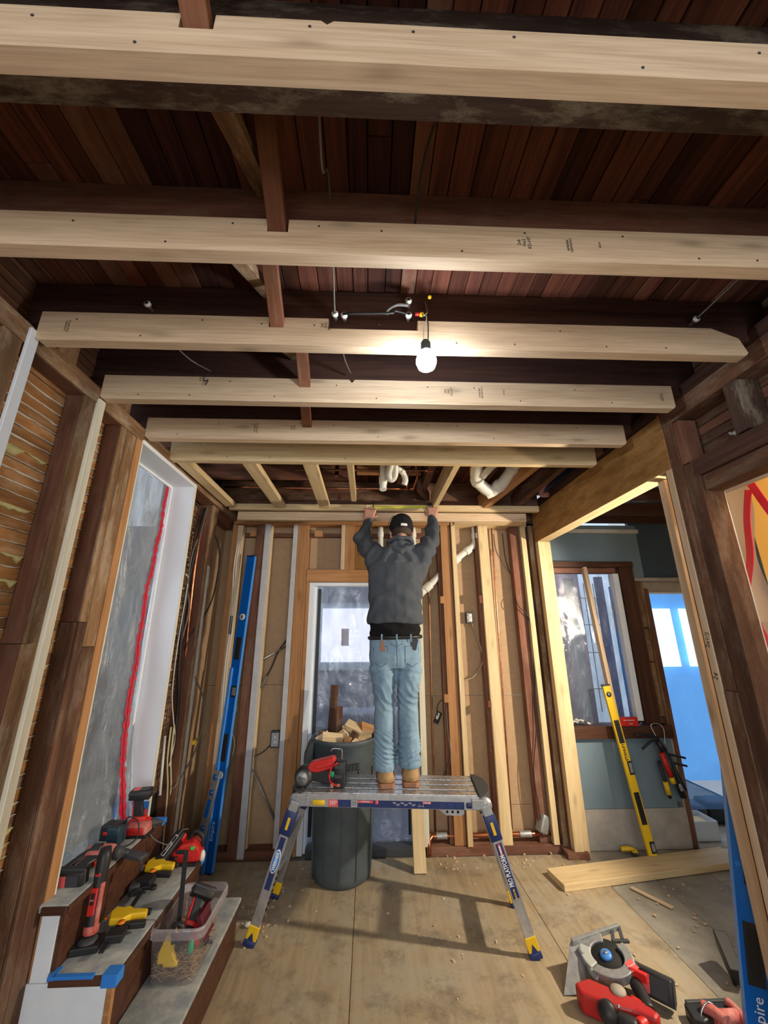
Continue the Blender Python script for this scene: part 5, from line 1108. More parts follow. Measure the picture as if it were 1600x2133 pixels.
def fuse(mb, name, mat, parent, vox, smooth=2, folds=None, **pr):
    me = bpy.data.meshes.new('tmp'); bmesh.ops.recalc_face_normals(mb.b, faces=mb.b.faces); mb.b.to_mesh(me); mb.b.free()
    o = bpy.data.objects.new('tmp', me); COL.objects.link(o)
    md = o.modifiers.new('r', 'REMESH'); md.mode = 'VOXEL'; md.voxel_size = vox; md.use_smooth_shade = True
    if smooth: s_ = o.modifiers.new('s', 'SMOOTH'); s_.iterations = smooth; s_.factor = 0.5
    bpy.context.view_layer.update()
    m2 = bpy.data.meshes.new_from_object(o.evaluated_get(bpy.context.evaluated_depsgraph_get()))
    bpy.data.objects.remove(o)
    if folds:
        ns = [v.normal.copy() for v in m2.vertices]
        for v, n_ in zip(m2.vertices, ns): v.co += n_*folds(v.co)
    for p in m2.polygons: p.use_smooth = True
    m2.materials.clear(); m2.materials.append(mat); m2.name = name
    o = bpy.data.objects.new(name, m2); COL.objects.link(o); setw(o, M.Identity(4), parent); return props(o, **pr)

def cloth(name, c1, c2, scale, rough=0.9, weave=420):
    m, t, b = nt_mat(name)
    n = noi(t, coords(t, (scale,)*3, False), 1.0, 5, 0.6)
    c = ramp(t, n, [(0.35, c1), (0.65, c2)])
    f = noi(t, coords(t, (weave, weave, weave), False), 1.0, 1)
    c = mixc(t, 0.25, c, ramp(t, f, [(0.4, tuple(x*0.7 for x in c1)), (0.6, tuple(min(1, x*1.25) for x in c2))]))
    t.links.new(c, b.inputs['Base Color']); b.inputs['Roughness'].default_value = rough; b.inputs['Specular IOR Level'].default_value = 0.15
    bump(t, b, f, 0.2, 0.002); return m
FLEECE = cloth('dark_grey_knit', (0.066, 0.074, 0.088), (0.088, 0.097, 0.113), 14)
DENIM = cloth('light_blue_denim', (0.15, 0.25, 0.35), (0.28, 0.41, 0.52), 7, 0.85, 500)
BLACKC = cloth('black_cotton', (0.008, 0.008, 0.009), (0.014, 0.014, 0.015), 10)
CAPM = cloth('black_cap_cloth', (0.012, 0.012, 0.014), (0.02, 0.02, 0.022), 10)
HAIR = plain('dark_brown_hair', (0.05, 0.03, 0.02), 0.8)

pe = thing('person', 'man seen from behind in grey sweatshirt, jeans and black cap, arms raised, measuring a ledger', 'person', (0.19, 2.77, 0.68))
HIP = V((0.178, 2.775, 1.42))
SHL, SHR = V((0.035, 2.80, 2.085)), V((0.378, 2.80, 2.085))
ELL, ELR = V((-0.052, 2.925, 2.235)), V((0.482, 2.925, 2.245))
WRL, WRR = V((-0.008, 3.085, 2.425)), V((0.512, 3.085, 2.445))
HC = V((0.238, 2.835, 2.285))
# --- continuous body: feet to head and hands
b = MB()
for s_, fx in ((-1, 0.112), (1, 0.252)):
    hip = V((0.178+s_*0.085, 2.775, 1.38)); kn = V((fx+0.0, 2.765, 1.09)); an = V((fx, 2.78, 0.775))
    capsule(b, hip, kn, 0.066, 0.048); capsule(b, kn, an, 0.050, 0.032); capsule(b, an+V((0, 0.0, -0.045)), an+V((s_*0.01, 0.12, -0.060)), 0.028, 0.024)
loft(b, [((0.178, 2.785, 1.39), 0.11, 0.06), ((0.178, 2.775, 1.40), 0.155, 0.10), ((0.178, 2.775, 1.50), 0.150, 0.095), ((0.18, 2.78, 1.62), 0.145, 0.092), ((0.19, 2.79, 1.80), 0.155, 0.10), ((0.20, 2.80, 1.98), 0.165, 0.10), ((0.205, 2.80, 2.08), 0.13, 0.08), ((0.22, 2.81, 2.13), 0.06, 0.055)])
capsule(b, (0.215, 2.805, 2.09), (0.236, 2.83, 2.21), 0.058, 0.054)
for sh, el, wr in ((SHL, ELL, WRL), (SHR, ELR, WRR)):
    capsule(b, V((0.205, 2.80, 2.04)).lerp(sh, 0.6), sh, 0.06, 0.055); capsule(b, sh, el, 0.052, 0.042); capsule(b, el, wr, 0.044, 0.031, sq=0.85)
# head: skull, jaw, nose, ears, brow
b.ball(HC+V((0, -0.008, 0.025)), (0.074, 0.092, 0.088), u=24, v=16); b.ball(HC+V((0, 0.028, -0.045)), (0.056, 0.060, 0.066), u=20, v=14)
capsule(b, HC+V((0, 0.075, 0.0)), HC+V((0, 0.105, -0.03)), 0.010, 0.014, 10); b.ball(HC+V((0, 0.072, 0.028)), (0.05, 0.016, 0.010)); b.ball(HC+V((0, 0.078, -0.062)), (0.024, 0.012, 0.008)); b.ball(HC+V((0, 0.066, -0.095)), (0.025, 0.02, 0.016))
for s_ in (-1, 1):
    b.ball(HC+V((s_*0.078, -0.004, -0.018)), (0.010, 0.020, 0.032), rot(0, 0, s_*20)); b.ball(HC+V((s_*0.030, 0.070, 0.004)), (0.016, 0.012, 0.010))
# hands: palm, four bent fingers of different length, thumb
def hand(b, wr, side, reach):
    """side -1 = left hand (thumb towards +x); reach = end of the palm"""
    w_ = V(wr); pe_ = V(reach); d = (pe_-w_).normalized(); ax = V((1, 0, 0)); ax = (ax-d*ax.dot(d)).normalized(); nrm = d.cross(ax)
    if nrm.y < 0: nrm = -nrm
    for k in range(5): q = -0.030+k*0.015; capsule(b, w_+ax*q*0.65+d*0.004, pe_+ax*q*1.18, 0.0155, 0.0145, 10)
    tips = []
    for k, (q, l1) in enumerate(((-0.039, 0.88), (-0.013, 1.05), (0.013, 1.1), (0.039, 0.98))):
        if side > 0: q = -q
        a = pe_+ax*q; l = 0.037*l1
        d1 = (d*1.0+nrm*0.35).normalized(); d2 = (d*0.15+nrm*1.0).normalized(); d3 = (d*-0.45+nrm*0.8).normalized()
        p1 = a+d1*l; p2 = p1+d2*l*0.72; p3 = p2+d3*l*0.55
        capsule(b, a-d*0.01, p1, 0.0112, 0.0102, 10); capsule(b, p1, p2, 0.0102, 0.0092, 10); capsule(b, p2, p3, 0.0092, 0.0082, 10)
        b.ball(p1-nrm*0.001, 0.0114, u=10, v=8); tips.append((p2, p3))
    ts = 1 if side < 0 else -1
    t0 = w_.lerp(pe_, 0.30)+ax*ts*0.026; t1 = t0+(d*0.55+ax*ts*0.75+nrm*0.25).normalized()*0.036; t2 = t1+(d*0.85+ax*ts*0.25+nrm*0.35).normalized()*0.030; t3 = t2+(d*0.9-ax*ts*0.1+nrm*0.45).normalized()*0.022
    capsule(b, t0, t1, 0.0165, 0.0125, 10); capsule(b, t1, t2, 0.011, 0.0098, 10); capsule(b, t2, t3, 0.0098, 0.0085, 10)
    return t3, tips
PL, PR_ = V((0.006, 3.135, 2.525)), V((0.526, 3.135, 2.545))
tL, _ = hand(b, WRL, -1, PL); tR, _ = hand(b, WRR, 1, PR_)
fuse(b, 'body', SKIN, pe, 0.0042, 2)
# --- clothes
def swfold(c):
    z, x_, y = c.z, c.x, c.y
    f_ = noise.noise(V((x_*9, y*9, z*7)))*0.011 + noise.noise(V((x_*22, y*22, z*16)))*0.005
    f_ += 0.008*math.sin((z+(x_-0.2)**2*3.2)*60+3*noise.noise(V((x_*5, 1, z*4))))*max(0, min(1, (1.92-z)*4))*max(0, min(1, (z-1.62)*8))
    if z > 2.02: f_ += 0.008*math.sin((z*38+abs(x_-0.2)*55)+2*noise.noise(V((x_*8, y*8, z*8))))
    return f_
b = MB()
loft(b, [((0.178, 2.765, 1.613), 0.184, 0.118), ((0.178, 2.765, 1.635), 0.190, 0.125), ((0.178, 2.768, 1.68), 0.178, 0.130), ((0.180, 2.775, 1.78), 0.180, 0.128), ((0.184, 2.785, 1.90), 0.190, 0.126), ((0.190, 2.79, 1.99), 0.198, 0.122), ((0.20, 2.80, 2.06), 0.190, 0.110), ((0.207, 2.80, 2.12), 0.145, 0.092), ((0.217, 2.805, 2.165), 0.088, 0.078), ((0.225, 2.812, 2.20), 0.070, 0.070)], 36)
for sh, el, wr, s_ in ((SHL, ELL, WRL, -1), (SHR, ELR, WRR, 1)):
    capsule(b, V((0.20, 2.80, 2.03)), sh+V((0, 0, -0.005)), 0.10, 0.078); capsule(b, sh, el, 0.080, 0.063); capsule(b, el, el.lerp(wr, 0.88), 0.063, 0.041)
    capsule(b, V((0.20+s_*0.12, 2.80, 1.95)), sh, 0.085, 0.075)
    cw = el.lerp(wr, 0.88); dd = (wr-el).normalized(); capsule(b, cw-dd*0.014, cw+dd*0.004, 0.043, 0.042)
sw = fuse(b, 'sweatshirt', FLEECE, pe, 0.006, 3, swfold)
# folded collar / hood roll
b = MB(); pts = [(0.225+0.082*math.cos(a), 2.80+0.074*math.sin(a)-0.012, 2.178-0.022*math.sin(a)) for a in [math.pi*2*k/20 for k in range(21)]]
b.tube(pts, 0.017, 10, False); capsule(b, (0.15, 2.735, 2.135), (0.225, 2.712, 2.105), 0.022, 0.026); capsule(b, (0.225, 2.712, 2.105), (0.300, 2.735, 2.14), 0.026, 0.022)
fuse(b, 'collar', FLEECE, pe, 0.005, 3, lambda c: 0.004*math.sin(c.x*70+c.z*60))
def hem(nm, r_, x_, y_, z_, mat): 
    b = MB(); b.tube([(x_+r_[0]*math.cos(a), y_+r_[1]*math.sin(a), z_) for a in [math.pi*2*k/40 for k in range(41)]], 0.008, 8, False); return world(b, nm, mat, pe)
b = MB(); loft(b, [((0.178, 2.770, 1.528), 0.166, 0.112), ((0.178, 2.770, 1.56), 0.168, 0.112), ((0.178, 2.768, 1.60), 0.168, 0.112), ((0.178, 2.766, 1.63), 0.165, 0.110)], 36)
fuse(b, 'black_undershirt', BLACKC, pe, 0.006, 2, lambda c: 0.004*math.sin(c.z*90+c.x*30)+noise.noise(c*20)*0.004)
def jfold(c):
    x_, y, z = c.x, c.y, c.z
    f_ = noise.noise(V((x_*12, y*12, z*9)))*0.005
    low = max(0, min(1, (1.02-z)*6))*max(0.1, min(1, (z-0.785)*22)); mid = max(0, min(1, 1-abs(z-1.17)*7)); seat = max(0, min(1, 1-abs(z-1.33)*14))
    ph = 1.0 if x_ < 0.182 else 2.3
    s1 = math.sin(z*120+ph+x_*55*(1 if x_ < .18 else -1)+5*noise.noise(V((x_*9, y*9, z*9+ph)))); f_ += low*0.0085*(1-2*abs(s1)**0.7)
    s2 = math.sin(z*62+x_*48+4*noise.noise(V((x_*7, y*7, z*7)))); f_ += mid*0.005*(1-2*abs(s2)**0.7) + 0.003*noise.noise(V((x_*40, y*40, z*25)))
    f_ -= seat*0.008*max(0, math.cos((z-1.325+((x_-0.18)**2)*1.2)*90))
    return f_
b = MB()
loft(b, [((0.178, 2.772, 1.335), 0.165, 0.108), ((0.178, 2.768, 1.40), 0.172, 0.122), ((0.178, 2.768, 1.46), 0.170, 0.120), ((0.178, 2.770, 1.52), 0.168, 0.115), ((0.178, 2.772, 1.535), 0.165, 0.110)], 36)
for s_, fx, zb in ((-1, 0.106, 0.760), (1, 0.258, 0.775)):
    rings = [((0.178+s_*0.070, 2.772, 1.42), 0.085, 0.105), ((0.178+s_*0.083, 2.770, 1.33), 0.090, 0.112), ((0.178+s_*0.080, 2.765, 1.25), 0.074, 0.102), ((0.178+s_*0.076, 2.762, 1.17), 0.067, 0.088)]
    rings += [((fx+(0.178+s_*0.074-fx)*t_, 2.765+0.01*(1-t_), 0.80+(1.12-0.80)*t_), a_, d_) for t_, a_, d_ in ((1.0, 0.064, 0.080), (0.7, 0.064, 0.076), (0.45, 0.066, 0.077), (0.2, 0.069, 0.080), (0.05, 0.070, 0.082))]
    rings += [((fx, 2.775, zb+0.02), 0.070, 0.086), ((fx, 2.775, zb), 0.067, 0.082)]
    loft(b, rings[::-1], 28)
jn = fuse(b, 'jeans', DENIM, pe, 0.006, 2, jfold)
DD = plain('denim_seam', (0.05, 0.10, 0.17), 0.9)
def on_back(x_, z_, off=0.004):
    """point on the back of the jeans at x,z"""
    ok, co, nn, ix = jn.ray_cast(V((x_, 2.3, z_)), V((0, 1, 0)))
    return (co if ok else V((x_, 2.67, z_)))+V((0, -off, 0))
def seam(pts, r=0.0016, m=DD, nm='seam'): mb = MB(); mb.tube([on_back(x_, z_, 0.0) for x_, z_ in pts], r, 6); world(mb, nm, m, pe)
def lerp_pts(a, b_, n=8): return [(a[0]+(b_[0]-a[0])*k/n, a[1]+(b_[1]-a[1])*k/n) for k in range(n+1)]
seam(lerp_pts((0.180, 1.515), (0.182, 1.34), 12), 0.002)
for s_ in (-1, 1):
    c_ = 0.178+s_*0.100
    outline = [(c_-0.045, 1.475-0.008*(s_ < 0)), (c_+0.045, 1.475-0.008*(s_ > 0)), (c_+0.040, 1.375), (c_, 1.350), (c_-0.040, 1.375), (c_-0.045, 1.475-0.008*(s_ < 0))]
    pp = []
    for a, b2 in zip(outline, outline[1:]): pp += lerp_pts(a, b2, 5)
    seam(pp, 0.0018, DD, 'pocket_seam')
    # the pocket patch itself
    mb = MB(); mb.grid(lambda u, v: on_back(c_-0.043+0.086*u, 1.372+0.10*v, 0.0035), 8, 8); world(mb, 'back_pocket', DENIM, pe)
    seam(lerp_pts((c_-0.06, 1.490), (0.18, 1.472), 8) if s_ > 0 else lerp_pts((c_+0.06, 1.490), (0.18, 1.472), 8), 0.0014)
bt = MB(); bt.tube([(0.178+0.171*math.cos(a), 2.768+0.117*math.sin(a), 1.528+0.004*math.cos(a)) for a in [math.pi*2*k/44 for k in range(45)]], 0.013, 8, False); world(bt, 'belt', plain('black_leather_belt', (0.015, 0.014, 0.014), 0.4), pe)
for x_ in (0.085, 0.180, 0.272):
    p = V((x_, 2.768-0.117*math.sqrt(max(0, 1-((x_-0.178)/0.171)**2)), 1.528)); mb = MB(); mb.beam(p+V((0, -0.013, -0.028)), p+V((0.0, -0.013, 0.020)), 0.011, 0.004, (0, 1, 0), 0.001); world(mb, 'belt_loop', DENIM, pe)
# things in the pockets, boots
mb = MB(); mb.box(-0.022, 0.022, -0.005, 0.005, -0.04, 0.03, 0.003); o_ = done(mb, 'phone', BLACK, None, M.Translation(on_back(0.293, 1.492, 0.010)) @ rot(0, 14, 0), label='black phone sticking out of the right back pocket of the jeans', cat='phone')
mb = MB(); mb.prism([(-0.016, -0.04), (0.018, -0.045), (0.012, 0.012), (-0.002, 0.034)], -0.006, 0.006, rot(90)); done(mb, 'tool_tip', plain('rusty_brown', (0.26, 0.12, 0.07), 0.6), None, M.Translation(on_back(0.085, 1.487, 0.010)) @ rot(0, -6, 0), label='brown pointed tool sticking out of the left back pocket', cat='tool')
for s_, fx, fy in ((-1, 0.111, 2.755), (1, 0.262, 2.772)):
    yaw = rot(0, 0, -6 if s_ > 0 else 3)
    b = MB()
    loft(b, [((0, 0.0, 0.026), 0.050, 0.062), ((0, -0.002, 0.05), 0.055, 0.066), ((0, -0.002, 0.085), 0.047, 0.058), ((0, 0.0, 0.12), 0.046, 0.055), ((0, 0.002, 0.15), 0.046, 0.052)], 24)
    capsule(b, (0, 0.02, 0.056), (0.0, 0.175, 0.050), 0.046, 0.040); b.ball((0.0, 0.17, 0.048), (0.048, 0.055, 0.036)); b.ball((0, 0.08, 0.07), (0.040, 0.07, 0.042))
    mm = M.Translation((fx, fy, 0.681)) @ yaw
    bmesh.ops.transform(b.b, matrix=mm, verts=b.b.verts)
    bo = fuse(b, 'boot', RUBBER, pe, 0.005, 2, lambda c: noise.noise(c*30)*0.002)
    q = MB(); ol = [(-0.052, -0.045), (-0.036, -0.070), (0.036, -0.070), (0.052, -0.045), (0.040, 0.06), (0.050, 0.16), (0.040, 0.215), (0, 0.235), (-0.040, 0.215), (-0.050, 0.16), (-0.040, 0.06)]
    q.prism(ol, 0.0, 0.026, mm, 0.004)
    for k in range(7): q.box(-0.047, 0.047, -0.055+k*0.04, -0.038+k*0.04, 0.001, 0.014, 0, None)if False else None
    world(q, 'boot_sole', SOLE, bo)
# cap, label and hair
b = MB(); cm = M.Translation(HC+V((0, -0.006, 0.022))) @ rot(-14)
cap_prof = [(0.0865, -0.048), (0.089, -0.035), (0.0905, -0.005), (0.087, 0.030), (0.074, 0.062), (0.050, 0.084), (0.022, 0.094), (0, 0.096)]
b.lathe([(0.082, -0.046)]+cap_prof, cm @ M.Diagonal((0.96, 1.12, 1, 1)), 36)
cp = world(b, 'cap', CAPM, pe)
b = MB(); b.grid(lambda u, v: cm @ V(((u-0.5)*0.15*(1-0.25*v*v), 0.085+v*0.075, -0.040-0.012*v-0.9*((u-0.5)*0.15)**2*3)), 12, 6); world(b, 'cap_peak', CAPM, cp)
b = MB(); b.ball(cm @ V((0, 0, 0.096)), 0.006, u=10, v=6); world(b, 'cap_button', CAPM, cp)
for a in range(6):
    b = MB(); b.tube([cm @ V((0.96*r_*1.006*math.cos(a*math.pi/3), 1.12*r_*1.006*math.sin(a*math.pi/3), z_)) for r_, z_ in cap_prof], 0.0011, 5); world(b, 'cap_seam', BLACKC, cp)
b = MB(); b.grid(lambda u, v: cm @ V((0.010+(u-0.5)*0.046, -1.12*math.sqrt(max(0, 0.0895**2-(0.010+(u-0.5)*0.046)**2))-0.0015, -0.046+v*0.020)), 6, 2); world(b, 'cap_label', TEXTW, cp)
b = MB(); b.lathe([(0.062, -0.085), (0.074, -0.070), (0.081, -0.046), (0.078, -0.03)], cm @ M.Diagonal((0.94, 1.10, 1, 1)), 30); bmesh.ops.delete(b.b, geom=[v for v in b.b.verts if (cm.inverted() @ v.co).y > 0.030], context='VERTS'); world(b, 'hair', HAIR, pe)
b = MB(); b.tube(smoothpts([HC+V((-0.088, 0.0, 0.0)), HC+V((-0.092, 0.02, 0.06)), HC+V((-0.060, 0.05, 0.118)), HC+V((-0.02, 0.06, 0.128))], 5), 0.0022, 6); o_ = world(b, 'headphone_band', BLACK, pe)
# tape measure and pen
tm = thing('tape_measure', 'yellow steel tape measure stretched between both hands along the ledger', 'tape measure', (0.25, 3.195, 2.575))
mb = MB(); mb.beam((0.015, 3.198, 2.572), (0.49, 3.196, 2.583), 0.0008, 0.020, (0, 0, 1)); world(mb, 'tape_blade', plain('yellow_tape_blade', (0.62, 0.62, 0.06), 0.5), tm)
mb = MB()
for k in range(46): x_ = 0.02+k*0.0101; mb.box(x_, x_+0.001, 3.1965, 3.1972, 2.575+0.00025*k, 2.583+0.00022*k)
world(mb, 'tape_marks', TEXTB, tm)
mb = MB(); mb.box(0.49, 0.545, 3.165, 3.203, 2.560, 2.605, 0.008); world(mb, 'tape_case', BLACK, tm)
mb = MB(); mb.tube([(0.036, 3.175, 2.485), (0.030, 3.175, 2.60), (0.029, 3.175, 2.625)], [0.0045, 0.0045, 0.002], 8); o_ = done(mb, 'pen', BLACK, label='black pencil held upright in the left hand of the worker', cat='pencil')
# ================================================================ TOOLS
def battery(t, mw, label_dir=-1, lab=True, w_=0.078, l_=0.118, h=0.052, m=BLACK):
    """battery pack: box w x l x h, its flat bottom (label side) towards local -z"""
    mb = MB(); mb.box(-w_/2, w_/2, -l_/2, l_/2, -h/2, h/2, 0.009); o = world(mb2(mb, mw), 'battery', m, t)
    mb = MB(); mb.box(-w_/2-.003, w_/2+.003, -l_/2-.003, l_/2+.003, -h/2+.014, -h/2+.022, 0.003); world(mb2(mb, mw), 'battery_rim', DGREY, o)
    if lab:
        mb = MB(); mb.box(-w_*.36, w_*.36, 0.006, l_*.36, -h/2-.0012, -h/2+.001, 0.0005); world(mb2(mb, mw), 'battery_label', REDL, o)
        mb = MB(); mb.box(-w_*.36, w_*.36, -l_*.36, 0.004, -h/2-.0012, -h/2+.001, 0.0005); world(mb2(mb, mw), 'battery_label_grey', DGREY, o)
    return o
def drill(name, label, mw, body=REDP, nose=DGREY, L=0.15, cat='cordless drill', lab=True):
    """barrel along +x, handle towards -z, battery below"""
    t = thing(name, label, cat, mw.translation)
    mb = MB(); mb.lathe([(0, -0.075), (0.026, -0.072), (0.033, -0.055), (0.034, 0.0), (0.032, 0.035), (0.026, 0.05), (0, 0.05)], rot(0, 90, 0), 22); mb.box(-0.06, 0.02, -0.024, 0.024, -0.045, 0.0, 0.008)
    world(mb2(mb, mw), 'motor_housing', body, t)
    mb = MB(); mb.lathe([(0, 0.05), (0.027, 0.05), (0.026, 0.065), (0.017, 0.085), (0.016, L-0.04), (0.007, L-0.03), (0.006, L-.01), (0, L-.01)], rot(0, 90, 0), 18); world(mb2(mb, mw), 'nose', nose, t)
    mb = MB(); mb.lathe([(0.0342, -0.05), (0.0345, -0.045), (0.0345, -0.015), (0.0342, -0.01)], rot(0, 90, 0), 22); mb.lathe([(0, -0.0765), (0.022, -0.0765), (0.025, -0.073), (0, -0.07)], rot(0, 90, 0), 18); world(mb2(mb, mw), 'grip_band', BLACK, t)
    mb = MB(); mb.prism([(-0.050, -0.03), (0.008, -0.03), (0.004, -0.06), (-0.010, -0.09), (-0.016, -0.135), (-0.062, -0.135), (-0.056, -0.09)], -0.018, 0.018, rot(90), 0.007); world(mb2(mb, mw), 'handle', BLACK, t)
    mb = MB(); mb.prism([(-0.058, -0.035), (-0.045, -0.035), (-0.051, -0.09), (-0.060, -0.13), (-0.068, -0.13)], -0.014, 0.014, rot(90), 0.004); world(mb2(mb, mw), 'handle_inlay', body, t)
    mb = MB(); mb.box(0.0, 0.014, -0.009, 0.009, -0.075, -0.045, 0.004); world(mb2(mb, mw), 'trigger', REDP if nose is not REDP else BLACK, t)
    battery(t, mw @ M.Translation((-0.030, 0, -0.158)) @ rot(0, 0, 90), lab=lab)
    return t
# on the top step
T1 = M.Translation((-1.140, 2.43, 0.634)) @ rot(0, 0, 8) @ rot(180, 0, 0) @ M.Diagonal((0.82, 0.86, 0.68, 1))
drill('impact_driver', 'red and black cordless impact driver standing upside down on the top step, battery up', M.Translation((-1.140, 2.43, 0.634)) @ rot(0, 0, 10) @ rot(180) @ M.Scale(0.84, 4), L=0.13)
mb = MB(); mb.box(-1.185, -1.085, 2.36, 2.44, 0.600, 0.652, 0.016); o_ = done(mb, 'sander', REDD, label='low rounded red sander body lying in front of the standing driver on the top step', cat='sander')
mb = MB(); mb.box(-1.19, -1.08, 2.357, 2.443, 0.5985, 0.612, 0.004); world(mb, 'sanding_base', BLACK, o_)
mb = MB(); mb.box(-1.175, -1.095, 2.352, 2.362, 0.612, 0.642, 0.006); world(mb, 'red_cover', REDP, o_)
sp = thing('charger', 'black and navy charger with a red button at the middle of the top step', 'charger', (-1.20, 2.30, 0.6))
mb = MB(); mb.box(-1.255, -1.165, 2.265, 2.34, 0.600, 0.690, 0.010); world(mb, 'housing', BLACK, sp); mb = MB(); mb.box(-1.222, -1.160, 2.258, 2.335, 0.606, 0.682, 0.008); world(mb, 'front', plain('dark_teal_plastic', (0.02, 0.045, 0.07), 0.4), sp)
mb = MB(); mb.box(-1.232, -1.215, 2.255, 2.262, 0.655, 0.668, 0.002); world(mb, 'red_button', REDP, sp); mb = MB(); mb.box(-1.245, -1.212, 2.254, 2.260, 0.606, 0.632, 0.002); world(mb, 'grey_plate', GALV, sp)
cable('cable', [(-1.17, 2.32, 0.65), (-1.15, 2.30, 0.71), (-1.10, 2.30, 0.69), (-1.09, 2.29, 0.63), (-1.13, 2.27, 0.605), (-1.17, 2.28, 0.61)], 0.003, WIREB, 'black charger cord looped on the top step')
cable('cable', [(-1.10, 2.40, 0.62), (-1.07, 2.44, 0.56), (-1.00, 2.46, 0.53), (-0.985, 2.52, 0.55), (-0.99, 2.58, 0.545), (-0.98, 2.63, 0.53)], 0.0025, WIREG, 'thin grey cord hanging from the top step to the step below')
fk = thing('pry_bar', 'flat dusty black holster lying across the edge of the top step', 'holster', (-1.1, 2.19, 0.60))
fk.name = 'tool_holster'
WM['tool_holster'] = WM['pry_bar']
mb = MB(); mb.beam((-1.18, 2.225, 0.613), (-0.985, 2.165, 0.608), 0.048, 0.018, (0, 0, 1), 0.005); world(mb, 'holster_body', DGREY, fk); mb = MB(); mb.beam((-1.0, 2.168, 0.600), (-0.985, 2.165, 0.560), 0.014, 0.004, (1, 0, 0)); world(mb, 'strap', DGREY, fk)
drill('cordless_drill', 'dusty red cordless drill lying at the front of the top step, big battery forward', M.Translation((-1.155, 2.150, 0.634)) @ rot(-82) @ M.Scale(0.98, 4), body=REDD, L=0.12)
mb = MB(); mb.tube(smoothpts([(-1.25, 2.05, 0.62), (-1.22, 2.12, 0.64), (-1.16, 2.15, 0.66)], 4), 0.014, 10); done(mb, 'belt_clip', BLACK, label='black grip piece lying left of the dusty red drill on the top step', cat='grip')
# oscillating multi tool standing on its head on the middle step
mt_ = thing('multi_tool', 'long red and black cordless multi tool standing on a square sanding pad', 'multi tool', (-1.05, 1.985, 0.40))
A, B_ = V((-1.072, 1.995, 0.435)), V((-1.088, 2.035, 0.705)); Lv = B_-A; fr = frame(A, B_, (0, -1, 0.1)); fr.translation = A
mb = MB(); mb.lathe([(0, 0), (0.022, 0.0), (0.025, 0.02), (0.024, 0.06), (0.021, 0.12), (0.024, 0.19), (0.026, 0.24), (0.020, 0.272), (0, 0.275)], fr @ rot(0, 90, 0), 20); world(mb, 'housing', BLACK, mt_)
mb = MB(); mb.lathe([(0.0225, 0.004), (0.026, 0.008), (0.026, 0.03), (0.0225, 0.034)], fr @ rot(0, 90, 0), 20); mb.obox(fr @ M.Translation((0.085, -0.019, 0.009)), (0.15, 0.012, 0.020), 0.004); world(mb, 'red_band', REDD, mt_)
mb = MB(); mb.obox(fr @ M.Translation((0.105, 0.002, 0.0225)), (0.085, 0.028, 0.008), 0.004); o_ = world(mb, 'switch_plate', REDP, mt_); mb = MB(); mb.obox(fr @ M.Translation((0.115, 0.002, 0.0275)), (0.036, 0.014, 0.004), 0.0015); world(mb, 'switch', BLACKM, o_); mb = MB(); mb.obox(fr @ M.Translation((0.112, 0.002, 0.030)), (0.005, 0.012, 0.002)); world(mb, 'switch_mark', GALV, o_)
mb = MB(); mb.obox(fr @ M.Translation((0.225, 0.0, 0.026)), (0.070, 0.012, 0.010), 0.004); world(mb, 'clamp_lever', BLACKM, mt_)
mb = MB(); mb.obox(fr @ M.Translation((0.188, 0.0, 0.023)), (0.012, 0.020, 0.008), 0.003); world(mb, 'lever_end', REDP, mt_)
mb = MB(); mb.box(-1.118, -1.022, 1.945, 2.025, 0.401, 0.424, 0.003, rot(0, 0, 12)); world(mb, 'sanding_pad', BLACK, mt_); mb = MB(); mb.lathe([(0, 0.436), (0.024, 0.436), (0.033, 0.428), (0.034, 0.423), (0, 0.423)], M.Translation((-1.070, 1.985, 0)), 20); world(mb, 'pad_hub', DGREY, mt_)
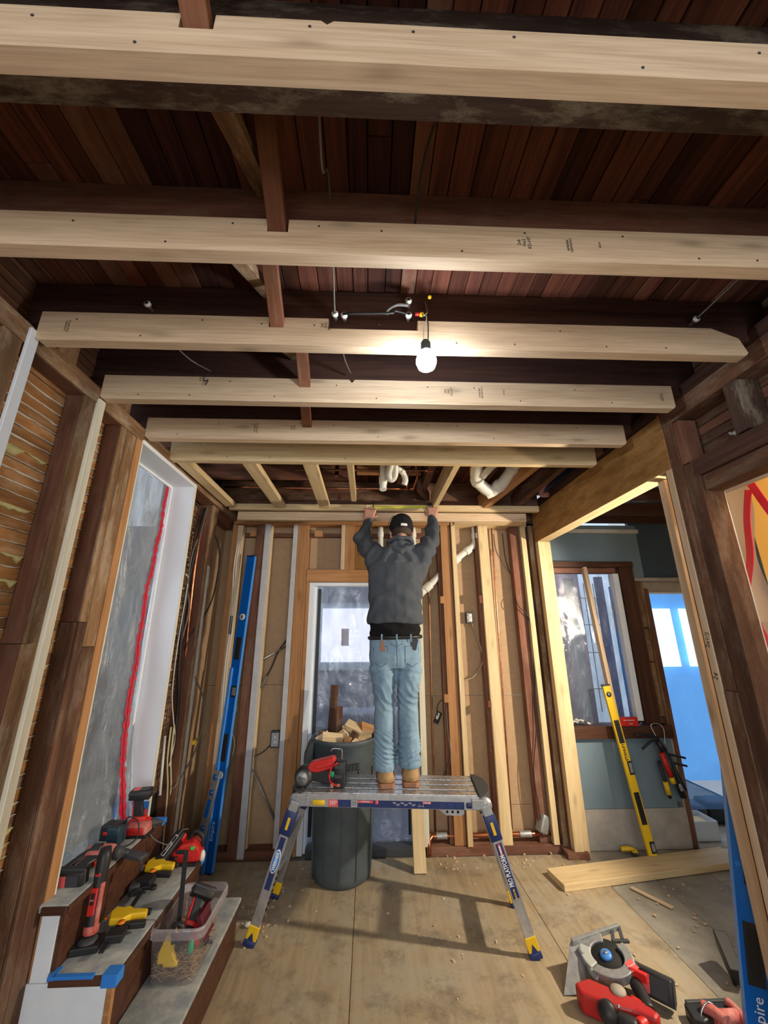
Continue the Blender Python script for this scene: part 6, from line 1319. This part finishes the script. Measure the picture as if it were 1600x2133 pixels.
# bar clamps
def bar_clamp(label, a, b_, jaw, side, orange=True):
    a, b_ = V(a), V(b_); d = (b_-a).normalized(); s_ = V((d.y, -d.x, 0)).normalized()*side; t = thing('bar_clamp', label, 'bar clamp', a)
    mb = MB(); mb.beam(a, b_, 0.018, 0.007, (0, 0, 1), 0.001); world(mb, 'bar', BLACK, t)
    c = a+(b_-a)*jaw
    def P2(u, v, w_=0.012): return c+d*u+s_*v+V((0, 0, w_))
    fr = M((d, s_, V((0, 0, 1)) if side*1 > 0 else V((0, 0, 1)))).transposed().to_4x4(); fr.translation = c; fr = fr @ M.Scale(1.22, 4)
    mb = MB(); mb.prism([(-0.030, -0.030), (0.010, -0.045), (0.040, -0.035), (0.030, -0.012), (0.034, 0.012), (0.018, 0.026), (0.010, 0.075), (-0.012, 0.078), (-0.014, 0.030), (-0.034, 0.012)], 0.004, 0.024, fr, 0.004); world(mb, 'trigger_body', YEL, t)
    mb = MB(); mb.prism([(-0.045, 0.02), (-0.025, 0.02), (-0.026, 0.085), (-0.045, 0.088)], -0.004, 0.014, fr, 0.004); world(mb, 'trigger', BLACK, t); mb = MB(); mb.prism([(0.015, 0.03), (0.040, 0.025), (0.036, 0.080), (0.018, 0.082)], -0.004, 0.012, fr, 0.004); world(mb, 'handle', BLACK, t); mb = MB(); mb.prism([(-0.10, -0.012), (-0.055, -0.012), (-0.055, 0.040), (-0.10, 0.040)], -0.006, 0.016, fr, 0.003); world(mb, 'clamp_pad', BLACK, t)
    mb = MB(); mb.lathe([(0, 0), (0.011, 0), (0.011, 0.004), (0, 0.004)], fr @ M.Translation((-0.045, 0.014, 0.018)), 16); mb.lathe([(0, 0), (0.007, 0), (0.007, 0.004), (0, 0.004)], fr @ M.Translation((0.0, -0.052, 0.01)), 12); world(mb, 'orange_button', ORP, t)
    mb = MB(); e = b_; mb.beam(e-d*0.012+s_*-0.01, e-d*0.012+s_*0.05, 0.020, 0.016, (0, 0, 1), 0.003); mb.lathe([(0, 0), (0.014, 0), (0.014, 0.010), (0, 0.010)], M.Translation(e-d*0.03+s_*0.045), 12); world(mb, 'fixed_jaw', BLACK, t)
    return t
bar_clamp('bar clamp with big yellow trigger lying on the middle step beside the multi tool', (-0.985, 1.925, 0.422), (-1.035, 2.33, 0.424), 0.42, 1)
bar_clamp('bar clamp with yellow and orange trigger farther back on the middle step', (-1.070, 2.26, 0.424), (-1.035, 2.56, 0.440), 0.62, 1)
rt_ = thing('router', 'bright red power planer with a green sticker at the far end of the middle step', 'planer', (-0.95, 2.60, 0.40)); rt_.name = 'planer'; WM['planer'] = WM['router']
mb = MB(); mb.prism([(-0.075, 0), (0.070, 0), (0.078, 0.02), (0.068, 0.058), (0.035, 0.088), (-0.030, 0.080), (-0.065, 0.045)], -0.045, 0.045, M.Translation((-0.955, 2.585, 0.412)) @ rot(0, 0, 8) @ rot(90), 0.010); world(mb, 'housing', REDP, rt_)
mb = MB(); mb.box(-1.035, -0.885, 2.535, 2.635, 0.400, 0.413, 0.002); world(mb, 'base_plate', BLACK, rt_); mb = MB(); mb.box(-0.985, -0.90, 2.537, 2.545, 0.422, 0.452, 0.004); world(mb, 'front_cover', REDP, rt_)
mb = MB(); mb.box(-0.925, -0.905, 2.538, 2.545, 0.470, 0.486, 0.003); world(mb, 'green_sticker', emis('green_sticker', (0.05, 0.7, 0.1), 0.0), rt_); mb = MB(); mb.tube(smoothpts([(-0.96, 2.60, 0.49), (-0.93, 2.60, 0.53), (-0.89, 2.60, 0.51), (-0.885, 2.60, 0.46)], 4), 0.009, 8); world(mb, 'handle', BLACK, rt_)
mb = MB(); mb.ball((-0.872, 2.58, 0.428), (0.014, 0.02, 0.026), u=10, v=8); world(mb, 'white_chute', PVC, rt_)
jb = thing('cordless_stick', 'black battery grip with red and white lettering propped diagonally against the red planer', 'cordless tool', (-1.04, 2.50, 0.41)); 
F = frame((-1.065, 2.455, 0.425), (-0.995, 2.60, 0.535), (0, -1, 1)); mb = MB(); mb.obox(F, (0.175, 0.050, 0.042), 0.009); world(mb, 'grip', BLACK, jb); mb = MB(); mb.obox(F @ M.Translation((0.01, 0.0, 0.0215)), (0.10, 0.018, 0.002), 0.0005); world(mb, 'label_outline', PINKL, jb); mb = MB(); mb.obox(F @ M.Translation((0.008, 0.0, 0.0228)), (0.092, 0.012, 0.002), 0.0005); world(mb, 'label_inner', BLACKM, jb)
text('M18 FUEL', 0.010, F @ M.Translation((0.005, 0, 0.0242)), TEXTW, jb, 'grip_lettering'); mb = MB(); mb.obox(F @ M.Translation((0.075, -0.012, -0.01)), (0.035, 0.035, 0.03), 0.006); world(mb, 'red_part', REDP, jb); mb = MB(); mb.tube([F @ V((-0.085, 0, 0)), F @ V((-0.14, 0.0, -0.01))], 0.009, 8); world(mb, 'shaft', BLACK, jb)
mb = MB(); mb.box(-1.105, -1.06, 2.30, 2.36, 0.402, 0.440, 0.006, rot(0, 0, 15)); o_ = done(mb, 'glue_bottle', DGREY, label='small dark square pad lying at the back of the middle step', cat='pad')
mb = MB(); mb.box(-1.10, -1.045, 2.37, 2.43, 0.402, 0.425, 0.004, rot(0, 0, -12)); done(mb, 'metal_bracket', GALV, label='grey metal bracket beside the dark pad on the middle step', cat='bracket')
# plastic tub with nails
tb = thing('plastic_tub', 'clear plastic tub half full of brass nails standing on the lowest step', 'tub', (-0.78, 2.24, 0.205))
def rr_ring(x0, x1, y0, y1, z_, r_, n=6):
    out = []
    for cx, cy, a0 in ((x1-r_, y1-r_, 0), (x0+r_, y1-r_, 90), (x0+r_, y0+r_, 180), (x1-r_, y0+r_, 270)):
        for k in range(n+1): a = R(a0+90*k/n); out.append((cx+r_*math.cos(a), cy+r_*math.sin(a), z_))
    return out
def shell(mb, rings, cap=True):
    rs = [[mb.b.verts.new(p) for p in r_] for r_ in rings]
    for a, b_ in zip(rs, rs[1:]):
        for k in range(len(a)): f = mb.b.faces.new((a[k], a[(k+1) % len(a)], b_[(k+1) % len(a)], b_[k])); f.smooth = True
    if cap: mb.b.faces.new(rs[0][::-1])
mb = MB(); shell(mb, [rr_ring(-0.868, -0.695, 2.105, 2.375, 0.207, 0.025), rr_ring(-0.872, -0.690, 2.10, 2.38, 0.215, 0.03), rr_ring(-0.882, -0.672, 2.082, 2.40, 0.365, 0.03)]); world(mb, 'tub_wall', TUB, tb)
mb = MB(); shell(mb, [rr_ring(-0.884, -0.668, 2.078, 2.404, z_, 0.035) if k % 2 == 0 else rr_ring(-0.888, -0.664, 2.074, 2.408, z_, 0.037) for k, z_ in enumerate((0.362, 0.364, 0.374, 0.376, 0.386, 0.388, 0.398))]+[rr_ring(-0.882, -0.670, 2.082, 2.402, 0.398, 0.035)], False); world(mb, 'tub_rim', RIM, tb)
nm = plain('brass_nail', (0.50, 0.33, 0.17), 0.45, 0.3, col2=(0.62, 0.45, 0.26), scale=40); mb = MB(); rr = random.Random(9)
for i in range(900):
    x_, y_, z_ = rr.uniform(-0.855, -0.705), 2.12+0.25*rr.random()**1.4, 0.213+rr.random()*0.085; a = rr.uniform(0, 6.28); e_ = rr.uniform(-0.5, 0.5); l = 0.026
    d = V((math.cos(a)*math.cos(e_), math.sin(a)*math.cos(e_), math.sin(e_)))*l; p0 = V((x_, y_, z_))-d; p1 = V((x_, y_, z_))+d
    for p in (p0, p1): p.x = min(-0.697, max(-0.868, p.x)); p.y = min(2.372, max(2.108, p.y)); p.z = max(0.21, p.z)
    mb.tube([p0, p1], 0.0019, 3, False)
done(mb, 'nails', nm, label='heap of loose brass-coloured nails inside the clear tub', cat='nails', kind='stuff')
vb = thing('bar_clamp', 'bar clamp standing upright in the clear tub, black bar rising above it', 'bar clamp', (-0.785, 2.12, 0.29))
mb = MB(); mb.beam((-0.783, 2.125, 0.28), (-0.800, 2.15, 0.635), 0.018, 0.007, (0, 1, 0)); world(mb, 'bar', BLACK, vb)
mb = MB(); mb.prism([(-0.045, 0), (-0.02, 0.055), (0.0, 0.085), (0.012, 0.085), (0.012, 0), (0.03, -0.03), (-0.045, -0.035)], -0.011, 0.011, M.Translation((-0.80, 2.11, 0.31)) @ rot(90), 0.004); world(mb, 'yellow_trigger', YEL, vb)
mb = MB(); mb.tube(smoothpts([(-0.79, 2.105, 0.34), (-0.795, 2.10, 0.395), (-0.775, 2.10, 0.405), (-0.758, 2.10, 0.39), (-0.760, 2.10, 0.34)], 4), 0.010, 8); mb.box(-0.77, -0.735, 2.11, 2.14, 0.585, 0.61, 0.004) if False else None; world(mb, 'handle', BLACK, vb)
mb = MB(); mb.box(-0.825, -0.765, 2.10, 2.13, 0.262, 0.285, 0.008); world(mb, 'lower_jaw', YEL, vb)
mb = MB(); mb.beam((-0.800, 2.15, 0.630), (-0.845, 2.155, 0.628), 0.014, 0.014, (0, 0, 1), 0.003); world(mb, 'fixed_jaw', BLACK, vb)
cd = drill('cordless_drill', 'cordless driver stuck head down in the clear tub, battery with red label up', M.Translation((-0.735, 2.155, 0.335)) @ rot(0, 0, 15) @ rot(180-38, 25, 0) @ M.Scale(0.84, 4), L=0.12)
mb = MB(); mb.box(-0.705, -0.685, 2.13, 2.23, 0.32, 0.415, 0.002, rot(0, -18, 0)); o_ = done(mb, 'notebook', DKRED, label='dark red notebook standing at the right side of the clear tub', cat='notebook')
mb = MB(); mb.ball((-0.725, 2.125, 0.315), (0.012, 0.010, 0.026), u=10, v=8); done(mb, 'green_handle', GREENP, label='green plastic handle seen through the front of the clear tub', cat='handle')
mb = MB(); mb.box(-0.79, -0.745, 2.25, 2.252, 0.36, 0.40); done(mb, 'paper_label', PINKL, label='small pale paper label inside the clear tub', cat='label')
# nail gun on the platform
ng = thing('nail_gun', 'red and black cordless nail gun lying on the left end of the platform', 'nail gun', (-0.28, 2.76, 0.681))
G = M.Translation((-0.27, 2.755, 0.681)) @ rot(0, 0, -5) @ M.Scale(1.2, 4)
mb = MB(); mb.prism([(-0.075, 0.085), (-0.060, 0.108), (0.055, 0.135), (0.068, 0.120), (0.060, 0.085), (-0.02, 0.065), (-0.065, 0.068)], -0.028, 0.028, G @ rot(90), 0.007); world(mb, 'housing', REDP, ng)
mb = MB(); mb.box(-0.035, 0.045, -0.031, -0.026, 0.088, 0.108, 0.003, rot(0, -12, 0)); world(mb2(mb, G), 'housing_rib', REDP, ng)
mb = MB(); mb.lathe([(0, -0.030), (0.036, -0.030), (0.044, -0.022), (0.046, 0.0), (0.044, 0.03), (0.03, 0.045), (0, 0.045)], G @ M.Translation((-0.090, 0.0, 0.047)) @ rot(90) , 26); world(mb, 'motor_cap', BLACK, ng)
mb = MB(); mb.lathe([(0, 0.045), (0.030, 0.045), (0.030, 0.049), (0, 0.049)], G @ M.Translation((-0.090, 0.0, 0.047)) @ rot(90), 24); world(mb, 'cap_badge', GALV, ng); mb = MB(); mb.lathe([(0.031, 0.044), (0.036, 0.044), (0.036, 0.050), (0.031, 0.050)], G @ M.Translation((-0.090, 0.0, 0.047)) @ rot(90), 24); world(mb, 'cap_ring', DGREY, ng)
text('FUEL', 0.018, G @ M.Translation((-0.090, -0.0496, 0.047)) @ rot(90), TEXTB, ng, 'badge_lettering')
mb = MB(); mb.prism([(-0.055, 0.070), (0.060, 0.078), (0.075, 0.050), (0.060, 0.012), (0.0, 0.020), (-0.05, 0.030)], -0.024, 0.024, G @ rot(90), 0.006); mb.prism([(0.0, 0.012), (0.085, 0.002), (0.085, 0.018), (0.0, 0.026)], -0.018, 0.018, G @ rot(90), 0.003); world(mb, 'grip', BLACK, ng)
for a, b_ in (((0.052, 0.095), (0.038, 0.060)), ((0.038, 0.060), (0.045, 0.030)), ((0.045, 0.030), (0.078, 0.012)), ((0.052, 0.095), (0.082, 0.112))): mb = MB(); mb.tube([G @ V((a[0], -0.032, a[1])), G @ V((b_[0], -0.032, b_[1]))], 0.005, 8); world(mb, 'red_guard', REDP, ng)
mb = MB(); mb.lathe([(0, 0), (0.013, 0), (0.013, 0.004), (0, 0.004)], G @ M.Translation((0.055, -0.028, 0.062)) @ rot(90), 14); world(mb, 'green_badge', GREENP, ng)
mb = MB(); mb.box(0.062, 0.118, -0.034, 0.034, 0.0, 0.118, 0.008); world(mb2(mb, G), 'battery', BLACK, ng); mb = MB(); mb.box(0.066, 0.10, -0.038, -0.033, 0.085, 0.100, 0.002); mb.box(0.066, 0.10, -0.038, -0.033, 0.045, 0.06, 0.002); world(mb2(mb, G), 'battery_rib', DGREY, ng)
mb = MB(); mb.box(0.045, 0.062, -0.03, -0.015, 0.002, 0.024, 0.003); mb.box(0.078, 0.095, -0.037, -0.03, 0.010, 0.022, 0.001); world(mb2(mb, G), 'red_latch', REDD, ng)
bw = [o for o in COL.objects if o.name.startswith('bent_wire')][0]
for k_ in ('label', 'category'):
    if k_ in bw: del bw[k_]
bw.name = 'wire_hook'; mwb = bw.matrix_world.copy() if False else M.Translation(bw.location) ; bw.parent = ng; bw.matrix_local = wm(ng).inverted() @ M.Translation((-0.19, 2.755, 0.785))
# circular saw on the floor
cs = thing('circular_saw', 'red cordless circular saw with grey blade guard lying on the plywood floor', 'circular saw', (1.12, 2.28, 0.0))
SWM = M.Translation((1.125, 2.345, 0.105)) @ rot(0, 0, -46) @ rot(16, 0, 0)    # x along the guard, z out of the blade side
def SW(mb, n, m, par=cs): return world(mb2(mb, SWM), n, m, par)
def arc(r_, a0, a1, n=16, rx=1.0): return [(r_*rx*math.cos(R(a0+(a1-a0)*k/n)), r_*math.sin(R(a0+(a1-a0)*k/n))) for k in range(n+1)]
mb = MB(); mb.lathe([(0, -0.002), (0.083, -0.002), (0.083, 0.002), (0, 0.002)], M.Translation((0, 0, -0.004)), 40); SW(mb, 'blade', BLACKM)
mb = MB(); mb.lathe([(0, 0), (0.026, 0), (0.024, 0.010), (0.014, 0.013), (0, 0.013)], None, 24); bl_ = SW(mb, 'blade_flange', BLUEL); mb = MB(); mb.lathe([(0, 0.012), (0.010, 0.012), (0.009, 0.018), (0, 0.018)], None, 6); SW(mb, 'blade_bolt', CHROME, bl_)
mb = MB(); t_ = [(x_-0.01, y_) for x_, y_ in arc(0.105, -100, 62, 20, 1.22)]; t2_ = [(x_-0.005, y_) for x_, y_ in arc(0.066, 62, -100, 20, 1.25)]; mb.prism(t_+t2_, -0.026, 0.012, None, 0.004); SW(mb, 'upper_guard', GALV)
mb = MB(); mb.prism(arc(0.098, 112, 200, 12, 1.15)+arc(0.060, 200, 112, 12, 1.1), -0.018, 0.008, None, 0.004); SW(mb, 'lower_guard', GALV)
mb = MB(); mb.prism(arc(0.100, -175, -110, 12, 1.15)+arc(0.060, -110, -175, 12, 1.1), -0.020, 0.010, None, 0.004); SW(mb, 'guard_front', PVC if False else plain('pale_grey_metal', (0.55, 0.58, 0.54), 0.45, 0.3))
mb = MB(); mb.box(0.088, 0.128, -0.022, 0.022, 0.012, 0.0135, 0.0005, rot(0, 0, 60)); bd_ = SW(mb, 'guard_badge', REDL)
text('Milwaukee', 0.010, SWM @ M.Translation((0.108, 0, 0.0142)) @ M.Rotation(R(60), 4, 'Z'), TEXTW, bd_, 'badge_lettering')
# shoe: standing plate with edge bar
sh_a, sh_b = V((1.000, 2.420, 0.115)), V((1.268, 2.470, 0.140))
mb = MB(); mb.beam(sh_a, sh_b, 0.020, 0.022, (0, 0, 1), 0.002); world(mb, 'shoe_edge', GALV, cs)
mb = MB(); q4 = [V((0.995, 2.425, 0.112)), V((1.075, 2.425, 0.118)), V((0.995, 2.285, 0.012)), V((0.885, 2.295, 0.004))]
vs = [mb.b.verts.new(p) for p in q4]+[mb.b.verts.new(p+V((0.0, 0.004, -0.004))) for p in q4]
for ix in ((0, 1, 2, 3), (7, 6, 5, 4), (0, 4, 5, 1), (1, 5, 6, 2), (2, 6, 7, 3), (3, 7, 4, 0)): mb.b.faces.new([vs[i] for i in ix])
world(mb, 'shoe_plate', plain('worn_shoe_metal', (0.20, 0.20, 0.21), 0.5, 0.6, col2=(0.32, 0.32, 0.33), scale=30), cs)
for a, b_ in ((sh_b, (1.245, 2.405, 0.125)), ((1.225, 2.455, 0.135), (1.20, 2.41, 0.12)), ((1.19, 2.40, 0.125), (1.275, 2.405, 0.12))): mb = MB(); mb.beam(a, b_, 0.016, 0.012, (0, 0, 1), 0.002); world(mb, 'shoe_bracket', DGREY, cs)
mb = MB(); mb.tube(smoothpts([(1.02, 2.40, 0.10), (1.035, 2.36, 0.085), (1.03, 2.31, 0.07), (1.045, 2.28, 0.06)], 4), 0.013, 8); mb.ball((0.985, 2.262, 0.02), (0.016, 0.02, 0.02), u=10, v=8); world(mb, 'depth_bracket', GALV, cs)
mb = MB(); mb.prism([(-0.13, -0.03), (-0.08, 0.03), (0.06, 0.02), (0.14, 0.01), (0.19, -0.02), (0.175, -0.055), (0.10, -0.05), (-0.02, -0.075), (-0.10, -0.075)], 0.0, 0.075, M.Translation((1.045, 2.205, 0.003)) @ rot(0, 0, -33), 0.012); world(mb, 'housing', plain('saw_red', (0.42, 0.018, 0.018), 0.4), cs)
mb = MB(); mb.tube(smoothpts([(1.13, 2.18, 0.05), (1.155, 2.135, 0.05), (1.135, 2.10, 0.045), (1.095, 2.085, 0.04)], 4), 0.024, 12); world(mb, 'handle_red', REDP, cs)
mb = MB(); mb.tube(smoothpts([(1.19, 2.24, 0.07), (1.185, 2.18, 0.06), (1.17, 2.12, 0.055)], 4), 0.026, 12); world(mb, 'rear_handle', BLACK, cs)
mb = MB(); mb.lathe([(0, -0.03), (0.030, -0.03), (0.036, -0.015), (0.036, 0.02), (0.028, 0.035), (0, 0.036)], M.Translation((1.00, 2.135, 0.055)) @ rot(60, 0, -30), 20); mb.tube(smoothpts([(1.02, 2.13, 0.07), (1.06, 2.12, 0.06), (1.09, 2.085, 0.04)], 4), [0.024]*9, 12) if False else None; mb.box(1.02, 1.10, 2.075, 2.125, 0.02, 0.065, 0.014, rot(0, 0, -35)); world(mb, 'motor_end', BLACK, cs)
mb = MB(); mb.ball((1.035, 2.108, 0.088), 0.007); world(mb, 'lock_button', CHROME, cs)
battery(cs, M.Translation((1.272, 2.245, 0.065)) @ rot(0, 0, -46) @ rot(72, 0, 0) @ rot(180) @ rot(0, 0, 90), w_=0.085, l_=0.16, h=0.06)
mb = MB(); mb.box(-0.03, 0.04, -0.012, 0.012, -0.016, 0.016, 0.004); world(mb2(mb, M.Translation((1.205, 2.245, 0.10)) @ rot(0, 0, -46)), 'battery_latch', REDP, cs)
mb = MB(); mb.lathe([(0, 0), (0.032, 0), (0.029, 0.010), (0.0, 0.014)], M.Translation((1.085, 2.195, 0.076)), 20); world(mb, 'sawdust_port', plain('dusty_beige', (0.36, 0.31, 0.25), 0.8), cs)
cable('cable', [(1.06, 2.09, 0.03), (1.085, 2.06, 0.02), (1.10, 2.03, 0.01), (1.12, 1.98, 0.006)], 0.004, CHROME, 'bent steel rafter hook wire at the near end of the circular saw', 'hook')
# recip saw at the lower right edge
rs = thing('reciprocating_saw', 'red and black cordless tool lying at the bottom right corner beside the big blue level', 'cordless tool', (1.44, 2.12, 0))
mb = MB(); mb.prism([(1.35, 2.175), (1.545, 2.19), (1.55, 2.13), (1.46, 2.115), (1.375, 2.085), (1.335, 2.11)], 0.0, 0.05, None, 0.008); world(mb, 'black_base', BLACK, rs)
mb = MB(); mb.box(1.36, 1.545, 2.165, 2.180, 0.045, 0.054, 0.002); world(mb, 'base_rim', DGREY, rs)
mb = MB(); mb.tube(smoothpts([(1.405, 2.135, 0.06), (1.425, 2.105, 0.065), (1.45, 2.06, 0.06)], 4), 0.020, 12); mb.tube([(1.42, 2.10, 0.05), (1.54, 2.10, 0.05)], 0.022, 12); mb.tube(smoothpts([(1.525, 2.15, 0.06), (1.53, 2.12, 0.06), (1.53, 2.06, 0.05)], 4), 0.016, 10); world(mb, 'red_body', REDD, rs)
mb = MB(); mb.tube(smoothpts([(1.36, 2.08, 0.02), (1.375, 2.11, 0.05), (1.41, 2.115, 0.085), (1.44, 2.11, 0.08)], 4), 0.003, 6); world(mb, 'wire_loop', CHROME, rs)
